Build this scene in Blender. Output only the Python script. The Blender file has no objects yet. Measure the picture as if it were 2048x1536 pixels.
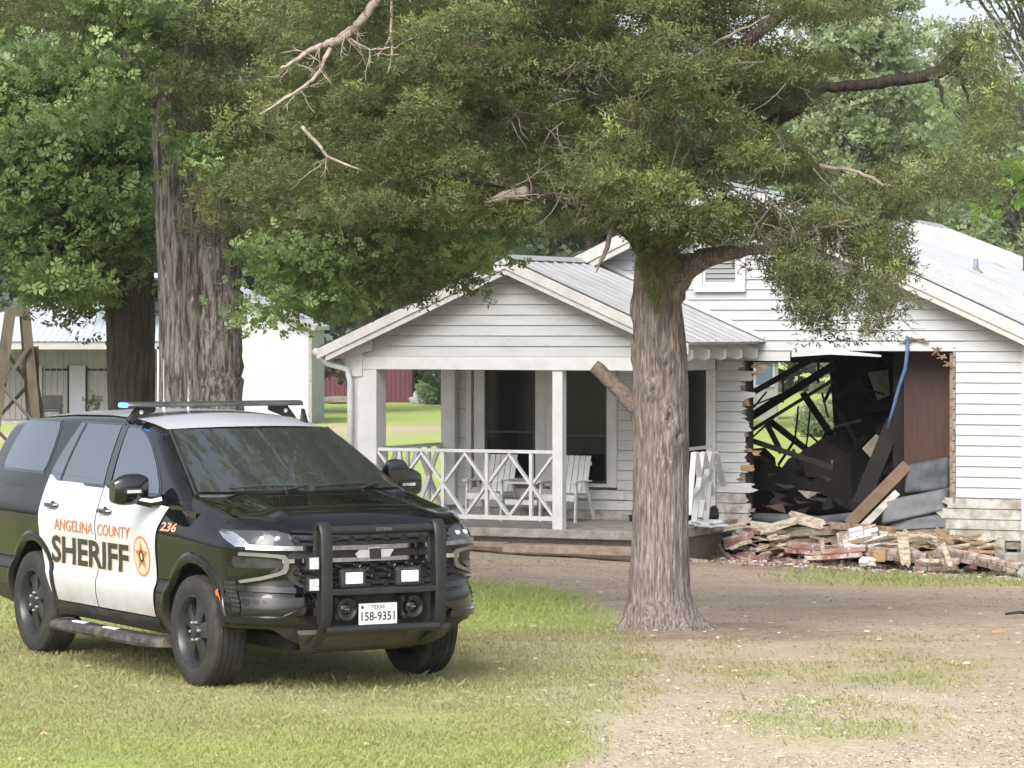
import bpy, bmesh, math, random
import numpy as np
from mathutils import Vector, Matrix

rnd = random.Random(7)
rng = np.random.default_rng(11)
S = bpy.context.scene
COL = S.collection

# ---------------------------------------------------------------- camera
F = 6800.0; HY = 655.0; CZ = 3.1
cam = bpy.data.cameras.new('camera'); camo = bpy.data.objects.new('camera', cam); COL.objects.link(camo)
camo.location = (0, 0, CZ); camo.rotation_euler = (math.radians(90), 0, 0)
cam.sensor_width = 36; cam.lens = 36 * F / 2048; cam.shift_y = -(768 - HY) / 2048
cam.clip_start = 0.5; cam.clip_end = 3000
S.camera = camo
# ---------------------------------------------------------------- sky and sun: bright overcast
SUN_EL, SUN_ROT = 38, 200
w = bpy.data.worlds.new("World"); S.world = w; w.use_nodes = True
nt = w.node_tree; nt.nodes.clear()
sky = nt.nodes.new('ShaderNodeTexSky'); sky.sky_type = 'NISHITA'; sky.sun_disc = False
sky.sun_elevation = math.radians(SUN_EL); sky.sun_rotation = math.radians(SUN_ROT)
sky.air_density = 1.0; sky.dust_density = 4.0; sky.ozone_density = 1.5
hs = nt.nodes.new('ShaderNodeHueSaturation'); hs.inputs['Saturation'].default_value = 0.38
bg = nt.nodes.new('ShaderNodeBackground'); bg.inputs['Strength'].default_value = 0.15
wo = nt.nodes.new('ShaderNodeOutputWorld')
nt.links.new(sky.outputs[0], hs.inputs['Color']); nt.links.new(hs.outputs[0], bg.inputs['Color']); nt.links.new(bg.outputs[0], wo.inputs[0])
sl = bpy.data.lights.new('sun', 'SUN'); sl.energy = 1.5; sl.angle = math.radians(32); sl.color = (1, .975, .94)
so = bpy.data.objects.new('sun', sl); COL.objects.link(so)
so.rotation_euler = (math.radians(90 - SUN_EL), 0, math.radians(180 - SUN_ROT))
S.view_settings.view_transform = 'Standard'; S.view_settings.look = 'None'
S.view_settings.exposure = 0.95; S.view_settings.gamma = 1
S.view_settings.use_curve_mapping = False
S.cycles.max_bounces = 8; S.cycles.diffuse_bounces = 3; S.cycles.transparent_max_bounces = 10
S.cycles.use_denoising = True
S.cycles.sample_clamp_indirect = 6

# ---------------------------------------------------------------- helpers
def W(px, py, Y):
    """world point seen at photo pixel (px,py) at depth Y metres"""
    return Vector(((px - 1024) / F * Y, Y, CZ + (HY - py) / F * Y))

def interp(x, xs, ys): return float(np.interp(x, xs, ys))

class MB:
    def __init__(s): s.v = []; s.f = []; s.m = []; s.cur = 0
    def add(s, vs, fs, m=None):
        b = len(s.v); s.v += [tuple(p) for p in vs]
        s.f += [tuple(i + b for i in f) for f in fs]; s.m += [s.cur if m is None else m] * len(fs); return s
    def box(s, c, d, R=None, m=None):
        vs = []
        for x in (-1, 1):
            for y in (-1, 1):
                for z in (-1, 1):
                    p = Vector((x * d[0] / 2, y * d[1] / 2, z * d[2] / 2))
                    if R is not None: p = R @ p
                    vs.append(p + Vector(c))
        return s.add(vs, [(0, 1, 3, 2), (4, 6, 7, 5), (0, 4, 5, 1), (2, 3, 7, 6), (0, 2, 6, 4), (1, 5, 7, 3)], m)
    def bar(s, a, b, w_, t, up=(0, 0, 1), m=None):
        a = Vector(a); b = Vector(b); d = (b - a); L = d.length; x = d.normalized(); u = Vector(up)
        y = u.cross(x)
        if y.length < 1e-4: y = Vector((0, 1, 0)).cross(x)
        y.normalize(); z = x.cross(y)
        R = Matrix((x, y, z)).transposed()
        return s.box((a + b) / 2, (L, w_, t), R, m)
    def tube(s, path, rad, n=10, m=None, cap=True, sx=1.0):
        P = [Vector(p) for p in path]; N = len(P)
        if not hasattr(rad, '__len__'): rad = [rad] * N
        vs = []; prev = None
        for i in range(N):
            t = (P[min(i + 1, N - 1)] - P[max(i - 1, 0)])
            if t.length < 1e-9: t = Vector((0, 0, 1))
            t.normalize()
            if prev is None:
                r = Vector((0, 0, 1)) if abs(t.z) < .9 else Vector((1, 0, 0))
                u = t.cross(r).normalized()
            else:
                u = (prev - t * prev.dot(t))
                u = u.normalized() if u.length > 1e-6 else t.orthogonal().normalized()
            prev = u; w2 = t.cross(u)
            for k in range(n):
                a = 2 * math.pi * k / n
                vs.append(P[i] + (u * math.cos(a) * sx + w2 * math.sin(a)) * rad[i])
        fs = []
        for i in range(N - 1):
            for k in range(n):
                k2 = (k + 1) % n
                fs.append((i * n + k, i * n + k2, (i + 1) * n + k2, (i + 1) * n + k))
        if cap:
            fs.append(tuple(range(n - 1, -1, -1))); fs.append(tuple((N - 1) * n + k for k in range(n)))
        return s.add(vs, fs, m)
    def lathe(s, prof, axis='y', n=48, c=(0, 0, 0), m=None):
        """prof: list of (along axis, radius)"""
        vs = []
        for a_, r in prof:
            for k in range(n):
                t = 2 * math.pi * k / n
                p = (r * math.cos(t), a_, r * math.sin(t)) if axis == 'y' else ((a_, r * math.cos(t), r * math.sin(t)) if axis == 'x' else (r * math.cos(t), r * math.sin(t), a_))
                vs.append((p[0] + c[0], p[1] + c[1], p[2] + c[2]))
        fs = []
        for i in range(len(prof) - 1):
            for k in range(n):
                k2 = (k + 1) % n
                fs.append((i * n + k, (i + 1) * n + k, (i + 1) * n + k2, i * n + k2))
        return s.add(vs, fs, m)
    def grid(s, P, m=None, closeu=False):
        """P[i][j] points"""
        R = len(P); C = len(P[0]); vs = [p for row in P for p in row]; fs = []
        for i in range(R - 1):
            for j in range(C - 1 if not closeu else C):
                j2 = (j + 1) % C
                fs.append((i * C + j, i * C + j2, (i + 1) * C + j2, (i + 1) * C + j))
        return s.add(vs, fs, m)
    def prism(s, poly, d, m=None):
        """poly: 3d points; d: extrusion vector"""
        n = len(poly); d = Vector(d); a = [Vector(p) for p in poly]; vs = a + [p + d for p in a]
        fs = [tuple(range(n)), tuple(range(2 * n - 1, n - 1, -1))]
        for i in range(n): j = (i + 1) % n; fs.append((i, j, n + j, n + i)[::-1])
        return s.add(vs, fs, m)
    def build(s, name, mats, parent=None, smooth=False, origin=None, angle=None, recalc=True, bevel=0):
        if not isinstance(mats, (list, tuple)): mats = [mats]
        me = bpy.data.meshes.new(name)
        o3 = Vector(origin) if origin is not None else Vector((0, 0, 0))
        me.from_pydata([tuple(Vector(p) - o3) for p in s.v], [], s.f)
        for m in mats: me.materials.append(m)
        me.polygons.foreach_set('material_index', s.m)
        if recalc or bevel:
            bm = bmesh.new(); bm.from_mesh(me)
            bmesh.ops.remove_doubles(bm, verts=bm.verts, dist=1e-5)
            bmesh.ops.recalc_face_normals(bm, faces=bm.faces)
            if bevel:
                es = [e for e in bm.edges if len(e.link_faces) == 2 and e.calc_face_angle(0) > .5]
                bmesh.ops.bevel(bm, geom=es, offset=bevel, segments=2, affect='EDGES', profile=.5, clamp_overlap=True)
            bm.to_mesh(me); bm.free()
        if smooth:
            me.polygons.foreach_set('use_smooth', [True] * len(me.polygons))
            if angle: me.set_sharp_from_angle(angle=math.radians(angle))
        o = bpy.data.objects.new(name, me); COL.objects.link(o)
        if parent is not None: o.parent = parent
        o.location = o3
        return o

def npmesh(name, V, FQ, mat, attrs=None, parent=None, smooth=False):
    """V (n,3) array, FQ (m,k) int array of polygons of equal size k"""
    me = bpy.data.meshes.new(name)
    V = np.asarray(V, dtype=np.float32); FQ = np.asarray(FQ, dtype=np.int32); k = FQ.shape[1]
    me.vertices.add(len(V)); me.vertices.foreach_set('co', V.ravel())
    me.loops.add(FQ.size); me.loops.foreach_set('vertex_index', FQ.ravel())
    me.polygons.add(len(FQ)); me.polygons.foreach_set('loop_start', np.arange(0, FQ.size, k, dtype=np.int32))
    me.polygons.foreach_set('loop_total', np.full(len(FQ), k, dtype=np.int32))
    if smooth: me.polygons.foreach_set('use_smooth', np.ones(len(FQ), dtype=bool))
    for n, a in (attrs or {}).items():
        at = me.attributes.new(n, 'FLOAT', 'POINT'); at.data.foreach_set('value', np.asarray(a, dtype=np.float32))
    me.update(calc_edges=True); me.validate()
    for m in (mat if isinstance(mat, (list, tuple)) else [mat]): me.materials.append(m)
    o = bpy.data.objects.new(name, me); COL.objects.link(o)
    if parent is not None: o.parent = parent
    return o

def tag(o, label=None, cat=None, group=None, kind=None):
    if label: o['label'] = label
    if cat: o['category'] = cat
    if group: o['group'] = group
    if kind: o['kind'] = kind
    return o

def empty(name, loc=(0, 0, 0), rz=0, label=None, cat=None, group=None):
    o = bpy.data.objects.new(name, None); COL.objects.link(o); o.location = loc; o.rotation_euler = (0, 0, rz)
    o.empty_display_size = .3
    return tag(o, label, cat, group)

# ---------------------------------------------------------------- materials
def mat(name, col, rough=.6, metal=0, col2=None, scale=8, detail=4, dist=None, bump=0, bscale=40, coat=0, spec=.5,
        stretch=(1, 1, 1), lo=.35, hi=.65, extra=None, emit=None, estr=0, trans=0, ior=1.5, col3=None, scale3=60, f3=(.55, .7)):
    m = bpy.data.materials.new(name); m.use_nodes = True; t = m.node_tree; L = t.links
    b = t.nodes['Principled BSDF']
    b.inputs['Base Color'].default_value = (*col, 1); b.inputs['Roughness'].default_value = rough
    b.inputs['Metallic'].default_value = metal; b.inputs['IOR'].default_value = ior
    b.inputs['Specular IOR Level'].default_value = spec
    if coat: b.inputs['Coat Weight'].default_value = coat; b.inputs['Coat Roughness'].default_value = .03
    if trans: b.inputs['Transmission Weight'].default_value = trans
    if emit: b.inputs['Emission Color'].default_value = (*emit, 1); b.inputs['Emission Strength'].default_value = estr
    tc = t.nodes.new('ShaderNodeTexCoord'); mp = t.nodes.new('ShaderNodeMapping'); mp.inputs['Scale'].default_value = stretch
    L.new(tc.outputs['Object'], mp.inputs[0])
    def noise(sc, det=detail):
        n = t.nodes.new('ShaderNodeTexNoise'); n.inputs['Scale'].default_value = sc; n.inputs['Detail'].default_value = det
        n.inputs['Roughness'].default_value = .62
        L.new(mp.outputs[0], n.inputs['Vector']); return n
    cur = None
    def mixin(prev, fac, c):
        mx = t.nodes.new('ShaderNodeMix'); mx.data_type = 'RGBA'
        L.new(fac, mx.inputs[0])
        if hasattr(prev, 'links'): L.new(prev, mx.inputs[6])
        else: mx.inputs[6].default_value = (*prev, 1)
        mx.inputs[7].default_value = (*c, 1)
        return mx.outputs[2]
    def ramp(src, a, b2):
        r = t.nodes.new('ShaderNodeMapRange'); r.inputs[1].default_value = a; r.inputs[2].default_value = b2
        L.new(src, r.inputs[0]); return r.outputs[0]
    if col2: cur = mixin(col, ramp(noise(scale).outputs['Fac'], lo, hi), col2)
    if col3: cur = mixin(cur if cur is not None else col, ramp(noise(scale3, 6).outputs['Fac'], *f3), col3)
    if cur is not None: L.new(cur, b.inputs['Base Color'])
    if bump:
        n = noise(bscale, 6); bp = t.nodes.new('ShaderNodeBump'); bp.inputs['Strength'].default_value = 1
        bp.inputs['Distance'].default_value = bump
        L.new(n.outputs['Fac'], bp.inputs['Height']); L.new(bp.outputs[0], b.inputs['Normal'])
    m['x'] = 1
    return m

def leafmat(name, dark, mid, light, trans=.35, rough=.55):
    m = bpy.data.materials.new(name); m.use_nodes = True; t = m.node_tree; L = t.links
    b = t.nodes['Principled BSDF']; b.inputs['Roughness'].default_value = rough; b.inputs['Specular IOR Level'].default_value = .35
    at = t.nodes.new('ShaderNodeAttribute'); at.attribute_name = 'var'
    r = t.nodes.new('ShaderNodeValToRGB'); r.color_ramp.elements[0].color = (*dark, 1); r.color_ramp.elements[1].color = (*light, 1)
    e = r.color_ramp.elements.new(.5); e.color = (*mid, 1)
    L.new(at.outputs['Fac'], r.inputs[0]); L.new(r.outputs[0], b.inputs['Base Color'])
    tr = t.nodes.new('ShaderNodeBsdfTranslucent'); L.new(r.outputs[0], tr.inputs[0])
    mx = t.nodes.new('ShaderNodeMixShader'); mx.inputs[0].default_value = trans
    out = t.nodes['Material Output']; L.new(b.outputs[0], mx.inputs[1]); L.new(tr.outputs[0], mx.inputs[2]); L.new(mx.outputs[0], out.inputs[0])
    return m

M = {}
M['white'] = mat('white_paint', (.47, .485, .50), .55, col2=(.41, .42, .425), scale=2.2, bump=.002, bscale=30, stretch=(.6, .6, 1.6), col3=(.33, .32, .29), scale3=8, f3=(.60, .80))
M['trim'] = mat('white_trim', (.58, .59, .60), .5, col2=(.51, .515, .515), scale=4, bump=.002, bscale=50, col3=(.4, .38, .33), scale3=22, f3=(.64, .8))
M['dirty'] = mat('weathered_white_paint', (.42, .41, .38), .8, col2=(.22, .19, .15), scale=5, lo=.42, hi=.66, bump=.006, bscale=40, col3=(.16, .13, .10), scale3=24, f3=(.6, .72))
M['porchwall'] = mat('aged_white_paint', (.55, .56, .57), .6, col2=(.49, .495, .495), scale=2, bump=.002, bscale=30, stretch=(.6, .6, 1.6), col3=(.3, .28, .25), scale3=18, f3=(.66, .8))
M['fascia'] = mat('stained_fascia_paint', (.52, .52, .50), .6, col2=(.38, .37, .34), scale=5, lo=.4, hi=.8, col3=(.2, .19, .16), scale3=30, f3=(.6, .75))
M['roof'] = mat('galvanised_roof', (.37, .375, .385), .62, .0, col2=(.30, .30, .305), scale=1.6, stretch=(.5, 3, 3), bump=.004, bscale=8, col3=(.34, .31, .28), scale3=16, f3=(.60, .8))
M['wood'] = mat('raw_wood', (.42, .27, .15), .8, col2=(.26, .16, .09), scale=10, stretch=(1, 5, 5), bump=.006, bscale=30)
M['oldwood'] = mat('grey_old_wood', (.28, .24, .18), .85, col2=(.14, .11, .08), scale=8, stretch=(1, 4, 4), bump=.006, bscale=30)
M['splinter'] = mat('splintered_wood', (.30, .215, .15), .85, col2=(.15, .09, .06), scale=14, bump=.01, bscale=30)
M['glassdark'] = mat('dark_window_screen', (.005, .006, .007), .13, spec=.32)
M['brick'] = mat('red_brick', (.25, .115, .095), .9, col2=(.40, .31, .27), scale=7, lo=.4, hi=.65, bump=.006, bscale=60, col3=(.55, .5, .46), scale3=13, f3=(.56, .66))
M['mortar'] = mat('mortar', (.40, .33, .29), .9, col2=(.20, .13, .11), scale=9, lo=.42, hi=.6, bump=.01, bscale=40)
M['concrete'] = mat('concrete', (.34, .32, .29), .85, col2=(.20, .17, .14), scale=6, bump=.005, bscale=50)
M['oldwood_dark'] = mat('shaded_board', (.048, .037, .029), .9, col2=(.018, .014, .012), scale=6)  # old wood darkened to stand for shade inside the hole
M['nearblack'] = mat('dark_lath', (.022, .018, .015), .9, col2=(.01, .008, .007), scale=6)  # colour turns laths into silhouettes; also serves other dark bits
M['inside'] = mat('dark_interior', (.018, .0145, .0125), .95, col2=(.007, .006, .0055), scale=1.3)  # room shade put into the colour so the hole reads black
M['brownpanel'] = mat('brown_panelling', (.060, .026, .017), .6, col2=(.040, .017, .012), scale=3, stretch=(8, 1, 1))
# vehicle
M['black'] = mat('black_car_paint', (.002, .0023, .003), .5, coat=1, spec=.03, ior=1.45, col3=(.016, .015, .014), scale3=3, f3=(.55, .95))
M['carwhite'] = mat('white_car_paint', (.56, .58, .63), .25, coat=.5, col2=(.52, .54, .58), scale=2)
def dusty(m, z0, z1, col):
    t = m.node_tree; L = t.links; b = t.nodes['Principled BSDF']; tc = t.nodes.new('ShaderNodeTexCoord'); sx = t.nodes.new('ShaderNodeSeparateXYZ'); L.new(tc.outputs['Object'], sx.inputs[0])
    n = t.nodes.new('ShaderNodeTexNoise'); n.inputs['Scale'].default_value = 5; n.inputs['Detail'].default_value = 8; L.new(tc.outputs['Object'], n.inputs[0])
    r = t.nodes.new('ShaderNodeMapRange'); r.inputs[1].default_value = z1; r.inputs[2].default_value = z0; L.new(sx.outputs[2], r.inputs[0])
    mu = t.nodes.new('ShaderNodeMath'); mu.operation = 'MULTIPLY'; L.new(r.outputs[0], mu.inputs[0]); L.new(n.outputs[0], mu.inputs[1])
    mx = t.nodes.new('ShaderNodeMix'); mx.data_type = 'RGBA'; L.new(mu.outputs[0], mx.inputs[0]); src = b.inputs['Base Color'].links[0].from_socket if b.inputs['Base Color'].is_linked else None
    if src: L.new(src, mx.inputs[6])
    else: mx.inputs[6].default_value = b.inputs['Base Color'].default_value
    mx.inputs[7].default_value = (*col, 1); L.new(mx.outputs[2], b.inputs['Base Color'])
    cr = t.nodes.new('ShaderNodeMapRange'); cr.inputs[3].default_value = b.inputs['Coat Weight'].default_value; cr.inputs[4].default_value = .15; L.new(mu.outputs[0], cr.inputs[0]); cr.inputs[2].default_value = .5; L.new(cr.outputs[0], b.inputs['Coat Weight'])
dusty(M['carwhite'], .44, .80, (.30, .25, .19)); dusty(M['black'], .30, .62, (.10, .085, .068))
M['plastic'] = mat('black_plastic', (.014, .014, .015), .5, col2=(.035, .033, .03), scale=20)
M['gloss'] = mat('gloss_black_plastic', (.005, .005, .006), .14, coat=.6, spec=.6)
M['steelblk'] = mat('powder_coated_steel', (.014, .0145, .016), .42, spec=.5, col2=(.022, .022, .022), scale=14)
M['rubber'] = mat('tyre_rubber', (.020, .019, .018), .8, col2=(.075, .066, .056), scale=6, lo=.5, hi=.85, bump=.002, bscale=60)
M['rim'] = mat('black_steel_wheel', (.022, .023, .026), .38, col2=(.05, .047, .042), scale=9, lo=.5, hi=.8)
M['chrome'] = mat('chrome', (.72, .74, .76), .12, 1, col2=(.5, .5, .5), scale=14)
M['silver'] = mat('silver_plastic', (.30, .29, .27), .4, .5, col2=(.2, .19, .17), scale=5)
M['skid'] = mat('skid_plate_grey', (.085, .077, .064), .6, .1, col2=(.05, .045, .038), scale=6)
M['glass'] = mat('tinted_side_glass', (.27, .285, .32), .03, .92, spec=1)
M['orange'] = mat('orange_marker', (.8, .13, .03), .3)
M['orangeink'] = mat('orange_decal', (.42, .13, .045), .5, col2=(.58, .25, .10), scale=40)
M['peach'] = mat('peach_decal', (.85, .32, .2), .5)
M['darkink'] = mat('dark_decal', (.035, .035, .03), .5)
M['cream'] = mat('cream_decal', (.62, .5, .38), .5)
M['plate'] = mat('plate_white', (.75, .77, .76), .45)
M['lamp'] = mat('headlamp_lens', (.05, .052, .058), .05, .0, spec=.35, coat=.0, col2=(.10, .105, .12), scale=9, lo=.55, hi=.62)
M['led'] = mat('clear_led_lens', (.85, .87, .9), .15, .2, col2=(.35, .36, .38), scale=90)
M['blueled'] = mat('lit_blue_led', (.05, .2, .9), .3, emit=(.05, .22, 1), estr=3.5)
M['whiteled'] = mat('frosted_step_light', (.85, .87, .88), .3)
M['spotblack'] = M['gloss']
M['cyanpaper'] = mat('pale_cyan_paper', (.35, .62, .60), .6)
# nature
M['bark_cedar'] = mat('cedar_bark', (.30, .252, .22), .9, col2=(.115, .09, .076), scale=9, stretch=(5, 5, .5), lo=.38, hi=.6, bump=.03, bscale=17, col3=(.48, .43, .40), scale3=11, f3=(.55, .72))
M['bark_old'] = mat('old_tree_bark', (.215, .195, .18), .95, col2=(.045, .036, .03), scale=6, stretch=(4, 4, .6), lo=.38, hi=.6, bump=.05, bscale=8, col3=(.42, .39, .37), scale3=10, f3=(.60, .72))
M['bark_dark'] = mat('dark_tree_bark', (.075, .06, .045), .95, col2=(.025, .02, .016), scale=6, stretch=(4, 4, .6), bump=.05, bscale=8, col3=(.06, .07, .025), scale3=5, f3=(.55, .7))
M['deadwood'] = mat('dead_pale_wood', (.40, .34, .29), .8, col2=(.20, .16, .13), scale=14, bump=.006, bscale=30)
M['twig'] = mat('grey_twig', (.15, .125, .10), .9)
M['cutwood'] = mat('cut_stub_wood', (.095, .075, .058), .95, col2=(.20, .165, .13), scale=20, bump=.01)
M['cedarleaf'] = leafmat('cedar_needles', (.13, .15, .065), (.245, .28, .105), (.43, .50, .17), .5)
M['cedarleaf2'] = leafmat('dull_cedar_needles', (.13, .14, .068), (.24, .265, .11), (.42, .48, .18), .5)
M['broadleaf'] = leafmat('broad_leaves', (.10, .145, .058), (.19, .27, .10), (.38, .49, .22), .5, .42)
M['farleaf'] = leafmat('pale_far_leaves', (.19, .24, .13), (.31, .375, .205), (.48, .54, .33), .5)  # paled so that distance haze sits in the leaf colour
M['darkleaf'] = leafmat('dark_wood_leaves', (.06, .085, .050), (.095, .13, .072), (.16, .21, .11), .4)
M['brightleaf'] = leafmat('fresh_leaves', (.12, .22, .04), (.2, .33, .06), (.32, .48, .1), .4)
M['grassblade'] = leafmat('grass_blades', (.36, .32, .18), (.39, .41, .17), (.42, .50, .15), .5)
M['dryblade'] = leafmat('dry_straw', (.22, .17, .10), (.38, .30, .19), (.55, .46, .31), .15)

# ---------------------------------------------------------------- terrain
def gz(x, Y):
    x = np.asarray(x, float); Y = np.asarray(Y, float)
    z = np.interp(Y, [0, 18, 28.2, 30.5, 46, 60, 140, 208, 400, 900], [.6, .53, .50, .36, -.10, -.22, -.86, -1.5, -2.4, -5])
    wgt = np.clip((Y - 34) / 10, 0, 1) * np.clip((75 - Y) / 20, 0, 1)
    z = z - .045 * np.clip(x - 3.0, -4, 4) * wgt
    # low mound at the cedar's foot
    z = z + .05 * np.exp(-((x - 1.33) ** 2 + (Y - 30.5) ** 2) / 1.2)
    return z
def fb(x, y, s=1.0, seed=0):
    """cheap smooth value noise 0..1 (vectorised)"""
    x = np.asarray(x, float) * s + seed * 17.3; y = np.asarray(y, float) * s + seed * 9.1
    xi = np.floor(x).astype(np.int64); yi = np.floor(y).astype(np.int64); fx = x - xi; fy = y - yi
    fx = fx * fx * (3 - 2 * fx); fy = fy * fy * (3 - 2 * fy)
    def h(a, b):
        n = (a * 374761393 + b * 668265263 + seed * 1442695) & 0x7fffffff
        n = ((n ^ (n >> 13)) * 1274126177) & 0x7fffffff
        return ((n ^ (n >> 16)) & 0xffff) / 65535.0
    return (h(xi, yi) * (1 - fx) + h(xi + 1, yi) * fx) * (1 - fy) + (h(xi, yi + 1) * (1 - fx) + h(xi + 1, yi + 1) * fx) * fy
def fbm(x, y, s=1.0, seed=0):
    return (fb(x, y, s, seed) * .5 + fb(x, y, s * 2.1, seed + 1) * .3 + fb(x, y, s * 4.3, seed + 2) * .2)
def topx(x, Y):
    z = gz(x, Y); return 1024 + F * x / Y, HY + F * (CZ - z) / Y
def inpoly(px, py, poly):
    px = np.asarray(px, float); py = np.asarray(py, float); c = np.zeros(px.shape, bool); n = len(poly); j = n - 1
    for i in range(n):
        xi, yi = poly[i]; xj, yj = poly[j]
        c ^= ((yi > py) != (yj > py)) & (px < (xj - xi) * (py - yi) / (yj - yi + 1e-9) + xi); j = i
    return c
def blob(px, py, cx, cy, rx, ry):
    return np.clip(1.3 - ((px - cx) / rx) ** 2 - ((py - cy) / ry) ** 2, 0, 1)
def groundmix(x, Y):
    """(grass amount, straw/gravel amount, green brightness)"""
    x = np.asarray(x, float); Y = np.asarray(Y, float)
    px, py = topx(x, np.maximum(Y, 1.0))
    n1 = fbm(x, Y, .9, 3); n2 = fbm(x, Y, 2.6, 8)
    # edge between lawn (left) and bare ground (right)
    edge = np.interp(py, [1160, 1200, 1250, 1300, 1360, 1420, 1480, 1540, 1700], [1010, 1180, 1215, 1330, 1290, 1230, 1170, 1120, 1090])
    g = np.clip((edge - px) / 110 + .5 + (n1 - .5) * 1.6, 0, 1)
    g = np.where(py < 1168, np.clip((py - 1150) / 30, 0, 1) * g, g)
    g = np.maximum(g, blob(px, py, 1790, 1335, 230, 60) * np.clip(n1 * 1.5 + n2 * .8 - .75, 0, 1) * .8)
    g = np.maximum(g, blob(px, py, 1440, 1325, 150, 50) * np.clip(n1 + n2 - .6, 0, 1))
    g = np.maximum(g, blob(px, py, 1880, 1150, 330, 24) * .8)
    g = np.maximum(g, blob(px, py, 1660, 1440, 260, 60) * np.clip(n1 + n2 * 1.2 - .75, 0, 1) * .8)
    g = np.maximum(g, blob(px, py, 1000, 1110, 90, 30) * .1)
    # dry worn patches inside the lawn
    worn = blob(px, py, 1080, 1290, 260, 45) * .45 + blob(px, py, 620, 1400, 520, 38) * .3 + blob(px, py, 1180, 1400, 130, 60) * .4
    g = g * (1 - np.clip(worn * (n2 + .35), 0, .8))
    g = np.where(Y > 52, .93, g)
    # pale drive crossing the far lawn
    drive = np.clip(1.6 - np.abs(py - (858 + (px - 800) * -.02)) / 8, 0, 1) * (Y > 70) * (px < 1150)
    tan = np.clip(1 - np.abs(py - 823) / 5, 0, 1) * np.clip((n1 - .4) * 4, 0, 1) * (Y > 70) * .7
    g = g * (1 - drive) * (1 - tan)
    s = np.clip((py - 1330) / 130, 0, 1) * np.clip((px - 1080) / 150, 0, 1) * np.clip(.4 + n2, 0, 1)
    s = np.maximum(s, drive * .8)
    s = np.maximum(s, blob(px, py, 1700, 1415, 330, 38) * .9)
    s = np.maximum(s, blob(px, py, 1150, 1380, 120, 26) * (n2 > .5) * .7)
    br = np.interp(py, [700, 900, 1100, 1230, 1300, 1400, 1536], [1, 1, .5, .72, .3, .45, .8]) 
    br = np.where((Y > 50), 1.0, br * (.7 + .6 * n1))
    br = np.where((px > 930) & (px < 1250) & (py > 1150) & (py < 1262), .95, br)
    return np.clip(g, 0, 1), np.clip(s, 0, 1), np.clip(br, 0, 1)

def axis(fine0, fine1, step, lim0, lim1, k=1.13):
    a = list(np.arange(fine0, fine1, step)); s_ = step
    v = fine1
    while v < lim1: a.append(v); s_ *= k; v += s_
    a.append(lim1); s_ = step; v = fine0; b = []
    while v > lim0: s_ *= k; v -= s_; b.append(max(v, lim0))
    return np.array(b[::-1] + a)
gx = axis(-11, 12, .17, -420, 420); gy = axis(17, 50, .17, -60, 900)
X, Yg = np.meshgrid(gx, gy, indexing='ij')
g_, s_, b_ = groundmix(X, np.maximum(Yg, 5))
Z = gz(X, Yg) + (fbm(X, Yg, 1.7, 5) - .5) * .05 * (Yg < 60) - .01
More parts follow.
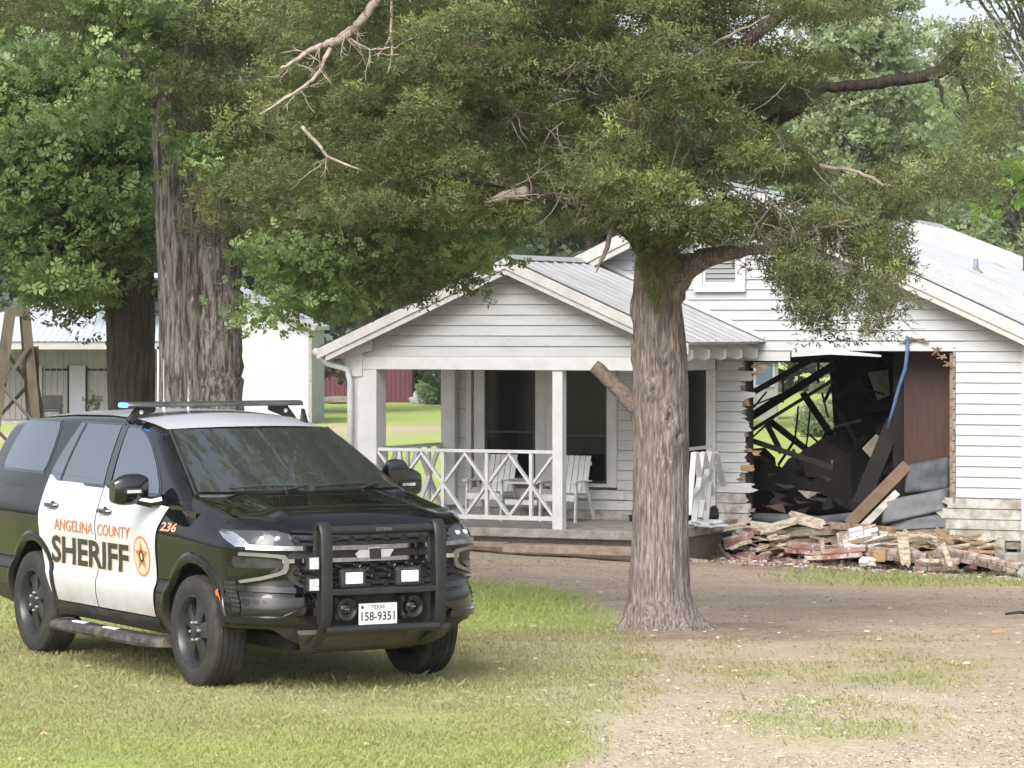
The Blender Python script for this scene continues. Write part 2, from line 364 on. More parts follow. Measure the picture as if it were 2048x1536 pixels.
# worn soil heave near cedar roots
nx, ny = X.shape
idx = np.arange(nx * ny).reshape(nx, ny)
FQ = np.stack([idx[:-1, :-1].ravel(), idx[1:, :-1].ravel(), idx[1:, 1:].ravel(), idx[:-1, 1:].ravel()], 1)
def groundmat():
    m = bpy.data.materials.new('yard_ground'); m.use_nodes = True; t = m.node_tree; L = t.links; b = t.nodes['Principled BSDF']
    b.inputs['Roughness'].default_value = .95; b.inputs['Specular IOR Level'].default_value = .15
    geo = t.nodes.new('ShaderNodeNewGeometry')
    def noise(sc, det=8, st=(1, 1, 1)):
        mp = t.nodes.new('ShaderNodeMapping'); mp.inputs['Scale'].default_value = st
        L.new(geo.outputs['Position'], mp.inputs[0])
        n = t.nodes.new('ShaderNodeTexNoise'); n.inputs['Scale'].default_value = sc; n.inputs['Detail'].default_value = det; n.inputs['Roughness'].default_value = .7
        L.new(mp.outputs[0], n.inputs['Vector']); return n.outputs['Fac']
    def rng_(src, a, c):
        r = t.nodes.new('ShaderNodeMapRange'); r.inputs[1].default_value = a; r.inputs[2].default_value = c; L.new(src, r.inputs[0]); return r.outputs[0]
    def mix(f_, a, c):
        mx = t.nodes.new('ShaderNodeMix'); mx.data_type = 'RGBA'; L.new(f_, mx.inputs[0])
        for i, q in ((6, a), (7, c)):
            if isinstance(q, tuple): mx.inputs[i].default_value = (*q, 1)
            else: L.new(q, mx.inputs[i])
        return mx.outputs[2]
    def att(n):
        a = t.nodes.new('ShaderNodeAttribute'); a.attribute_name = n; return a.outputs['Fac']
    def mul(a, c):
        q = t.nodes.new('ShaderNodeMath'); q.operation = 'MULTIPLY'; L.new(a, q.inputs[0])
        if isinstance(c, float): q.inputs[1].default_value = c
        else: L.new(c, q.inputs[1])
        return q.outputs[0]
    dirt = mix(rng_(noise(1.3), .35, .68), (.46, .37, .275), (.35, .27, .20))
    dirt = mix(rng_(noise(14, 8, (1, .55, 1)), .5, .72), dirt, (.52, .45, .35))
    dirt = mix(rng_(noise(26, 6), .56, .7), dirt, (.15, .115, .085))
    dirt = mix(mul(rng_(noise(1.1, 5, (.35, 2.4, 1)), .52, .68), .4), dirt, (.24, .195, .15))
    straw = mix(rng_(noise(26, 8, (.7, 1, 1)), .35, .66), (.36, .29, .21), (.62, .54, .42))
    straw = mix(rng_(noise(70, 3), .62, .7), straw, (.68, .63, .55))
    c = mix(att('straw'), dirt, straw)
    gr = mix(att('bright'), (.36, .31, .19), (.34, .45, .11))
    gr = mix(rng_(noise(3, 6, (1, .35, 1)), .5, .75), gr, (.38, .34, .19))
    gr = mix(rng_(noise(22, 6), .55, .75), gr, (.22, .20, .10))
    c = mix(att('grass'), c, gr)
    c = mix(mul(att('litter'), rng_(noise(9, 8), .25, .6)), c, (.20, .135, .105))
    L.new(c, b.inputs['Base Color'])
    bp = t.nodes.new('ShaderNodeBump'); bp.inputs['Distance'].default_value = .03; bp.inputs['Strength'].default_value = .8
    L.new(noise(18, 10), bp.inputs['Height']); L.new(bp.outputs[0], b.inputs['Normal'])
    return m
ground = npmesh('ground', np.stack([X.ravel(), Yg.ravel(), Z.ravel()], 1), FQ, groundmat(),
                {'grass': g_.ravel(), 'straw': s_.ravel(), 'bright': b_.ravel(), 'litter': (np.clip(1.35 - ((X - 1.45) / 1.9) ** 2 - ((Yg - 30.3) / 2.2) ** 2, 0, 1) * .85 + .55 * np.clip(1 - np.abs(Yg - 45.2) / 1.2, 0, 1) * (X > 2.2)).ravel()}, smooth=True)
tag(ground, kind='structure')
# ================================================================ vegetation
def rotmats(n, r, tilt_lo, tilt_hi, az=None):
    """random rotations: local +x points along a random azimuth, tilted by tilt (rad, + up)"""
    az = r.uniform(0, 2 * np.pi, n) if az is None else az
    ti = r.uniform(tilt_lo, tilt_hi, n); ro = r.uniform(-np.pi, np.pi, n)
    dx = np.stack([np.cos(az) * np.cos(ti), np.sin(az) * np.cos(ti), np.sin(ti)], 1)
    up = np.array([0, 0, 1.0]); s1 = np.cross(up, dx); s1 /= np.linalg.norm(s1, axis=1)[:, None] + 1e-9
    s2 = np.cross(dx, s1)
    c, s = np.cos(ro)[:, None], np.sin(ro)[:, None]
    return np.stack([dx, s1 * c + s2 * s, s2 * c - s1 * s], 2)     # columns
def sprig_template(n, L, w_, spread, r, fold=.25, stem=True, first=.15):
    """feathery sprig: n narrow diamond leaflets leaving a short axis. returns verts, quads"""
    V = []; Q = []
    for i in range(n):
        t = first + (1 - first) * i / max(1, n - 1); side = -1 if i % 2 else 1
        base = np.array([L * t * .75, 0, 0])
        a = side * spread * (1 - t * .7) * r.uniform(.7, 1.3); z = r.uniform(-.4, .4)
        d = np.array([math.cos(a), math.sin(a), z]); d /= np.linalg.norm(d)
        p = np.cross(d, [0, 0, 1]); p /= np.linalg.norm(p) + 1e-9
        l = L * (.55 - .2 * t) * r.uniform(.8, 1.2)
        b = len(V)
        V += [base, base + d * l * .5 + p * w_ + np.array([0, 0, w_ * fold]), base + d * l, base + d * l * .5 - p * w_]
        Q.append((b, b + 1, b + 2, b + 3))
    return np.array(V), np.array(Q)
def scatter(name, C, sc, var, R, tmpl, mat_, parent=None):
    V, Q = tmpl; n = len(C)
    P = np.einsum('nij,vj->nvi', R, V) * sc[:, None, None] + C[:, None, :]
    FQ = (Q[None] + (np.arange(n) * len(V))[:, None, None]).reshape(-1, Q.shape[1])
    return npmesh(name, P.reshape(-1, 3), FQ, mat_, {'var': np.repeat(np.clip(var, 0, 1), len(V))}, parent)
def px_points(n, poly, r):
    xs = [p[0] for p in poly]; ys = [p[1] for p in poly]; out = []
    tot = 0
    while tot < n:
        a = r.uniform(min(xs), max(xs), n * 2); b = r.uniform(min(ys), max(ys), n * 2)
        k = inpoly(a, b, poly); out.append(np.stack([a[k], b[k]], 1)); tot += k.sum()
    return np.concatenate(out)[:n]
def clumps(polys, r, Ynear, Yfar, csize, per, flat=.45, droop=0.0):
    """polys: list of (poly, nclumps, density). -> leaf centres and per-leaf variation, height in clump"""
    Cs = []; Vs = []
    for poly, nc, dens in polys:
        P = px_points(nc, poly, r)
        for (a, b) in P:
            Y = r.uniform(Ynear, Yfar); c = np.array(W(a, b, Y)); rad = csize * r.uniform(.55, 1.3)
            m = int(per * dens * r.uniform(.6, 1.3))
            u = r.normal(0, 1, (m, 3)); u /= np.linalg.norm(u, axis=1)[:, None]; q = r.uniform(.15, 1, m) ** .5
            off = u * q[:, None] * rad * np.array([1.45, 1.35, flat])
            hh = np.hypot(off[:, 0], off[:, 1]) / rad
            off[:, 2] -= droop * hh ** 2 * rad
            tone = r.uniform(-.22, .28)
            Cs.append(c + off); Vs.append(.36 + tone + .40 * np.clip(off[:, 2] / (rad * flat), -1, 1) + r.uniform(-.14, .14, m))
    return np.concatenate(Cs), np.concatenate(Vs)

def trunk(name, path, radii, mat_, parent, nseg=56, rows=110, flute=.10, roots=0, seed=1, knots=()):
    """bark-fluted trunk along a world path"""
    r_ = np.random.default_rng(seed)
    P = np.array(path, float); d = np.r_[0, np.cumsum(np.linalg.norm(np.diff(P, axis=0), axis=1))]
    t = np.linspace(0, d[-1], rows); C = np.stack([np.interp(t, d, P[:, i]) for i in range(3)], 1)
    k = 5
    for i in range(3): C[k:-k, i] = np.convolve(C[:, i], np.ones(2 * k + 1) / (2 * k + 1), 'valid')
    Rr = np.interp(t, d, radii)
    th = np.linspace(0, 2 * np.pi, nseg, endpoint=False)
    T, TH = np.meshgrid(t, th, indexing='ij')
    ph = r_.uniform(0, 6, 8)
    wob = .35 * np.sin(T * 1.1 + ph[0])
    fl = (np.sin(TH * 5 + ph[1] + wob) * .35 + np.sin(TH * 9 + ph[2] + wob * 2) * .3 + np.sin(TH * 3 + ph[3]) * .35) * flute
    u = TH * nseg / (2 * np.pi)
    n1 = np.abs(fbm(np.cos(TH) * 7 + T * .35 + ph[4], np.sin(TH) * 7 + T * .25, 1.3, seed) - .5) * -2 + .5
    n2 = fbm(np.cos(TH) * 16 + ph[5], np.sin(TH) * 16 + T * 1.2, 1.0, seed + 4) - .5
    rad = Rr[:, None] * .84 * (1 + fl + .15 * n1 + .12 * n2)
    if roots:
        ro = np.clip(1 - T / .5, 0, 1) ** 2.6
        rad = rad * (1 + ro * (.22 + .62 * np.maximum(0, np.sin(TH * roots + ph[6] + .5 * np.sin(TH * 2))) ** 1.5))
    for (kt, ka, ks, kh) in knots:
        da = np.angle(np.exp(1j * (TH - ka))); rad += kh * np.exp(-((T - kt) / ks) ** 2 - (da * Rr[:, None] / ks) ** 2)
        rad -= kh * 1.3 * np.exp(-((T - kt) / (ks * .38)) ** 2 - (da * Rr[:, None] / (ks * .30)) ** 2)
    V = np.stack([C[:, 0:1] + np.cos(TH) * rad, C[:, 1:2] + np.sin(TH) * rad, np.repeat(C[:, 2:3], nseg, 1)], 2)
    idx = np.arange(rows * nseg).reshape(rows, nseg); nx2 = np.roll(idx, -1, 1)
    FQ = np.stack([idx[:-1].ravel(), nx2[:-1].ravel(), nx2[1:].ravel(), idx[1:].ravel()], 1)
    return npmesh(name, V.reshape(-1, 3), FQ, mat_, parent=parent, smooth=True)
def limb(name, pts, radii, mat_, parent, n=10, wob=.02, sub=5, seed=0):
    r_ = random.Random(seed); P = [Vector(p) for p in pts]; out = []; rr = []
    for i in range(len(P) - 1):
        for k in range(sub):
            t = k / sub; q = P[i].lerp(P[i + 1], t); out.append(q + Vector([r_.uniform(-wob, wob) for _ in range(3)])); rr.append((radii[i] * (1 - t) + radii[i + 1] * t) * r_.uniform(.96, 1.05))
    out.append(P[-1]); rr.append(radii[-1])
    return MB().tube(out, rr, n).build(name, mat_, parent, True, recalc=False)
def twigs(name, starts, r_, L, rad, mat_, parent, down=.3, n=4, branch=2):
    mb = MB()
    for p in starts:
        p = Vector(p); az = r_.uniform(0, 6.28); d = Vector((math.cos(az), math.sin(az) * .6, r_.uniform(-1.2, .5) - down)).normalized()
        l = L * r_.uniform(.5, 1.4); pts = [p]
        for k in range(4):
            d = (d + Vector([r_.uniform(-.35, .35) for _ in range(3)])).normalized(); pts.append(pts[-1] + d * l / 4)
        mb.tube(pts, [rad, rad * .85, rad * .7, rad * .5, rad * .25], n, cap=False)
        for b_ in range(branch):
            q = pts[r_.randint(1, 3)]; e = (d + Vector([r_.uniform(-.9, .9) for _ in range(3)])).normalized()
            mb.tube([q, q + e * l * .18 + Vector((0, 0, -.01)), q + e * l * .38], [rad * .6, rad * .45, rad * .2], n, cap=False)
    o = mb.build(name, mat_, parent, True, recalc=False); o['kind'] = 'stuff'; return o

r1 = np.random.default_rng(5)
CEDT = sprig_template(5, .110, .0074, 1.0, r1)
CEDT2 = sprig_template(6, .13, .0065, .8, r1)
BRT = sprig_template(6, .20, .024, 1.15, r1, fold=.5)

# ---------------------------------------------------------------- the cedar in the middle
def TW(px, py, Y=30.5): return W(px, py, Y)
cx, cy_ = W(1322, 1262, 30.5).x, 30.5
cedar = empty('cedar_tree', (cx, cy_, float(gz(cx, cy_))), 0,
              'large red cedar with shaggy trunk and sawn stub standing before the white house', 'tree')
def child(o, par):
    """parent a world-space mesh to an empty without moving it"""
    o.parent = par; o.matrix_parent_inverse = par.matrix_basis.inverted(); return o
def TP(l): return [W(a, b, 30.5) for a, b in l]
tp = [(1330, 1285), (1322, 1235), (1318, 1190), (1320, 1100), (1323, 900), (1322, 780), (1320, 700), (1315, 620), (1312, 560), (1316, 460), (1320, 330), (1318, 160), (1322, -60), (1330, -400)]
tr = [90, 80, 69, 63, 60, 60, 59, 54, 50, 46, 40, 32, 24, 8]
tk = trunk('trunk', TP(tp), [a * 30.5 / F for a in tr], M['bark_cedar'], None, nseg=96, rows=200, flute=.06, roots=7, seed=3,
           knots=[(2.02, -1.35, .10, .09), (1.86, -1.05, .09, .08), (2.28, -1.9, .09, .08), (1.72, -1.5, .1, .05), (2.5, -1.4, .08, .06), (2.1, 3.0, .13, .05), (2.6, 3.1, .1, .04), (3.0, 2.9, .1, .05)])
child(tk, cedar)
stub = limb('sawn_stub', TP([(1278, 822), (1235, 775), (1188, 732)]), [.085, .07, .062], M['cutwood'], None, 14, .006, 5, 2); child(stub, cedar)
# cut face of the stub
lb = limb('limb', [W(1335, 590, 30.5), W(1360, 545, 30.4), W(1400, 518, 30.2), W(1455, 508, 29.9), W(1520, 500, 29.7), W(1600, 470, 29.5), W(1700, 440, 29.2)], [.15, .125, .092, .07, .035, .02, .01], M['bark_cedar'], None, 14, .015, 5, 3); child(lb, cedar)
for i, (pts, rad) in enumerate([
    ([W(1318, 520, 30.5), W(1240, 440, 30.2), W(1180, 420, 30.0), W(1060, 380, 29.7), W(900, 350, 29.5)], [.12, .085, .06, .045, .02]),
    ([W(1320, 400, 30.6), W(1420, 330, 30.9), W(1540, 250, 31.2), W(1650, 175, 31.3), W(1760, 165, 31.2), W(1870, 148, 31.0), W(1905, 120, 31.0), W(1960, 60, 31)], [.10, .085, .07, .052, .055, .06, .075, .02]),
    ([W(1905, 125, 31), W(1925, 160, 31.0), W(1945, 230, 31.0)], [.04, .02, .008]),
    ([W(1868, 150, 31), W(1880, 175, 31.0), W(1888, 220, 31.0)], [.03, .02, .006]),
    ([W(1320, 300, 30.6), W(1200, 200, 31.0), W(1050, 120, 31.4), W(850, 60, 31.8)], [.09, .06, .05, .02]),
    ([W(1320, 240, 30.6), W(1430, 130, 30.0), W(1560, 30, 29.4), W(1660, -60, 29)], [.08, .06, .05, .02]),
    ([W(1640, 330, 30), W(1720, 345, 30), W(1765, 368, 30), W(1825, 385, 30)], [.018, .016, .014, .006])]):
    child(limb('limb', pts, rad, M['deadwood'] if i == 6 else (M['bark_dark'] if i in (0, 1, 2, 3) else M['bark_cedar']), None, 9, .012, 5, 10 + i), cedar)  # dark bark puts the silhouette of some limbs into their colour
r2 = np.random.default_rng(21)
MAIN = [(860, -230), (1750, -230), (1740, 30), (1690, 110), (1590, 190), (1580, 300), (1640, 360), (1730, 420), (1690, 455), (1560, 450), (1480, 440), (1400, 470), (1330, 470), (1260, 455), (1180, 470), (1080, 450), (1000, 430), (930, 380), (850, 330), (840, 100)]
LEFTP = [(560, -230), (900, -230), (930, 300), (1000, 430), (900, 470), (780, 430), (620, 400), (470, 330), (500, 120), (600, 60)]
RIGHTLOW = [(1440, 420), (1560, 400), (1700, 400), (1830, 420), (1835, 500), (1800, 600), (1760, 690), (1700, 650), (1600, 640), (1570, 560), (1500, 500)]
TOPR = [(1700, -230), (2100, -230), (2080, 60), (1900, 20), (1790, -40)]
SPR = [(1660, 320), (1800, 330), (1930, 270), (2010, 330), (1960, 380), (1880, 370), (1760, 440), (1680, 400)]
SPR2 = [(1860, 80), (1940, 40), (2030, 110), (2020, 270), (1930, 270), (1960, 150), (1880, 130)]
C1, V1 = clumps([(MAIN, 230, .95), (LEFTP, 96, .9)], r2, 28.7, 32.6, .28, 215, .32, .35)
FRT = [(1180, -150), (1480, -150), (1500, 300), (1440, 420), (1330, 455), (1230, 430), (1150, 330)]
Cf, Vf = clumps([(FRT, 30, 1.0), ([(1180, 330), (1450, 320), (1440, 440), (1340, 470), (1200, 450)], 16, .9)], r2, 28.2, 29.7, .26, 215, .34, .3); C1 = np.concatenate([C1, Cf]); V1 = np.concatenate([V1, Vf])
C2, V2 = clumps([(RIGHTLOW, 58, .45), (SPR, 26, .4), (SPR2, 20, .42)], r2, 28.9, 31.6, .18, 160, .8, .5)
V2 = V2 - .12
C = np.concatenate([C1, C2]); V = np.concatenate([V1, V2])
n = len(C)
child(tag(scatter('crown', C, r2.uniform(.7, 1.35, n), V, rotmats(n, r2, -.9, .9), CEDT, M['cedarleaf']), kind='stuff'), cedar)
# foliage hugging the trunk below the first limb
P3 = px_points(800, [(1265, 430), (1370, 440), (1375, 500), (1335, 560), (1320, 620), (1300, 600), (1272, 520)], r2)
C3 = np.array([W(a, b, r2.uniform(29.9, 30.25)) for a, b in P3])
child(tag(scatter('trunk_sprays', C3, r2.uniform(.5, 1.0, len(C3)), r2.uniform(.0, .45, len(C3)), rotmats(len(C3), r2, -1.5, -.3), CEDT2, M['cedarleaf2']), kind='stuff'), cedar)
# hanging strings of foliage under the right limb
P4 = px_points(70, [(1530, 470), (1830, 420), (1830, 560), (1770, 640), (1600, 600), (1560, 540)], r2); L4 = []; 
for a, b in P4:
    Y = r2.uniform(29, 31.5); L = r2.uniform(20, 75)
    for k in range(int(L / 2.2)): L4.append(W(a + r2.normal(0, 5), b + k * 2.2, Y + r2.normal(0, .03)))
P4b = [(1455, 560), (1590, 640), (1650, 700), (1740, 700), (1800, 600), (1560, 600), (1130, 470), (1470, 545)]
C4 = np.array([tuple(p) for p in L4])
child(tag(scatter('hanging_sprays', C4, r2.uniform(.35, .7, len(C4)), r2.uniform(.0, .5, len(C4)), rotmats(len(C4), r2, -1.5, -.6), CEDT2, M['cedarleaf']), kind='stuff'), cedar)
rr = random.Random(4)
st = [W(a, b, rr.uniform(28.6, 29.6)) for a, b in px_points(95, [(1000, 60), (1650, 60), (1700, 460), (1300, 440), (1000, 380)], r2)]
child(twigs('dead_twigs', st, rr, .35, .006, M['twig'], None), cedar)
st = [W(a, b, rr.uniform(29, 31)) for a, b in px_points(70, [(1440, 460), (1820, 440), (1780, 640), (1560, 560)], r2)]
child(twigs('dead_twigs', st, rr, .28, .005, M['twig'], None, .8), cedar)
for i, (pts, rad) in enumerate([
    ([W(765, -20, 29), W(735, 25, 29), W(715, 50, 29), W(690, 72, 29), W(660, 90, 29)], [.035, .04, .036, .04, .042]),
    ([W(668, 82, 29), W(640, 92, 28.95), W(610, 105, 28.9), W(585, 125, 28.9), W(560, 138, 28.9)], [.032, .025, .022, .016, .008]),
    ([W(660, 95, 29), W(648, 125, 28.95), W(625, 160, 28.9), W(590, 185, 28.8), W(520, 228, 28.7)], [.025, .018, .017, .014, .007]),
    ([W(690, 72, 29), W(740, 100, 29), W(790, 95, 29), W(835, 70, 29)], [.012, .01, .008, .005]),
    ([W(785, -20, 29), W(783, 60, 29), W(785, 110, 29), W(775, 148, 29)], [.012, .011, .012, .005]),
    ([W(605, 252, 28.9), W(640, 292, 28.9), W(655, 315, 28.9), W(722, 340, 28.9)], [.018, .015, .013, .008]),
    ([W(985, 400, 29.3), W(1010, 392, 29.4), W(1050, 385, 29.6)], [.02, .05, .06]),
    ([W(1225, 455, 29.4), W(1215, 490, 29.35), W(1203, 520, 29.3), W(1192, 545, 29.3)], [.02, .022, .016, .004]),
    ([W(1540, 30, 29), W(1460, 70, 29.1), W(1400, 105, 29.2), W(1340, 140, 29.2)], [.006, .012, .012, .006])]):
    child(limb('dead_branch', pts, rad, M['deadwood'] if i not in (7,) else M['twig'], None, 8, .008, 4, 40 + i), cedar)

tg = [W(a, b, 28.95) for a, b in [(715, 50), (690, 72), (640, 92), (610, 105), (640, 130), (600, 180), (560, 200), (785, 110), (783, 60), (655, 315), (1010, 392), (740, 100), (585, 125), (1400, 105)] for _ in range(3)]
child(twigs('dead_twigs', tg, rr, .28, .0065, M['deadwood'], None, .1), cedar)
# ---------------------------------------------------------------- the two big trees on the left
def bigtree(name, label, tpx, trr, Y, m, seed, crownfn, flute=.09, cat='tree'):
    p0 = W(*tpx[0], Y); e = empty(name, (p0.x, Y, float(gz(p0.x, Y))), 0, label, cat)
    pts = [W(a, b, Y) for a, b in tpx]; pts[0].z = float(gz(p0.x, Y)) - .1
    child(trunk('trunk', pts, [a * Y / F for a in trr], m, None, 80, 150, flute, roots=4, seed=seed), e)
    crownfn(e); return e
r3 = np.random.default_rng(33)
def crownA(e):
    child(limb('second_stem', [W(440, 1180, 35.0), W(440, 830, 35.0), W(437, 600, 35.0), W(428, 420, 35.0), W(415, 250, 35.0), W(390, 40, 34.9)], [.30, .25, .245, .25, .24, .14], M['bark_old'], None, 28, .02, 14, 8), e)
    for i, (p, q) in enumerate([([(420, 330), (520, 270), (640, 230), (760, 190)], [.13, .08, .06, .02]), ([(330, 230), (260, 120), (150, 20), (50, -90)], [.12, .09, .07, .03])]):
        child(limb('limb', [W(a, b, 35 - .3 * k) for k, (a, b) in enumerate(p)], q, M['bark_old'], None, 9, .02, 5, 60 + i), e)
    upper(e, [(UP, 40, 1)], 91, M['cedarleaf2'], 31, 39)
    JUN = [(-120, -300), (620, -300), (640, 60), (560, 180), (520, 330), (430, 420), (380, 200), (300, 210), (330, 60), (-120, 60)]
    J2 = [(330, -40), (700, -40), (980, 120), (960, 420), (880, 560), (760, 610), (640, 560), (540, 480), (460, 470), (430, 380), (560, 300), (480, 200), (360, 160)]
    Cj, Vj = clumps([(JUN, 70, .9), (J2, 118, 1.0)], r3, 32.2, 36.5, .34, 190, .38, .3)
    n = len(Cj)
    child(tag(scatter('crown', Cj, r3.uniform(.8, 1.5, n), Vj, rotmats(n, r3, -.8, .9), CEDT, M['cedarleaf2']), kind='stuff'), e)
    B1 = [(100, -60), (330, -60), (360, 60), (330, 160), (240, 200), (130, 130)]
    B2 = [(480, 440), (620, 470), (760, 520), (700, 600), (620, 620), (540, 640), (480, 690), (440, 600), (450, 520)]
    B5 = [(560, 420), (1000, 430), (990, 540), (900, 585), (780, 590), (660, 640), (560, 600)]
    B3 = [(330, 240), (470, 260), (490, 340), (380, 350), (330, 330)]
    B4 = [(0, 60), (330, 120), (330, 240), (0, 260)]
    Cb, Vb = clumps([(B1, 30, 1), (B2, 24, .8), (B5, 60, .75), (B3, 9, .5), (B4, 22, .5)], r3, 31.8, 34.0, .26, 64, .7, .1)
    n = len(Cb)
    child(tag(scatter('vine_leaves', Cb, r3.uniform(.42, .8, n), Vb + .12, rotmats(n, r3, -.6, .8), BRT, M['broadleaf']), kind='stuff'), e)
def upper(e, polys, seed, m, Y0, Y1, cs=.8, per=60):
    r_ = np.random.default_rng(seed); Cu, Vu = clumps(polys, r_, Y0, Y1, cs, per, .5, .2); n = len(Cu)
    child(tag(scatter('upper_crown', Cu, r_.uniform(1.2, 2.2, n), Vu, rotmats(n, r_, -.8, .9), BRT, m), kind='stuff'), e)
UP = [(-500, -1900), (200, -2100), (900, -1700), (900, -700), (500, -350), (-100, -350), (-600, -700)]
bigtree('old_cedar', 'massive grey double trunked tree rising right behind the patrol vehicle', [(372, 1180), (372, 900), (370, 700), (366, 500), (352, 330), (345, 180), (350, 0), (360, -250)], [72, 60, 58, 58, 52, 46, 38, 20], 35.0, M['bark_old'], 5, crownA)
def crownB(e):
    child(limb('limb', [W(250, 380, 40), W(150, 320, 39.6), W(60, 300, 39.4), (W(-40, 290, 39))], [.12, .08, .06, .03], M['bark_dark'], None, 9, .02, 5, 71), e)
    A = [(-80, 120), (300, 120), (300, 480), (210, 560), (120, 600), (60, 500), (-20, 470), (-80, 460)]
    A2 = [(0, 330), (300, 300), (300, 470), (180, 540), (60, 470)]
    H = [(110, 560), (230, 560), (215, 650), (150, 690), (120, 640)]
    Cb, Vb = clumps([(A, 150, 1.0), (A2, 60, 1.0), (H, 9, .25)], r3, 36.8, 41.0, .40, 100, .75, .1)
    n = len(Cb)
    child(tag(scatter('crown', Cb, r3.uniform(.6, 1.15, n), Vb, rotmats(n, r3, -.6, .8), BRT, M['broadleaf']), kind='stuff'), e)
    A3 = [(-80, -60), (340, -60), (320, 330), (100, 520), (-80, 420)]
    Cj, Vj = clumps([(A3, 70, .9)], r3, 37, 41.5, .42, 110, .5, .2); n = len(Cj)
    child(tag(scatter('inner_crown', Cj, r3.uniform(.9, 1.6, n), Vj - .15, rotmats(n, r3, -.8, .9), CEDT, M['cedarleaf2']), kind='stuff'), e)
bigtree('mossy_tree', 'dark mossy leaning trunk beside the massive double trunked tree', [(268, 1120), (266, 900), (262, 740), (262, 600), (256, 460), (240, 300), (220, 100), (200, -200)], [66, 52, 54, 55, 54, 44, 34, 18], 39.5, M['bark_dark'], 9, crownB)
def crownC(e):
    upper(e, [([(300, -1500), (1100, -1500), (1200, -300), (500, -200)], 30, 1)], 93, M['broadleaf'], 52, 58, 1.3, 60)
    C_ = [(560, -100), (1060, -100), (1080, 380), (1000, 520), (900, 560), (830, 590), (780, 610), (700, 560), (620, 480), (540, 300)]
    Cj, Vj = clumps([(C_, 90, 1)], r3, 52, 58, .62, 90, .7, .1); n = len(Cj)
    child(tag(scatter('crown', Cj, r3.uniform(1.0, 2.0, n), Vj - .05, rotmats(n, r3, -.6, .8), BRT, M['broadleaf']), kind='stuff'), e)
bigtree('leaning_tree', 'thin dark leaning tree standing just beyond the left end of the porch', [(708, 960), (710, 880), (714, 740), (735, 650), (770, 560), (792, 430), (795, 200), (800, -100)], [17, 14, 15, 22, 25, 17, 14, 8], 56.0, M['bark_dark'], 12, crownC, .1)

# leafy twig drooping in from the right edge
rt = empty('young_maple', (W(2230, 900, 34).x, 34, float(gz(6, 34))), 0, 'fresh green leaves of a young tree reaching in at the right edge above the roof', 'tree')
child(limb('trunk', [Vector((6.1, 34, .1)), Vector((6.1, 34, 2.4)), Vector((6.0, 33.9, 4.2)), W(2120, 330, 33.8)], [.07, .06, .05, .03], M['bark_dark'], None, 10, .01, 5, 3), rt)
child(limb('limb', [W(2120, 330, 33.8), W(2060, 350, 33.7), W(2010, 385, 33.6)], [.02, .012, .004], M['bark_dark'], None, 6, .006, 4, 3), rt)
Cm, Vm = clumps([([(2000, 320), (2120, 300), (2140, 430), (2050, 440), (1995, 410)], 16, .35)], r3, 33.2, 34.2, .16, 22, .7, .3); n = len(Cm)
child(tag(scatter('crown', Cm, r3.uniform(.7, 1.1, n), Vm, rotmats(n, r3, -1.3, .2), BRT, M['brightleaf']), kind='stuff'), rt)

# ---------------------------------------------------------------- trees further back
r4 = np.random.default_rng(44)
FT = {}
FART = sprig_template(5, .9, .16, 1.2, r4, fold=.6)
def fartree(x, Y, h, cw, leafm, barkm, label, seed, nl=1500, group='trees behind the house', lean=0, low=.25, name='background_tree', var=0.0, ls=1.0):
    r_ = np.random.default_rng(seed); z0 = float(gz(x, Y)); e = empty(name, (x, Y, z0), 0, label, 'tree', group)
    top = h * .93; pr = .012 * h
    limb('trunk', [(0, 0, -.2), (lean * .3, 0, h * .3), (lean * .6, 0, h * .6), (lean, 0, top)], [pr * 1.4, pr, pr * .7, pr * .2], barkm, e, 10, .05, 5, seed)
    mb = MB()
    cl = []
    k = int(nl / 55)
    for i in range(k):
        t = r_.uniform(low, 1); a = r_.uniform(0, 6.28); rr_ = cw * .5 * (math.sin(math.pi * min(1, (t - low) / (1 - low) * .85 + .12)) ** .7) * r_.uniform(.3, 1)
        c = np.array([math.cos(a) * rr_ + lean * t, math.sin(a) * rr_, h * t])
        cl.append(c); mb.tube([Vector((lean * t * .8, 0, h * max(t - .15, .1))), Vector(c)], [pr * .25, pr * .08], 5, cap=False)
    mb.build('limb', barkm, e, True, recalc=False)
    cl = np.array(cl); m = 55
    u = r_.normal(0, 1, (k, m, 3)); u /= np.linalg.norm(u, axis=2)[:, :, None]; rad = r_.uniform(.09, .17, k)[:, None, None] * cw * .9
    off = u * r_.uniform(.2, 1, (k, m, 1)) ** .5 * rad * np.array([1, 1, .65])
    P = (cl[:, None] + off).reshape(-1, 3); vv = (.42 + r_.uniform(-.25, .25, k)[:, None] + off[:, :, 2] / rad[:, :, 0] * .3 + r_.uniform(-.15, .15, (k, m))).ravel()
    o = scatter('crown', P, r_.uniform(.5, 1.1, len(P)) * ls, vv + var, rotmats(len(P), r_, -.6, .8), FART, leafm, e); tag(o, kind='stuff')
    return e
spec = []
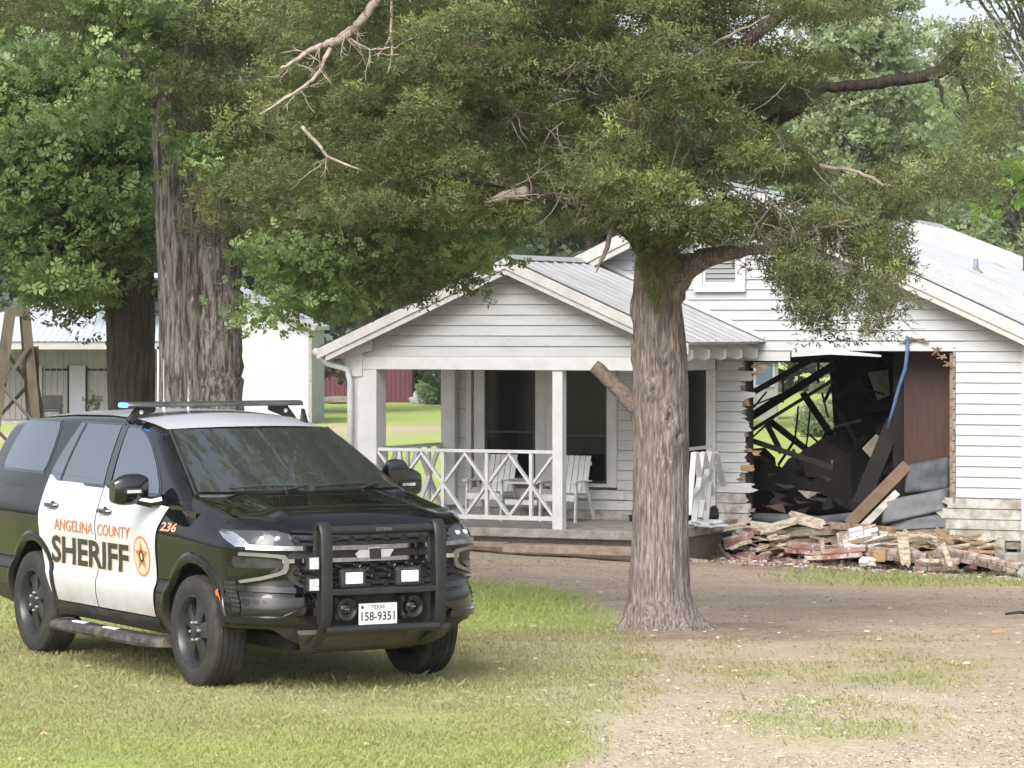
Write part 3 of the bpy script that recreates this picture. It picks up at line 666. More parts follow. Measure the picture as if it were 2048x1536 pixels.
# right side, distance haze put into the pale leaf colour
for i, (px, Y, h, cw, l) in enumerate([
    (1715, 97, 13, 5, 'narrow tree behind the roof ridge, seen under the dark cedar limb'),
    (1745, 100, 15, 5, 'tall pale tree behind the far end of the metal roof'),
    (1705, 128, 17, 9, 'pale tree between the two behind the roof'),
    (1905, 112, 12, 7, 'pale tree with thin top where sky shows through'),
    (2065, 92, 17, 6.5, 'pale tall tree rising at the right edge behind the metal roof'),
    (1840, 150, 14, 9, 'far hazy tree below the sky gap'),
    (1960, 160, 14, 9, 'far hazy tree right of the sky gap')]):
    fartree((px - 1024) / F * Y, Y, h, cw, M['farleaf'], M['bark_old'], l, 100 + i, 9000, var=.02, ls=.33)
for i, (px, Y, h, cw, l) in enumerate([
    (-60, 150, 22, 12, 'dark tree behind the white shed, at its left end'),
    (120, 158, 24, 12, 'dark tree rising over the white shed roof'),
    (330, 160, 22, 12, 'dark tree hidden partly by the massive double trunk'),
    (560, 170, 24, 13, 'dark tree rising over the right end of the white shed'),
    (700, 215, 26, 15, 'dark tree beyond the red barn'),
    (860, 218, 24, 14, 'dark tree right of the red barn'),
    (960, 190, 20, 12, 'dark tree above the porch ridge'),
    (1180, 130, 18, 11, 'dark tree behind the cedar crown')]):
    fartree((px - 1024) / F * Y, Y, h, cw, M['darkleaf'], M['bark_dark'], l, 200 + i, 4200, 'dark trees beyond the outbuildings', low=.06, var=.0, ls=1.15)
# distant wood mass
mk = 15000
xs = r4.uniform(-75, 110, mk); ys = r4.uniform(245, 285, mk); hh = 17 + 5 * fbm(xs, ys * 0, .09, 4) + 3 * fbm(xs, ys * 0, .4, 5); zs = r4.uniform(0, 1, mk) ** .8 * hh
PC = np.stack([xs, ys, zs - 2.2], 1)
fo = scatter('forest', PC, r4.uniform(1.6, 3.4, mk), fbm(xs, zs, .35, 6) + r4.uniform(-.25, .25, mk), rotmats(mk, r4, -.6, .8), FART, M['darkleaf']); tag(fo, kind='stuff')
# lower dark-leaved wood just behind the roof on the right
mk = 9000
xs = r4.uniform(15, 34, mk); ys = r4.uniform(120, 135, mk); hh = 6.5 + 1.6 * fbm(xs, ys * 0, .3, 14); zs = r4.uniform(0, 1, mk) * hh
fo2 = scatter('undergrowth', np.stack([xs, ys, zs - 1], 1), r4.uniform(.6, 1.4, mk), fbm(xs, zs, .8, 16) + r4.uniform(-.25, .25, mk), rotmats(mk, r4, -.6, .8), FART, M['darkleaf']); tag(fo2, kind='stuff')
# bush seen through the broken house
def bush(x, Y, s, m, label, seed):
    r_ = np.random.default_rng(seed); k = 2200; e = empty('bush', (x, Y, float(gz(x, Y))), 0, label, 'bush')
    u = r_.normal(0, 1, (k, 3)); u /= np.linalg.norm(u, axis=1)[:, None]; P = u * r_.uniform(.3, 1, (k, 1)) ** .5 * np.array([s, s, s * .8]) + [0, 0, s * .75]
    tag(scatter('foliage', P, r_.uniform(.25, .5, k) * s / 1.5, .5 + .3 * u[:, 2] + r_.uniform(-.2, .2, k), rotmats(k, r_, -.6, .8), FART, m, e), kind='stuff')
    twigs('stem', [(0, 0, .1)] * 6, random.Random(seed), s * .7, .02, M['twig'], e, -1.2); return e
q = W(1632, 800, 118); bush(q.x, 118, .75, M['farleaf'], 'green bush on the lawn seen through the broken wall', 5)
q = W(1650, 800, 121); bush(q.x, 121, .8, M['farleaf'], 'second green bush, further right, seen through the broken wall', 6)

# ---------------------------------------------------------------- grass and gravel (nobody could count them)
def blades(name, n, Y0, Y1, L0, L1, wd, m, fn, seed, lean=.7):
    r_ = np.random.default_rng(seed)
    Y = r_.uniform(Y0 ** 0.5, Y1 ** 0.5, n) ** 2; x = r_.uniform(-1, 1, n) * (Y * 1040 / F + 1.6)
    k = fn(x, Y, r_); x, Y = x[k], Y[k]; n = len(x); z = gz(x, Y)
    g, s, b = groundmix(x, Y)
    L = r_.uniform(L0, L1, n) * (.6 + .6 * fbm(x, Y, 1.2, 2)); az = r_.uniform(0, 6.28, n); le = r_.uniform(.1, lean, n)
    d = np.stack([np.cos(az) * np.sin(le), np.sin(az) * np.sin(le), np.cos(le)], 1)
    p = np.stack([-np.sin(az), np.cos(az), 0 * az], 1) * (wd * r_.uniform(.6, 1.3, n))[:, None]
    B = np.stack([x, Y, z - .008], 1); mid = B + d * (L * .55)[:, None]; tip = B + d * L[:, None] + np.stack([np.cos(az), np.sin(az), -.5 + 0 * az], 1) * (L * .25)[:, None]
    V = np.stack([B - p, B + p, mid + p * .9, tip], 1).reshape(-1, 3)
    FQ = np.arange(4 * n).reshape(n, 4)
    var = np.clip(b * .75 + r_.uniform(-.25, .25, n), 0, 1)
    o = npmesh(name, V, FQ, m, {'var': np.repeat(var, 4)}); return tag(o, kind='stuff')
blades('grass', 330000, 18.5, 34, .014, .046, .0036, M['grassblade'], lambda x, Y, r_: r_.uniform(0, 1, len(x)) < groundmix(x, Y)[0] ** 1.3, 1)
blades('dry_grass', 100000, 18.5, 42, .012, .036, .003, M['dryblade'], lambda x, Y, r_: r_.uniform(0, 1, len(x)) < np.maximum(groundmix(x, Y)[1] * .55, .22 * groundmix(x, Y)[0]), 2, 1.4)
blades('far_grass', 60000, 34, 50, .04, .10, .007, M['grassblade'], lambda x, Y, r_: r_.uniform(0, 1, len(x)) < groundmix(x, Y)[0] ** 1.5, 3)
blades('tall_weeds', 26000, 18.5, 46, .05, .11, .0045, M['grassblade'], lambda x, Y, r_: (fbm(x, Y, 2.3, 77) > .63) & (r_.uniform(0, 1, len(x)) < groundmix(x, Y)[0]), 4)
# gravel chips
def chips(name, n, Y0, Y1, s0, s1, m, fn, seed):
    r_ = np.random.default_rng(seed)
    Y = r_.uniform(Y0 ** .5, Y1 ** .5, n) ** 2; x = r_.uniform(-1, 1, n) * (Y * 1040 / F + .5); k = fn(x, Y, r_); x, Y = x[k], Y[k]; n = len(x)
    T = np.array([(-1, -1, 0), (1, -1, 0), (1, 1, 0), (-1, 1, 0), (-.6, -.6, .7), (.6, -.5, .8), (.6, .6, .6), (-.5, .6, .7)]) * .5
    Q = np.array([(0, 1, 5, 4), (1, 2, 6, 5), (2, 3, 7, 6), (3, 0, 4, 7), (4, 5, 6, 7)])
    R = rotmats(n, r_, -.4, .4); ro = r_.uniform(0, 6.28, n); c, s = np.cos(ro), np.sin(ro)
    Rz = np.zeros((n, 3, 3)); Rz[:, 0, 0] = c; Rz[:, 0, 1] = -s; Rz[:, 1, 0] = s; Rz[:, 1, 1] = c; Rz[:, 2, 2] = 1
    sc = r_.uniform(s0, s1, n) * r_.uniform(.5, 1, n); st = np.stack([sc, sc * r_.uniform(.4, .9, n), sc * r_.uniform(.4, .8, n)], 1)
    P = np.einsum('nij,nvj->nvi', Rz, T[None] * st[:, None]) + np.stack([x, Y, gz(x, Y) - .004], 1)[:, None]
    FQ = (Q[None] + (np.arange(n) * 8)[:, None, None]).reshape(-1, 4)
    return tag(npmesh(name, P.reshape(-1, 3), FQ, m, {'var': np.repeat(r_.uniform(0, 1, n), 8)}), kind='stuff')
M['stone'] = leafmat('limestone_chips', (.34, .27, .20), (.50, .42, .33), (.68, .62, .53), 0)
chips('gravel', 52000, 18.5, 31, .007, .024, M['stone'], lambda x, Y, r_: r_.uniform(0, 1, len(x)) < np.maximum(groundmix(x, Y)[1], .02) * (.35 + .9 * (fbm(x, Y, 1.8, 31) > .5)), 5)
M['leaf_litter'] = leafmat('leaf_litter', (.05, .035, .025), (.12, .08, .05), (.28, .18, .10), 0)
chips('leaf_litter', 26000, 20, 47, .008, .028, M['leaf_litter'], lambda x, Y, r_: (groundmix(x, Y)[0] < .5) & (r_.uniform(0, 1, len(x)) < .25 + .7 * (fbm(x, Y, 1.1, 41) > .55)), 6)

M['fallen'] = leafmat('fallen_leaves', (.30, .22, .12), (.45, .36, .22), (.60, .52, .38), 0)
chips('fallen_leaves', 900, 19, 40, .03, .07, M['fallen'], lambda x, Y, r_: r_.uniform(0, 1, len(x)) < .8, 9)
# ================================================================ the damaged house
HA = math.radians(25); HO = Vector((4.67, 47.0, 0))
hs_, hc_ = math.sin(HA), math.cos(HA)
def fac(px, py, v=0):
    """photo pixel -> (u, z) on the house plane v metres behind the main wall"""
    k = (px - 1024) / F; Y = (v + HO.x * hs_ + HO.y * hc_) / (k * hs_ + hc_); x = k * Y
    return ((x - HO.x) * hc_ - (Y - HO.y) * hs_, CZ + (HY - py) / F * Y)
def fv(px, py, v=0): u, z = fac(px, py, v); return Vector((u, v, z))
def HWp(u, v, z): return Vector((HO.x + u * hc_ + v * hs_, HO.y - u * hs_ + v * hc_, z))
house = empty('damaged_house', HO, -HA, 'white clapboard house with metal roof and a gaping hole smashed through its front wall', 'house')
def H(name, mb, mats, smooth=False, parent=None, label=None, bevel=0, angle=None):
    o = mb.build(name, mats, parent or house, smooth, bevel=bevel, angle=angle)
    if label: o['label'] = label
    return o

def jag(u, z0, z1, amp, r_, n=4):
    return [(u + r_.uniform(-amp, amp), z0 + (z1 - z0) * (i + .5) / n) for i in range(n)]
def board(u0, u1, z0, h, v=0, j0=0, j1=0, m=None, r_=rnd, gable=None, tilt=0, name='siding_board'):
    """lap board in the wall plane v; j0/j1 broken ends; gable(z)->(umin,umax) slopes the ends"""
    z0 += .004; h -= .006; z1 = z0 + h
    L = jag(u0, z0, z1, j0, r_, 5) if j0 else []
    R = jag(u1, z0, z1, j1, r_, 5) if j1 else []
    if gable:
        a0, a1 = gable(z0); b0, b1 = gable(z1)
        poly = [(max(u0, a0), z0), (min(u1, a1), z0)]
        if min(u1, b1) - max(u0, b0) > .02: poly += [(min(u1, b1), z1), (max(u0, b0), z1)]
        else: poly += [((b0 + b1) / 2 if u0 < (b0 + b1) / 2 < u1 else min(u1, b1), z1)]
        if poly[1][0] - poly[0][0] < .05: return None
    else:
        poly = [(u0, z0), (u1, z0)] + R + [(u1, z1), (u0, z1)] + L[::-1]
        if j1: poly[1] = (u1 + r_.uniform(-j1, j1) * .7, z0); poly[2 + len(R)] = (u1 + r_.uniform(-j1, j1) * .7, z1)
        if j0: poly[0] = (u0 + r_.uniform(-j0, j0) * .7, z0); poly[3 + len(R)] = (u0 + r_.uniform(-j0, j0) * .7, z1)
    mb = MB(); n = len(poly)
    def vv(z): t = (z - z0) / h; return v - (.030 - .020 * t)
    fr = [(p[0], vv(p[1]), p[1] + tilt * (p[0] - u0)) for p in poly]; bk = [(p[0], v + .004, p[1] + tilt * (p[0] - u0)) for p in poly]
    mb.add(fr + bk, [tuple(range(n)), tuple(range(2 * n - 1, n - 1, -1))] + [((i + 1) % n, i, n + i, n + (i + 1) % n) for i in range(n)])
    return H(name, mb, m or M['white'])

EXP = .1425
# gable geometry
MA = (-1.77, 5.10); MS = .452           # main gable apex, slope
def mg(z): return (MA[0] - (MA[1] - .16 - z) / MS, MA[0] + (MA[1] - .16 - z) / MS)
PA = (-3.92, 4.04); PS = .43           # porch gable
def pg(z): return (PA[0] - (PA[1] - .14 - z) / PS, PA[0] + (PA[1] - .14 - z) / PS)
UL, UR = -6.15, 2.46
HOLE = (-1.53, 1.48, .37, 2.76)
# sheathing behind the boards, cut round the hole (dark, thick)
sh = MB(); T = .11
for (a, b, c, d) in [(UL, HOLE[0] - .02, .1, 2.76), (HOLE[1] + .03, UR, .1, 2.76), (UL, UR, 2.765, 2.95)]:
    sh.box(((a + b) / 2, T / 2 + .006, (c + d) / 2), (b - a, T, d - c))
sh.prism([(UL, .006, 2.955), (UR, .006, 2.955), (MA[0] + .02, .006, 4.93), (MA[0] - .02, .006, 4.93)], (0, T, 0))
H('sheathing', sh, M['oldwood'])
# main wall boards
rB = random.Random(3)
k = 0; z = .21
WINS = [(-5.59, -4.76), (-4.44, -3.62)]
while z < 4.9:
    lo, hi = UL, UR
    zc = z + EXP / 2
    dirty = z < .66
    mt = M['dirty'] if dirty else M['white']
    segs = []
    if z < 2.60:
        # left part up to the hole (begins right of the door casing) and the porch back wall
        e = -1.53 + rB.choice([rB.uniform(-.10, -.02), rB.uniform(-.03, .05), rB.uniform(.04, .17)])
        if z < .66: e = -1.53 + rB.uniform(-.05, .06)
        segs.append((-1.97, e, 0, rB.choice([.03, .06, .11]), mt))
        sr = 1.50
        if dirty: segs.append((1.42 - rB.uniform(0, .16) + (-.4 if z < .3 else 0), UR, .06, 0, mt))
        else: segs.append((sr + .03, UR, 0, 0, mt))
        pm = M['porchwall'] if z > .4 else M['dirty']
        if z > .3:
            if z < .72:
                segs += [(UL, -5.2, 0, 0, pm), (-5.2, -3.4, 0, 0, pm), (-3.4, -2.55, 0, 0, pm)]
            else:
                segs += [(UL, -5.78, 0, 0, pm), (-3.485, -2.60, 0, 0, pm)]
    elif z < 2.75:
        segs += [(UL, -4.1, 0, 0, M['porchwall']), (-4.1, -2.0, 0, 0, M['porchwall']), (-2.0, -.87, 0, 0, mt), (1.53, UR, 0, 0, mt)]
    else:
        br = [UL - 3] + sorted(rB.uniform(-5, 2.2) for _ in range(1 if z > 4 else 2)) + [UR + 3]
        for a, b in zip(br[:-1], br[1:]):
            a2, b2 = max(a, mg(z)[0]), min(b, mg(z)[1])
            if b2 - a2 > .06: segs.append((a2, b2, 'g', 0, mt))
    for (a, b, j0, j1, mm) in segs:
        if j0 == 'g':
            a3, b3 = (a, b)
            if z < 3.0: a3, b3 = max(a, UL), min(b, UR); 
            board(a3 + .001, b3 - .001, z, EXP, 0, m=mm, gable=mg)
        else: board(a + .001, b - .001, z + rB.uniform(-.002, .002), EXP, 0, j0, j1, mm, rB)
    z += EXP; k += 1
# corner boards
H('corner_board', MB().box((UR + .06, -.02, 1.72), (.12, .05, 2.86)), M['trim'], bevel=.004)
H('corner_board', MB().box((UR + .125, .06, 1.72), (.03, .14, 2.86)), M['trim'])
H('corner_board', MB().box((UL - .06, -.02, 1.55), (.12, .05, 2.4)), M['trim'])
H('corner_post_base', MB().box((UR + .06, .0, .16), (.13, .10, .42)), M['dirty'], label='weathered foot of the corner board')
# side walls, back wall with breach
HD = 9.4
sw = MB(); sw.box((UR - .06, HD / 2 + .12, 1.30), (.1, HD, 3.2)); H('side_wall', sw, M['white'])
sw = MB()
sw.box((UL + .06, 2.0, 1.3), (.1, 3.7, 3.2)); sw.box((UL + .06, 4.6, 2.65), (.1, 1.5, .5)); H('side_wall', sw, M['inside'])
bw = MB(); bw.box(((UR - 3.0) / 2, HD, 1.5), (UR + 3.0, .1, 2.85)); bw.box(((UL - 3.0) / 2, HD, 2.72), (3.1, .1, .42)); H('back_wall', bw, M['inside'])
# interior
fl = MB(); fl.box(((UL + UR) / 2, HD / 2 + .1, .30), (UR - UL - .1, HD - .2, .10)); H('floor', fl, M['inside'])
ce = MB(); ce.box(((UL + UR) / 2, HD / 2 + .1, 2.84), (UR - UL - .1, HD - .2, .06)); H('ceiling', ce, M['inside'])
pt = MB(); pt.box((-.05, 4.6, 1.57), (.1, 4.0, 2.45)); pt.box((.9, 4.0, 1.57), (1.9, .1, 2.45)); H('partition', pt, M['nearblack'])
a = fac(1808, 700, .55); b = fac(1896, 935, .55)
H('brown_panel', MB().box(((a[0] + b[0] + .25) / 2, .57, (2.8 + b[1]) / 2), (b[0] - a[0] + .25, .04, 2.8 - b[1])), M['brownpanel'], label='brown wood panel standing inside the hole')
H('brown_panel', MB().box((a[0] - .10, .75, 1.7), (.24, .03, 2.2)), M['inside'])
# cut studs and the sawn edge of the boards at the right of the hole
eg = MB()
for i in range(15): eg.box((1.505 + rB.uniform(-.008, .008), -.006, .70 + i * EXP + .07), (.035, .04, EXP - .015))
H('broken_edge', eg, mat('board_ends', (.30, .26, .21), .85, col2=(.16, .13, .10), scale=9))
H('stud', MB().box((1.455, .07, 1.6), (.05, .1, 2.3)), M['oldwood']); H('stud', MB().box((-1.49, .07, 1.5), (.045, .1, 2.3)), M['inside'])
# splinters: broken inner sheathing showing orange wood at the left edge
for (x_, y_, l, h_) in [(1515, 733, .35, .05), (1520, 742, .22, .04), (1508, 748, .2, .035), (1492, 805, .12, .09), (1510, 906, .18, .07), (1492, 936, .32, .09), (1500, 1020, .15, .05), (1490, 870, .1, .05), (1496, 900, .14, .05)]:
    u, z_ = fac(x_, y_, 0); u += .06; l *= .7; mb = MB(); n = 5
    top = [(u + l / 2 - rB.uniform(0, .06), z_ + h_ * (.5 - i / 4)) for i in range(5)]
    mb.prism([(u - l / 2, -.032, z_ - h_ / 2), (u - l / 2 - .03, -.032, z_), (u - l / 2, -.032, z_ + h_ / 2)] + [(p[0], -.034, p[1]) for p in top], (0, .018, 0))
    H('splinter', mb, M['splinter'] if rB.random() < .7 else M['wood'], label='torn raw wood sticking out of the hole edge')
mb = MB(); a = fv(1583, 712, -.06); b = fv(1762, 714, -.10)
mb.bar(fv(1583, 706, -.05), fv(1762, 711, -.12), .02, .085, up=(0, 1, 0)); mb.f and None
H('dangling_board', MB().prism([fv(1583, 699, -.045), fv(1583, 714, -.05), fv(1660, 709, -.07), fv(1762, 714, -.1), fv(1762, 710, -.1), fv(1670, 699, -.06)], (0, .018, 0)), M['white'], label='loose white board hanging under the top of the hole')
tr_ = MB()
for (x_, y_) in [(1876, 700), (1888, 712), (1898, 726)]:
    c = fv(x_, y_, -.03)
    for k in range(9):
        d = Vector((rB.uniform(-.1, .06), rB.uniform(-.05, .02), rB.uniform(-.09, .05))); tr_.bar(c, c + d, .03, .012)
H('torn_wood', tr_, M['splinter'])
tr_ = MB(); c = fv(1825, 679, -.03)
for k in range(12): tr_.bar(c + Vector((rB.uniform(-.1, .1), 0, 0)), c + Vector((rB.uniform(-.25, .25), -.03, rB.uniform(-.05, .03))), .03, .01)
H('torn_wood', tr_, M['splinter'])
H('wall_gap', MB().box((.68, -.012, 2.925), (2.0, .03, .018)), M['nearblack'])

# fallen lath and joists, silhouetted against the light beyond
stk = [((1497, 790), (1628, 716), .11), ((1500, 835), (1660, 735), .15), ((1520, 850), (1650, 770), .06), ((1612, 795), (1662, 870), .13), ((1535, 850), (1560, 900), .10), ((1500, 880), (1650, 930), .10), ((1550, 850), (1640, 920), .12), ((1495, 815), (1570, 786), .025), ((1510, 870), (1545, 838), .025), ((1500, 800), (1520, 775), .02), ((1510, 812), (1530, 787), .02), ((1515, 855), (1600, 800), .03), ((1496, 830), (1555, 792), .03), ((1560, 925), (1590, 880), .04), ((1575, 945), (1610, 900), .05), ((1588, 905), (1605, 945), .05), ((1570, 955), (1665, 940), .10), ((1596, 820), (1590, 880), .012), ((1621, 812), (1612, 900), .012), ((1566, 760), (1566, 800), .012), ((1618, 868), (1642, 890), .02), ((1655, 860), (1640, 890), .05), ((1637, 715), (1636, 760), .018), ((1645, 790), (1655, 830), .02), ((1650, 800), (1665, 770), .05), ((1500, 910), (1545, 925), .06), ((1560, 935), (1580, 955), .03)]
for i, (p, q_, wd) in enumerate(stk):
    v = .9 + (i * 37 % 23) / 23 * 2.2
    A_ = fv(*p, v); B_ = fv(*q_, v + rB.uniform(-.3, .5)); d = (B_ - A_) * .12
    H('fallen_lath' if wd < .07 else 'fallen_joist', MB().bar(A_ - d, B_ + d, wd * .72, .05, up=(0, 1, 0)), M['nearblack'])
# dark heaps that bound the opening
def heap(pts, v, d, m, name, label=None):
    mb = MB(); P = [fv(a, b, v) for a, b in pts]; c = sum(P, Vector()) / len(P)
    ring0 = P; ring1 = [c + (p - c) * .8 + Vector((0, -d, 0)) for p in P]; ring2 = [c + (p - c) * .35 + Vector((rB.uniform(-.05, .05), -d * 1.5, rB.uniform(-.05, .05))) for p in P]
    n = len(P); mb.add(ring0 + ring1 + ring2 + [c + Vector((0, -d * 1.6, 0))], [(i, (i + 1) % n, n + (i + 1) % n, n + i) for i in range(n)] + [(n + i, n + (i + 1) % n, 2 * n + (i + 1) % n, 2 * n + i) for i in range(n)] + [(2 * n + i, 2 * n + (i + 1) % n, 3 * n) for i in range(n)] + [tuple(range(n))])
    return H(name, mb, m, label=label)
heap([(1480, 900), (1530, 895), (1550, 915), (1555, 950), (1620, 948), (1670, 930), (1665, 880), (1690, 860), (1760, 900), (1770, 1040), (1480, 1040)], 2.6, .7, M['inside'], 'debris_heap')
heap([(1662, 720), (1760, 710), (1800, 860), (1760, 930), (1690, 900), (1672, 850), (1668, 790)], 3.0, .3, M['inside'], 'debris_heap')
# loose plaster boards deep inside, still catching light
for pts, v in [([(1752, 868), (1773, 887), (1752, 927), (1724, 897)], 1.4), ([(1636, 912), (1654, 911), (1648, 930)], 1.8), ([(1655, 922), (1667, 920), (1660, 945), (1650, 935)], 1.8), ([(1595, 980), (1640, 985), (1615, 998)], 1.2), ([(1735, 745), (1775, 740), (1780, 790), (1755, 800)], 2.2)]:
    H('plaster_piece', MB().prism([fv(a, b, v + rB.uniform(-.1, .1)) for a, b in pts], (0, .02, 0)), M['concrete'])
for i in range(30):
    x0_, y0_ = rB.uniform(1668, 1800), rB.uniform(760, 1010); l_ = rB.uniform(20, 110); a_ = rB.choice([rB.uniform(.6, 1.4), rB.uniform(-1.3, -.5), rB.uniform(-.3, .3)]); v = rB.uniform(1.6, 3.4)
    if y0_ > 900: v = rB.uniform(1.0, 2.4)
    H('fallen_lath', MB().bar(fv(x0_, y0_, v), fv(x0_ + l_ * math.cos(a_), y0_ - l_ * math.sin(a_), v + rB.uniform(-.3, .3)), rB.choice([.03, .04, .09, .16]), .03, up=(0, 1, 0)), rB.choice([M['inside'], M['nearblack'], M['nearblack'], M['nearblack'], M['oldwood_dark']]))
for i in range(14):
    x0_, y0_ = rB.uniform(1500, 1800), rB.uniform(940, 1030); v = rB.uniform(.2, 1.2); P_ = [fv(x0_ + rB.uniform(-28, 28), y0_ + rB.uniform(-14, 14), v + rB.uniform(-.1, .1)) for _ in range(4)]
    H('plaster_piece', MB().add([tuple(p) for p in P_] + [tuple(p + Vector((0, .02, .01))) for p in P_], [(0, 1, 2), (0, 2, 3), (4, 6, 5), (4, 7, 6)]), rB.choice([M['inside'], M['oldwood_dark'], M['brownpanel']]))
H('sill_beam', MB().bar(fv(1540, 1075, .02), fv(1900, 1065, .02), .12, .12), M['oldwood'])
H('sill_beam', MB().bar(fv(1740, 1063, -.03), fv(1905, 1075, -.06), .10, .07), M['wood'], label='raw broken sill beam under the right of the hole')
H('sill_beam', MB().bar(fv(1480, 1060, .05), fv(1700, 1075, .0), .10, .09), M['splinter'])
# hanging floor skirt
for (a, b, c) in [((1890, 1076), (1990, 1110), .0)]:
    pass
pier = MB(); u, z_ = fac(2000, 1090, -.01); 
H('foundation_post', MB().box((fac(2001, 1090)[0], .02, .08), (.14, .12, .42)), M['dirty']); H('foundation_post', MB().box((-1.2, .6, .0), (.3, .3, .6)), M['brick'])
H('crawlspace', MB().box(((UL + UR) / 2 + .1, 1.2, .0), (UR - UL - .3, .1, .5)), M['inside'])  # dark wall standing in for the shade under the floor
H('foundation_wall', MB().box((-4.0, -.02, .12), (4.2, .06, .5)), M['dirty'])

# ---- roofs: corrugated sheets, each its own part
def sheet(ridge0, ridge1, eave0, eave1, name='roof_sheet', ribs=3, parent=None):
    """sheet between ridge line (r0->r1) and eave line; ribs run ridge to eave"""
    prof = []
    for i in range(ribs):
        b = i / ribs; w_ = 1 / ribs
        prof += [(b, 0), (b + w_ * .30, 0), (b + w_ * .34, .010), (b + w_ * .38, 0), (b + w_ * .62, 0), (b + w_ * .66, .010), (b + w_ * .70, 0), (b + w_ * .90, 0), (b + w_ * .94, .024), (b + w_ * .985, .024)]
    prof.append((1, 0))
    nr = (Vector(eave0) - Vector(ridge0)).cross(Vector(ridge1) - Vector(ridge0)).normalized()
    if nr.z < 0: nr = -nr
    P = []
    for t in (0, .33, .66, 1):
        row = []
        for s_, h_ in prof:
            a = Vector(ridge0).lerp(Vector(ridge1), s_); b = Vector(eave0).lerp(Vector(eave1), s_)
            row.append(a.lerp(b, t) + nr * (h_ + rB.uniform(-.001, .001)))
        P.append(row)
    bot = [[p - nr * .006 for p in row] for row in P]
    mb = MB(); mb.grid(P); mb.grid(bot)
    return H(name, mb, M['roof'])
def roof(apex_u, apex_z, slope, u_eave_l, u_eave_r, v0, v1, ridge_drop=0, wsheet=.96, name='roof_sheet'):
    n = max(1, round((v1 - v0) / wsheet))
    for side, ue in ((-1, u_eave_l), (1, u_eave_r)):
        for i in range(n):
            a = v0 + (v1 - v0) * i / n; b = v0 + (v1 - v0) * (i + 1) / n
            za = apex_z - ridge_drop * (a - v0) / (v1 - v0); zb_ = apex_z - ridge_drop * (b - v0) / (v1 - v0)
            ze = apex_z - slope * abs(ue - apex_u)
            o = rB.uniform(-.01, .02)
            sheet((apex_u, a, za), (apex_u, b + .0, zb_), (ue + side * o, a, ze - slope * o), (ue + side * o, b, ze - slope * o), name)
    # ridge cap
    mb = MB(); P = []
    for v in np.linspace(v0 - .02, v1 + .02, 12):
        zc = apex_z - ridge_drop * (v - v0) / (v1 - v0)
        P.append([(apex_u - .17, v, zc - .17 * slope + .032), (apex_u - .03, v, zc + .03), (apex_u + .03, v, zc + .03), (apex_u + .17, v, zc - .17 * slope + .032)])
    mb.grid(P); H('ridge_cap', mb, M['roof'])
MRZ = MA[1] + .02
roof(MA[0], MRZ, MS, -6.75, 3.25, -.42, 9.55, ridge_drop=.34)
roof(PA[0], PA[1] + .02, PS, -6.80, -1.24, -2.88, .0)
# closing flashing where the porch roof meets the wall
mb = MB()
for s_ in (-1, 1):
    ue = -6.8 if s_ < 0 else -1.24
    P = [[(PA[0], -.03, PA[1] + .10), (PA[0], -.10, PA[1] + .045)], [(ue, -.03, PA[1] - PS * abs(ue - PA[0]) + .10), (ue, -.10, PA[1] - PS * abs(ue - PA[0]) + .045)]]
    mb.grid(P)
H('flashing', mb, M['trim'])
# rafters / soffit boards under roofs (solid under-deck)
def deck(au, az, sl, ul, ur, v0, v1, m, drop=0):
    for ue in (ul, ur):
        ze = az - sl * abs(ue - au)
        mb = MB(); t = .03
        mb.add([(au, v0, az - .03), (ue, v0, ze - .03), (ue, v1, ze - .03), (au, v1, az - .03 - drop), (au, v0, az - .03 - t), (ue, v0, ze - .03 - t), (ue, v1, ze - .03 - t), (au, v1, az - .03 - t - drop)],
               [(0, 1, 2, 3), (7, 6, 5, 4), (0, 4, 5, 1), (1, 5, 6, 2), (2, 6, 7, 3), (3, 7, 4, 0)])
        H('roof_deck', mb, m)
deck(MA[0], MRZ, MS, -6.7, 3.2, -.38, 9.5, M['porchwall'], .34)
deck(PA[0], PA[1] + .02, PS, -6.74, -1.30, -2.83, -.11, M['porchwall'])
# rake boards (two layers each)
def rake(au, az, sl, ue, v, h1, h2, m=None):
    s_ = 1 if ue > au else -1; ze = az - sl * abs(ue - au)
    top = lambda u: az - sl * abs(u - au)
    mb = MB().prism([(au, v, top(au) - .02), (ue, v, top(ue) - .02), (ue, v, top(ue) - .02 - h1), (au, v, top(au) - .02 - h1)], (0, .028, 0))
    H('rake_board', mb, m or M['fascia'])
    a2 = ue - s_ * .12
    mb = MB().prism([(au, v + .03, top(au) - .02 - h1 * .8), (a2, v + .03, top(a2) - .02 - h1 * .8), (a2, v + .03, top(a2) - .02 - h1 - h2), (au, v + .03, top(au) - .02 - h1 - h2)], (0, .05, 0))
    H('rake_trim', mb, m or M['fascia'])
rake(MA[0], MRZ, MS, 3.25, -.43, .17, .09); rake(MA[0], MRZ, MS, -6.75, -.43, .17, .09)
rake(PA[0], PA[1] + .02, PS, -6.80, -2.89, .14, .08); rake(PA[0], PA[1] + .02, PS, -1.24, -2.89, .14, .08)
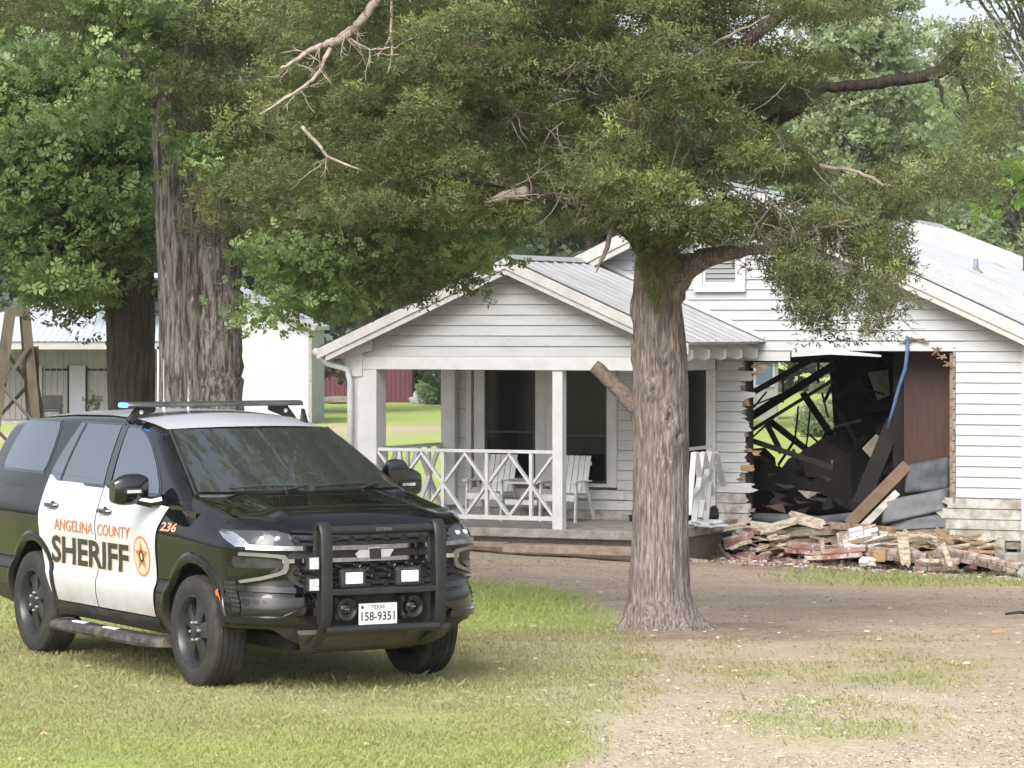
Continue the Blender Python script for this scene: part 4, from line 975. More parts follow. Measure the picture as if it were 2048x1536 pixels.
# vent pipe, chimney stub, flashing patches
u0_, v0_ = .55, 2.2
def onroof(u, v, dz=0): return Vector((u, v, MRZ - .34 * (v + .4) / 10 * max(0, 1 - abs(u - MA[0]) / 5) - MS * abs(u - MA[0]) + dz))
def roofhit(px, py):
    best = None
    for v in np.linspace(-.3, 9.4, 300):
        u, z_ = fac(px, py, v); d = abs(z_ - onroof(u, v).z)
        if best is None or d < best[0]: best = (d, u, v)
    return onroof(best[1], best[2])
p = roofhit(1952, 545)
H('vent_pipe', MB().tube([p - Vector((0, 0, .05)), p + Vector((0, 0, .20))], .035, 12), mat('weathered_blue_grey_metal', (.24, .30, .36), .5, .4, col2=(.14, .18, .22)), True)
H('pipe_boot', MB().tube([p - Vector((0, 0, .03)), p + Vector((0, 0, .07))], [.12, .045], 14), M['concrete'], True)
p = roofhit(2052, 545)
ch = MB()
H('chimney', ch.box(p + Vector((.12, .1, .05)), (.3, .34, .5)), mat('rusty_flue', (.07, .045, .035), .8))
for (x_, y_, l) in [(1915, 533, .5), (2028, 548, .7), (1975, 560, .3)]:
    p = roofhit(x_, y_); mb = MB(); th_ = math.atan(MS)
    R = Matrix.Rotation(th_, 3, 'Y')
    mb.box(p + Vector((0, 0, .022)), (l, .10, .012), R); H('roof_patch', mb, M['dirty'])
p1, p2 = roofhit(1834, 500), roofhit(2046, 590)
H('roof_seam', MB().bar(p1 + Vector((0, 0, .022)), p2 + Vector((0, 0, .022)), .03, .02), M['roof'])

# ---- attic window in the main gable
def window(u0, u1, z0, z1, v, casing=.10, m=M['trim'], blinds=False, label=None, sillh=.05, screen=True, midrail=True):
    wf = H('window', MB().box(((u0 + u1) / 2, v - .03, z1 + casing / 2), (u1 - u0 + 2 * casing, .05, casing)), m, label=label, bevel=.003)
    H('sill', MB().box(((u0 + u1) / 2, v - .032, z0 - sillh / 2), (u1 - u0 + 2 * casing, .09, sillh)), m, parent=wf, bevel=.003)
    for uu in (u0 - casing / 2, u1 + casing / 2): H('casing', MB().box((uu, v - .031, (z0 + z1) / 2), (casing - .002, .048, z1 - z0 - .002)), m, parent=wf, bevel=.003)
    H('pane', MB().box(((u0 + u1) / 2, v - .012, (z0 + z1) / 2), (u1 - u0, .008, z1 - z0)), M['glassdark'], parent=wf)
    f_ = MB()
    for uu in (u0 + .02, u1 - .02): f_.box((uu, v - .022, (z0 + z1) / 2), (.035, .014, z1 - z0))
    for zz in (z0 + .02, z1 - .02): f_.box(((u0 + u1) / 2, v - .0221, zz), (u1 - u0 - .075, .014, .035))
    H('sash', f_, m if blinds else M['plastic'], parent=wf)
    if midrail: H('meeting_rail', MB().box(((u0 + u1) / 2, v - .02, z0 + (z1 - z0) * .42), (u1 - u0 - .08, .012, .03)), M['plastic'], parent=wf)
    if blinds:
        for i in range(9): H('blind_slat', MB().box(((u0 + u1) / 2, v - .019, z0 + .05 + (z1 - z0 - .08) * i / 8.5), (u1 - u0 - .08, .004, (z1 - z0) / 12)), mat('blind_%d' % i, (.28, .29, .30), .6) if i == 0 else bpy.data.materials['blind_0'], parent=wf)
    return wf
a = fac(1408, 570); b = fac(1478, 490)
window(a[0], b[0], a[1], b[1] + .12, -.02, .12, blinds=True, label='small attic window with blinds high in the gable', midrail=False, sillh=.10)
window(-5.57, -4.76, .93, 2.50, 0, .17, label='tall dark screened window left on the porch', m=M['trim'])
window(-4.45, -3.64, .87, 2.50, 0, .155, label='tall dark screened window in the middle of the porch', m=M['trim'])
H('apron_board', MB().box((-4.6, -.035, .70), (2.45, .04, .10)), M['trim'])
# front door (dark opening) right of the cedar trunk
H('door', MB().box((-2.33, -.02, 1.42), (.42, .02, 2.12)), M['glassdark'], label='dark screened front door')
H('door_casing', MB().box((-2.045, -.03, 1.43), (.14, .05, 2.15)), M['trim']); H('door_casing', MB().box((-2.6, -.03, 1.43), (.10, .05, 2.15)), M['trim'])
H('trim_strip', MB().box((-5.83, -.03, 1.6), (.08, .04, 1.8)), M['trim'])

# ---- porch
DZ = .36
H('porch_deck', MB().box((-4.05, -1.25, DZ - .06), (4.62, 2.58, .12)), M['concrete'], bevel=.01)
H('porch_edge', MB().bar((-1.72, -2.3, DZ - .05), (-1.70, -.02, DZ - .0), .10, .11), M['concrete'])
H('porch_foundation', MB().box((-4.1, -1.2, .06), (4.3, 2.3, .36)), mat('porch_foundation', (.26, .20, .16), .9, col2=(.35, .29, .23), bump=.004))
st_ = fac(1200, 1085, -2.75)
M['step'] = mat('worn_brick_step', (.22, .15, .12), .9, col2=(.33, .26, .21), scale=7, bump=.005)
H('porch_step', MB().box((-3.0, -2.72, .11), (1.9, .35, .11)), M['step'], bevel=.01, label='low red brick step in front of the porch')
H('porch_step', MB().box((-5.0, -2.66, .14), (2.0, .2, .07)), M['step'], bevel=.01)
def post(u0, u1, v, z0, z1, d=.2, nm='porch_post'): return H(nm, MB().box(((u0 + u1) / 2, v + d / 2, (z0 + z1) / 2), (u1 - u0, d, z1 - z0)), M['trim'], bevel=.006)
post(-6.36, -6.06, -2.52, DZ, 2.52, .30); H('post_trim', MB().box((-6.41, -2.37, 1.5), (.08, .26, 2.2)), M['trim'])
post(-3.385, -3.235, -2.50, DZ - .04, 2.52, .14)
post(-2.08, -1.93, -2.50, DZ, 2.52, .15)
H('pilaster', MB().box((-6.12, -.09, 1.55), (.22, .10, 2.05)), M['trim'])
# header beams
H('header', MB().box((-4.12, -2.47, 2.61), (4.56, .12, .18)), M['trim'], bevel=.004)
H('header_end', MB().box((-6.40, -2.49, 2.63), (.26, .11, .42)), M['trim'])
H('side_header', MB().box((-6.30, -1.24, 2.60), (.12, 2.3, .18)), M['trim']); H('side_header', MB().box((-2.02, -1.24, 2.60), (.12, 2.3, .18)), M['trim'])
H('porch_ceiling', MB().box((-4.15, -1.2, 2.735), (4.2, 2.4, .03)), M['porchwall'])
z = 2.70
while z < 3.88:
    a, b = pg(z)
    board(max(a, -6.27), min(b, -1.93), z, EXP, -2.50, m=M['white'], gable=pg); z += EXP
H('gable_backing', MB().prism([(-6.27, -2.49, 2.70), (-1.93, -2.49, 2.70), (-3.93, -2.49, 3.74)], (0, .04, 0)), M['oldwood'])
# rafter tails at the right eave
for i, v in enumerate([-2.6, -2.0, -1.4, -.8, -.2]):
    H('rafter_tail', MB().prism([(-1.92, v, 2.72), (-1.32, v, 2.80), (-1.32, v, 2.70), (-1.40, v, 2.66), (-1.92, v, 2.62)][::-1] if 0 else [(-1.95, v, 3.04), (-1.30, v, 2.80), (-1.30, v, 2.68), (-1.36, v, 2.66), (-1.95, v, 2.78)], (0, .045, 0)), M['trim'])
    H('rafter_tail', MB().prism([(-6.1, v, 3.06), (-6.72, v, 2.80), (-6.72, v, 2.68), (-6.66, v, 2.66), (-6.1, v, 2.78)], (0, .045, 0)), M['trim'])
# gutter and downpipe at the left eave
H('gutter', MB().tube([(-6.84, -2.85, 2.76), (-6.84, -.1, 2.74)], .055, 10), M['trim'], True)
H('downpipe', MB().tube([(-6.80, -2.78, 2.72), (-6.72, -2.74, 2.60), (-6.48, -2.60, 2.52), (-6.44, -2.58, 2.35), (-6.44, -2.58, .3)], .042, 10), M['trim'], True)
# fallen trim on left rake
# railings with X braces
def railing(A, B, n, top=1.40 - 0, zt=1.405, zb=.50, spans=None):
    A = Vector(A); B = Vector(B); d = (B - A)
    def at(t, z_): p = A + d * t; return Vector((p.x, p.y, z_))
    rl = H('porch_rail', MB().bar(at(0, zt), at(1, zt), .07, .045), M['trim'], bevel=.004)
    H('bottom_rail', MB().bar(at(0, zb), at(1, zb), .05, .06), M['trim'], parent=rl)
    for i in range(n):
        t0, t1 = i / n, (i + 1) / n
        H('brace', MB().bar(at(t0, zt - .03), at(t1, zb + .03), .032, .068, up=d.normalized().cross(Vector((0, 0, 1)))), M['trim'], parent=rl)
        q2 = H('brace', MB().bar(at(t0, zb + .03) + Vector((0, .034 if abs(d.x) > abs(d.y) else 0, 0)), at(t1, zt - .03) + Vector((0, .034 if abs(d.x) > abs(d.y) else 0, 0)), .032, .068, up=d.normalized().cross(Vector((0, 0, 1)))), M['trim'], parent=rl)
        tm = (t0 + t1) / 2
        H('baluster', MB().bar(at(tm, zb), at(tm, zt), .055, .045, up=(1, 0, 0)), M['trim'], parent=rl)
    return rl
railing((-6.06, -2.45, 0), (-3.385, -2.45, 0), 4)
railing((-6.25, -.15, 0), (-6.25, -2.2, 0), 3)
# broken side rail at the right
rl = H('porch_rail', MB().bar((-2.0, -2.35, 1.41), (-1.98, -.25, 1.43), .07, .04, up=(0, 0, 1)), M['trim'], label='smashed white porch rail with hanging slats')
for (p, q_) in [((1388, 905), (1378, 1030)), ((1392, 905), (1408, 1020)), ((1405, 905), (1388, 1045)), ((1420, 903), (1400, 1035)), ((1408, 905), (1425, 990)), ((1424, 905), (1412, 1040)), ((1432, 905), (1448, 975)), ((1380, 1000), (1430, 925))]:
    va = -2.2 + (p[0] - 1378) / 60 * 1.9; vb = -2.2 + (q_[0] - 1378) / 60 * 1.9
    H('broken_slat', MB().bar(fv(*p, va), fv(*q_, vb), .03, .075, up=(1, 0, 0)), M['trim'], parent=rl)

# ---- double seat on the porch
seat = empty('double_garden_seat', HWp(fac(1058, 1000, -.7)[0], -.70, DZ), -HA, 'white slatted double garden seat with a table between, on the porch behind the railing', 'bench')
def seatpart(name, mb, par=None): return mb.build(name, M['trim'], par or seat)
for cx_, nm in ((-.72, 'l'), (.72, 'r')):
    for i in range(6): seatpart('back_slat', MB().bar((cx_ - .27 + i * .108, .16, .44), (cx_ - .27 + i * .108, .34, 1.02), .095, .018, up=(0, 1, 0)))
    for i in range(5): seatpart('seat_slat', MB().box((cx_, -.30 + i * .10, .42 - .01 * i), (.62, .085, .02)))
    for s_ in (-1, 1):
        seatpart('leg', MB().bar((cx_ + s_ * .34, -.32, 0), (cx_ + s_ * .34, -.28, .62), .06, .03, up=(1, 0, 0)))
        seatpart('leg', MB().bar((cx_ + s_ * .34, .42, 0), (cx_ + s_ * .34, .08, .62), .06, .03, up=(1, 0, 0)))
        seatpart('armrest', MB().box((cx_ + s_ * .34, -.08, .635), (.10, .62, .022)))
    seatpart('back_rail', MB().box((cx_, .33, .90), (.66, .03, .06))); seatpart('apron', MB().box((cx_, -.34, .38), (.68, .025, .09)))
seatpart('table_top', MB().box((0, -.05, .60), (.66, .50, .025))); seatpart('shelf', MB().box((0, -.05, .26), (.60, .40, .022)))
seatpart('apron', MB().box((0, -.30, .30), (.62, .02, .08)))
seat.scale = (.80, .9, .90)
# dark things on the deck right of the seat
def loc_mesh(name, mb, mats, u, v, z, rz=0, smooth=False, label=None, cat=None, group=None, bevel=0):
    o = mb.build(name, mats, None, smooth, bevel=bevel); o.location = HWp(u, v, z); o.rotation_euler = (0, 0, -HA + rz)
    return tag(o, label, cat, group)
def lump(sx, sy, sz, seed, n=3, rough=.25):
    bm = bmesh.new(); bmesh.ops.create_icosphere(bm, subdivisions=n, radius=1); r_ = random.Random(seed); ph = [r_.uniform(0, 6) for _ in range(6)]
    for v_ in bm.verts:
        p = v_.co; f_ = 1 + rough * (math.sin(3 * p.x + ph[0]) * math.sin(4 * p.y + ph[1]) + .6 * math.sin(7 * p.z + ph[2] + 3 * p.x)) + r_.uniform(-.06, .06)
        v_.co = Vector((p.x * sx, p.y * sy, max(p.z, -.5) * sz)) * f_
    mb = MB(); mb.add([v_.co[:] for v_ in bm.verts], [tuple(v_.index for v_ in f.verts) for f in bm.faces]); bm.free(); return mb
loc_mesh('leaf_pile', lump(.16, .14, .08, 3), M['nearblack'], -3.0, -.35, DZ + .05, label='small dark heap of leaves on the porch deck by the garden seat', cat='leaf pile')
loc_mesh('leaf_pile', lump(.30, .10, .04, 4), M['nearblack'], -2.75, -.25, DZ + .03, label='thin dark strip of litter along the porch wall left of the cedar trunk', cat='leaf pile')
p = fac(1420, 1045, -.6); loc_mesh('dark_coat', lump(.13, .16, .17, 8, 3, .4), M['nearblack'], p[0], -.6, p[1], label='dark crumpled rag hanging over the broken porch corner', cat='rag')
p = fac(1405, 1062, -1.3); loc_mesh('white_sheet', lump(.26, .3, .06, 9, 3, .4), M['trim'], p[0], -1.3, DZ + .04, label='crumpled white sheet on the porch corner under the smashed rail', cat='sheet')

# ---- things in and before the hole
def hole_obj(name, pts, rad, m, label, cat, n=10):
    c = sum((Vector(p) for p in pts), Vector()) / len(pts); mb = MB().tube([Vector(p) - c for p in pts], rad, n)
    o = mb.build(name, m, None, True); o.location = HWp(*c); o.rotation_euler = (0, 0, -HA); return tag(o, label, cat)
def slab_obj(name, A_, B_, w_, t_, m, label, cat, up=(0, 1, 0), group=None, bevel=.006):
    A_, B_ = Vector(A_), Vector(B_); c = (A_ + B_) / 2; mb = MB().bar(A_ - c, B_ - c, t_, w_, up=up)
    o = mb.build(name, m, None, bevel=bevel); o.location = HWp(*c); o.rotation_euler = (0, 0, -HA); return tag(o, label, cat, group)
M['bluepipe'] = mat('blue_pipe', (.05, .11, .24), .5, col2=(.09, .15, .27), scale=8)
hole_obj('blue_pipe', [fv(1814, 672, -.06), fv(1815, 700, -.07), fv(1811, 735, -.06), fv(1798, 775, -.02), fv(1787, 815, .02), fv(1775, 857, .06)], [.022, .026, .026, .026, .024, .022], M['bluepipe'], 'bent blue pipe hanging down in the hole of the front wall', 'pipe')
slab_obj('brown_beam', fv(1815, 930, .35), fv(1697, 1050, -.15), .05, .17, mat('tan_board', (.15, .095, .052), .75, col2=(.09, .055, .033), scale=5), 'tan wide board leaning out of the hole down to the sill', 'board')
slab_obj('brown_beam', fv(1790, 840, .9), fv(1720, 1010, .55), .04, .24, M['inside'], 'dark wide board leaning deep in the hole behind the tan board', 'board')
slab_obj('white_plank', fv(1795, 985, .15), fv(1727, 1053, -.2), .05, .10, M['dirty'], 'whitish plank leaning beside the tan board in the hole', 'plank')
M['greyfab'] = mat('grey_blue_fabric', (.165, .17, .18), .85, col2=(.11, .115, .125), scale=4, bump=.003, bscale=60)
M['greyfab2'] = mat('dark_grey_cloth', (.10, .108, .12), .9, col2=(.05, .055, .065), scale=6, bump=.004, bscale=30)
def cushion(name, quad, v, th, m, label, cat):
    """rounded slab whose face quad is given in photo pixels"""
    P = [fv(a, b, v + dv) for a, b, dv in quad]; c = sum(P, Vector()) / 4; mb = MB(); N = 12; top = []; bot = []
    for i in range(N + 1):
        rt_ = []; rb_ = []
        for j in range(N + 1):
            s_, t_ = i / N, j / N
            p = (P[0] * (1 - s_) * (1 - t_) + P[1] * s_ * (1 - t_) + P[2] * s_ * t_ + P[3] * (1 - s_) * t_) - c
            e = min(min(s_, 1 - s_), min(t_, 1 - t_)) / .12; hgt = math.sqrt(max(0, 1 - (1 - min(e, 1)) ** 2))
            wv = .012 * math.sin(9 * s_ + 3 * t_) + .01 * math.sin(7 * t_ - 5 * s_)
            rt_.append(p + Vector((0, -th * hgt / 2 + wv * hgt, 0))); rb_.append(p + Vector((0, th * hgt / 2, 0)))
        top.append(rt_); bot.append(rb_)
    mb.grid(top); mb.grid(bot); o = mb.build(name, m, None, True); o.location = HWp(*c); o.rotation_euler = (0, 0, -HA); return tag(o, label, cat)
cushion('mattress', [(1762, 1002, .0), (1900, 975, .1), (1900, 1020, -.05), (1762, 1052, -.12)], .15, .30, M['greyfab'], 'blue grey mattress lying tilted in the lower right of the hole', 'mattress')
cushion('mattress', [(1775, 1045, .0), (1905, 1020, .0), (1900, 1056, -.1), (1780, 1062, -.1)], .12, .2, M['greyfab'], 'grey folded pad below the tilted blue grey mattress', 'mattress')
cushion('grey_blanket', [(1812, 930, .1), (1902, 912, .1), (1900, 980, 0), (1806, 990, 0)], .30, .16, M['greyfab2'], 'dark grey rumpled blanket above the mattress in the hole', 'blanket')
hole_obj('dark_bedding', [fv(1500, 1032, .1), fv(1560, 1040, 0), (fv(1640, 1045, 0)), fv(1720, 1030, .1)], [.05, .09, .09, .05], M['greyfab2'], 'long dark rolled bedding along the bottom of the hole', 'bedding', 12)

# rubble: bricks, painted brick chunks, splintered planks, each its own object
rub = random.Random(12)
def gzh(u, v): p = HWp(u, v, 0); return float(gz(p.x, p.y))
def on_ground(px, py, v): u, z_ = fac(px, py, v); return u, max(gzh(u, v), min(z_, .35))
def brickmesh(s=1):
    mb = MB().box((0, 0, 0), (.20 * s, .095, .06)); return mb.build('loose_brick', M['brick'], None, bevel=.006)
bm0 = None; cnt = 0
ang_lab = 'loose red brick with mortar crumbs lying in the rubble below the hole'
for i in range(30):
    px = rub.choice([rub.uniform(1440, 1560), rub.uniform(1560, 1760), rub.uniform(1740, 2010)]); v = -.25 - rub.uniform(0, .55)
    u, _ = fac(px, 1110, v); g0 = gzh(u, v); z_ = g0 + .03 + rub.choice([0, 0, .06, .12]) * (v > -.5)
    if bm0 is None: o = bm0 = brickmesh()
    else: o = bm0.copy(); COL.objects.link(o)
    o.location = HWp(u, v, z_); o.rotation_euler = (rub.uniform(-.5, .5), rub.uniform(-.4, .4), rub.uniform(0, 6.28)); o.scale = (rub.uniform(.6, 1.05),) * 3
    zn = 'by the porch corner, left of the long red chunk' if px < 1560 else ('around the foot of the toppled white pier chunk' if px < 1790 else 'among the pinkish mortared chunks near the house corner')
    tag(o, 'loose broken brick ' + zn, 'brick', 'loose bricks under the hole')
def brickwork(name, cols, rows, m, label, u, v, z, rot, taper=0):
    e = empty(name, HWp(u, v, z), 0, label, 'masonry'); e.rotation_euler = rot
    for r_ in range(rows):
        for c in range(max(1, cols - int(taper * r_))):
            x_ = (c - (cols - 1) / 2) * .205 + (r_ % 2) * .05 + taper * r_ * .1
            MB().box((x_, rub.uniform(-.006, .006), .035 + r_ * .075), (.195 + rub.uniform(-.01, 0), .10, .066)).build('brick', m, e, bevel=.005)
    MB().box((0, .01, rows * .0375), (cols * .2 * .92, .07, rows * .075 * .96)).build('mortar', M['mortar'], e)
    return e
M['wbrick'] = mat('white_painted_brick', (.62, .63, .64), .75, col2=(.45, .44, .43), scale=12, col3=(.35, .15, .12), scale3=12, f3=(.6, .66), bump=.008, bscale=40)
def RB(px, py, v): u, z_ = fac(px, py, v); return u, v, z_
brickwork('fallen_pier', 3, 5, M['wbrick'], 'toppled brick pier chunk with white painted face in the middle of the rubble', *RB(1720, 1102, -.55), (math.radians(-38), math.radians(-14), -HA + .25), .5)
brickwork('brick_chunk', 3, 2, M['brick'], 'long chunk of red bricks still mortared, left of the white pier chunk', *RB(1612, 1108, -.6), (math.radians(8), math.radians(3), -HA - .1))
brickwork('brick_chunk', 3, 2, M['brick'], 'red brick chunk at the foot of the white pier chunk', *RB(1682, 1118, -.75), (math.radians(-8), math.radians(-5), -HA + .2))
brickwork('brick_chunk', 4, 2, M['mortar'], 'pinkish mortar covered chunk right of the white pier chunk', *RB(1790, 1120, -.7), (math.radians(15), math.radians(4), -HA))
brickwork('brick_chunk', 6, 2, M['mortar'], 'long pinkish mortared chunk sloping down near the house corner', *RB(1950, 1128, -.75), (math.radians(20), math.radians(9), -HA - .1))
brickwork('brick_chunk', 3, 2, M['mortar'], 'grey topped chunk half sunk in grass before the hole', *RB(1872, 1140, -.9), (math.radians(12), math.radians(-4), -HA))
brickwork('brick_chunk', 2, 2, M['brick'], 'small red chunk at the left end of the rubble by the porch', *RB(1476, 1092, -.6), (math.radians(12), math.radians(-14), -HA + .5))
p = RB(2035, 1118, -.7); loc_mesh('concrete_block', MB().box((0, 0, 0), (.32, .2, .17)), M['concrete'], *p, .2, label='pale concrete block at the house corner on the right edge', cat='block', bevel=.02)
p = RB(1735, 1125, -.95); loc_mesh('plaster_chunk', lump(.12, .08, .08, 31, 2), M['wbrick'], *p, label='white lump at the foot of the toppled pier', cat='rubble lump')
p = RB(1757, 1112, -.85); loc_mesh('clay_pipe', MB().box((0, 0, 0), (.17, .14, .16)), mat('tan_block', (.36, .22, .12), .8), *p, .6, label='tan block between the toppled pier and the pinkish chunk', cat='block', bevel=.02)
# planks and splinters
M['plankw'] = mat('painted_splintered_plank', (.50, .47, .40), .8, col2=(.30, .20, .12), scale=7, stretch=(1, 4, 4), lo=.42, hi=.6, bump=.004)
pl = [((1805, 1062), (1812, 1133), -.85, .16, 'upright'), ((1886, 1085), (1903, 1135), -.95, .07, 'upright'), ((1645, 1078), (1648, 1120), -.8, .05, 'upright'), ((1537, 1078), (1580, 1072), -.5, .05, ''), ((1440, 1060), (1495, 1048), -.5, .08, ''), ((1610, 1116), (1645, 1115), -1.1, .06, ''), ((1520, 1062), (1600, 1040), -.3, .12, ''), ((1580, 1032), (1650, 1052), -.25, .16, ''), ((1460, 1098), (1495, 1082), -.8, .05, ''), ((1510, 1100), (1535, 1092), -.9, .05, ''), ((1660, 1050), (1800, 1062), -.2, .10, ''), ((1760, 1070), (1880, 1082), -.25, .12, ''), ((1830, 1092), (1925, 1074), -.35, .06, ''), ((1925, 1092), (1985, 1090), -.3, .05, ''), ((1845, 1110), (1960, 1098), -.5, .08, ''), ((1550, 1088), (1640, 1082), -.35, .08, ''), ((1690, 1088), (1745, 1075), -.5, .06, ''), ((1500, 1048), (1560, 1056), -.3, .10, ''), ((1436, 1088), (1448, 1110), -.9, .04, ''), ((1380, 1120), (1415, 1123), -1.6, .05, ''), ((1840, 1120), (1880, 1122), -1.1, .05, ''), ((1575, 1064), (1690, 1060), -.22, .13, ''), ((1870, 1056), (1905, 1090), -.5, .07, '')]
desc = ['upright splintered board stuck in the grass, wider one', 'narrow pointed board standing upright near the grey topped chunk', 'thin stake standing beside the long red brick chunk', 'short pale plank above the long red chunk', 'pale plank lying off the porch corner', 'white strip lying on the ground before the red chunks', 'wide weathered board at the left of the hole sill', 'grey white sheet of board sagging at the left sill', 'small pale stick at the left rubble end', 'small pale stick right of the left rubble end', 'long board along the sill behind the white pier', 'raw wood beam piece under the mattress', 'long thin board slanting up under the right wall', 'short pale board in the crawlspace at the right', 'pink grey plank on the mortared chunks', 'brown plank over the long red chunk', 'short board leaning on the white pier chunk', 'peeling board at the lower left corner of the hole', 'tiny stake by the porch corner', 'white strip of wood on bare soil right of the cedar', 'white capped strip on the grey topped chunk', 'broad board under the sagging white sheet', 'torn board end under the right wall boards']
for i, (p, q_, v, w_, k_) in enumerate(pl):
    A_ = fv(*p, v); B_ = fv(*q_, v + (rub.uniform(-.05, .15) if k_ else rub.uniform(-.15, .25)))
    m_ = M['plankw'] if i in (3, 4, 5, 8, 9, 12, 13, 19, 20, 7) else rub.choice([M['plankw'], M['splinter'], M['wood'], M['oldwood']])
    if i in (0, 1, 2): m_ = M['plankw']
    # splintered outline
    d = B_ - A_; L_ = d.length; x_ = d.normalized(); up = Vector((0, 0, 1)) if abs(x_.z) < .8 else Vector((1, 0, 0)); y_ = (up - x_ * up.dot(x_)).normalized()
    hw = w_ / 2; o3 = [(0, -hw), (L_ * .9, -hw * rub.uniform(.7, 1)), (L_ * rub.uniform(.95, 1.05), -hw * .4), (L_ * .93, 0), (L_ * rub.uniform(.98, 1.08), hw * .5), (L_ * .9, hw), (0, hw), (-L_ * .06, hw * .4), (.02, 0)]
    nrm = x_.cross(y_); mb = MB().prism([x_ * a_ + y_ * b_ - d / 2 for a_, b_ in o3], nrm * .022)
    o = mb.build('broken_plank', m_, None); c = (A_ + B_) / 2; o.location = HWp(*c); o.rotation_euler = (0, 0, -HA); tag(o, desc[i], 'plank')
# crumbs of rubble
cr = MB()
for i in range(900):
    px = rub.uniform(1425, 2040); v = -.2 - rub.uniform(0, 1.25) ** 1.4; u, _ = fac(px, 1100, v); g0 = gzh(u, v); s_ = rub.uniform(.01, .045)
    p = Vector((u, v, g0 + s_ * .3 + rub.uniform(0, .05) * (v > -.5))); R = Matrix.Rotation(rub.uniform(0, 3), 3, 'Z') @ Matrix.Rotation(rub.uniform(-.6, .6), 3, 'X')
    cr.box(p, (s_ * rub.uniform(.8, 2.2), s_, s_ * rub.uniform(.3, .9)), R, rub.randint(0, 4))
o = cr.build('rubble', [M['brick'], M['mortar'], M['plankw'], M['wbrick'], M['splinter']], None); o.location = HO; o.rotation_euler = (0, 0, -HA); tag(o, kind='stuff')
# splinter mass along the sill
cr = MB()
for i in range(240):
    px = rub.uniform(1470, 1990); v = -.05 - rub.uniform(0, .5); u, z_ = fac(px, rub.uniform(1072, 1112), v); l = rub.uniform(.08, .45); a_ = rub.uniform(-.35, .35)
    d = Vector((math.cos(a_), rub.uniform(-.3, .3), math.sin(a_))) * l; cr.bar(Vector((u, v, z_)) - d / 2, Vector((u, v, z_)) + d / 2, rub.uniform(.01, .03), rub.uniform(.006, .04), m=rub.randint(0, 3))
o = cr.build('splinter_debris', [M['splinter'], M['wood'], M['oldwood'], M['plankw']], None); o.location = HO; o.rotation_euler = (0, 0, -HA); tag(o, kind='stuff')

# small things on bare ground at the right
def gpt(px, py):
    lo_, hi_ = 15., 60.
    for _ in range(50):
        Y = (lo_ + hi_) / 2; x = (px - 1024) / F * Y; yy = HY + F * (CZ - float(gz(x, Y))) / Y
        if yy > py: lo_ = Y
        else: hi_ = Y
    return Vector((x, Y, float(gz(x, Y))))
p = gpt(2035, 1232); o = MB().tube([(-.12, 0, .02), (.02, .02, .035), (.25, -.03, .02)], [.012, .016, .01], 8).build('fallen_branch', M['bark_dark'], None, True); o.location = p; tag(o, 'short dark branch on bare soil at the right edge', 'branch')
p = gpt(1995, 1268); o = MB().tube([(-.05, 0, .012), (.0, .02, .016), (.06, -.01, .012)], [.008, .010, .006], 8).build('orange_bark_piece', mat('orange_bark', (.5, .2, .08), .8), None, True); o.location = p; tag(o, 'small orange brown chip of wood on bare soil near the right edge', 'wood chip')
p = gpt(1930, 1262); o = MB().tube([(-.12, .02, .012), (.0, 0, .015), (.10, -.03, .012)], [.006, .008, .005], 6).build('dry_stick', M['deadwood'], None, True); o.location = p; tag(o, 'pale dry stick left of the orange chip', 'stick')
# ================================================================ outbuildings and yard ornaments
def shed_sheet(mb, P, n, m=None, rib=.02):
    """ribbed rectangle P0(top left) P1(top right) P2(bottom right) P3(bottom left)"""
    P = [Vector(p) for p in P]; nr = (P[1] - P[0]).cross(P[3] - P[0]).normalized()
    if nr.y > 0: nr = -nr
    rows = [[], []]
    for i in range(n):
        for s_, h_ in ((0, 0), (.7, 0), (.76, rib), (.92, rib), (.98, 0)):
            t = (i + s_) / n; rows[0].append(P[0].lerp(P[1], t) + nr * h_); rows[1].append(P[3].lerp(P[2], t) + nr * h_)
    rows[0].append(P[1]); rows[1].append(P[2]); mb.grid(rows, m)
M['shedwhite'] = mat('white_shed_metal', (.43, .45, .48), .6, col2=(.39, .41, .44), scale=.8)
M['shedroof'] = mat('white_shed_roof', (.50, .53, .59), .6, .0, col2=(.45, .48, .53), scale=.5)
M['shedgrey'] = mat('grey_shed_wall', (.36, .35, .34), .7, col2=(.31, .30, .29), scale=.7)
M['redbarn'] = mat('red_barn_metal', (.11, .028, .034), .65, col2=(.085, .022, .028), scale=.6)
gS = float(gz(-15, 140))
def S_(px, py, Y=140): return W(px, py, Y)
shed = empty('white_shed', (W(300, 600, 140).x, 140, gS), 0, 'white metal shed with open porch and door, behind the massive double trunked tree', 'shed')
def SH(name, mb, m, label=None):
    o = mb.build(name, m, None); child(o, shed)
    if label: o['label'] = label
    return o
z0 = gS - .1
# gable end block (right)
mb = MB(); x0, x1 = W(400, 0, 140).x, W(617, 0, 140).x; za = 3.1 + (655 - 560) / F * 140; ze = 3.1 + (655 - 658) / F * 140
n = 12
for i in range(n):
    a = x0 + (x1 - x0) * i / n; b = x0 + (x1 - x0) * (i + 1) / n
    top = lambda x: za + (ze - za) * (x - x0) / (x1 - x0)
    shed_sheet(mb, [(a, 140, top(a)), (b, 140, top(b)), (b, 140, z0), (a, 140, z0)], 3, rib=.008)
SH('gable_wall', mb, M['shedwhite'])
SH('end_wall', MB().box((x1 + .05, 145, (ze + z0) / 2), (.1, 10, ze - z0)), M['shedwhite'])
mb = MB(); mb.prism([(x0 - 5, 139.6, za + .1 - 5 * .0), (x0, 139.6, za + .1), (x1 + .3, 139.6, ze - .05), (x1 + .3, 139.6, ze + .12), (x0, 139.6, za + .28), (x0 - 5, 139.6, za + .28)], (0, 11, 0)); SH('gable_roof', mb, M['shedroof'])
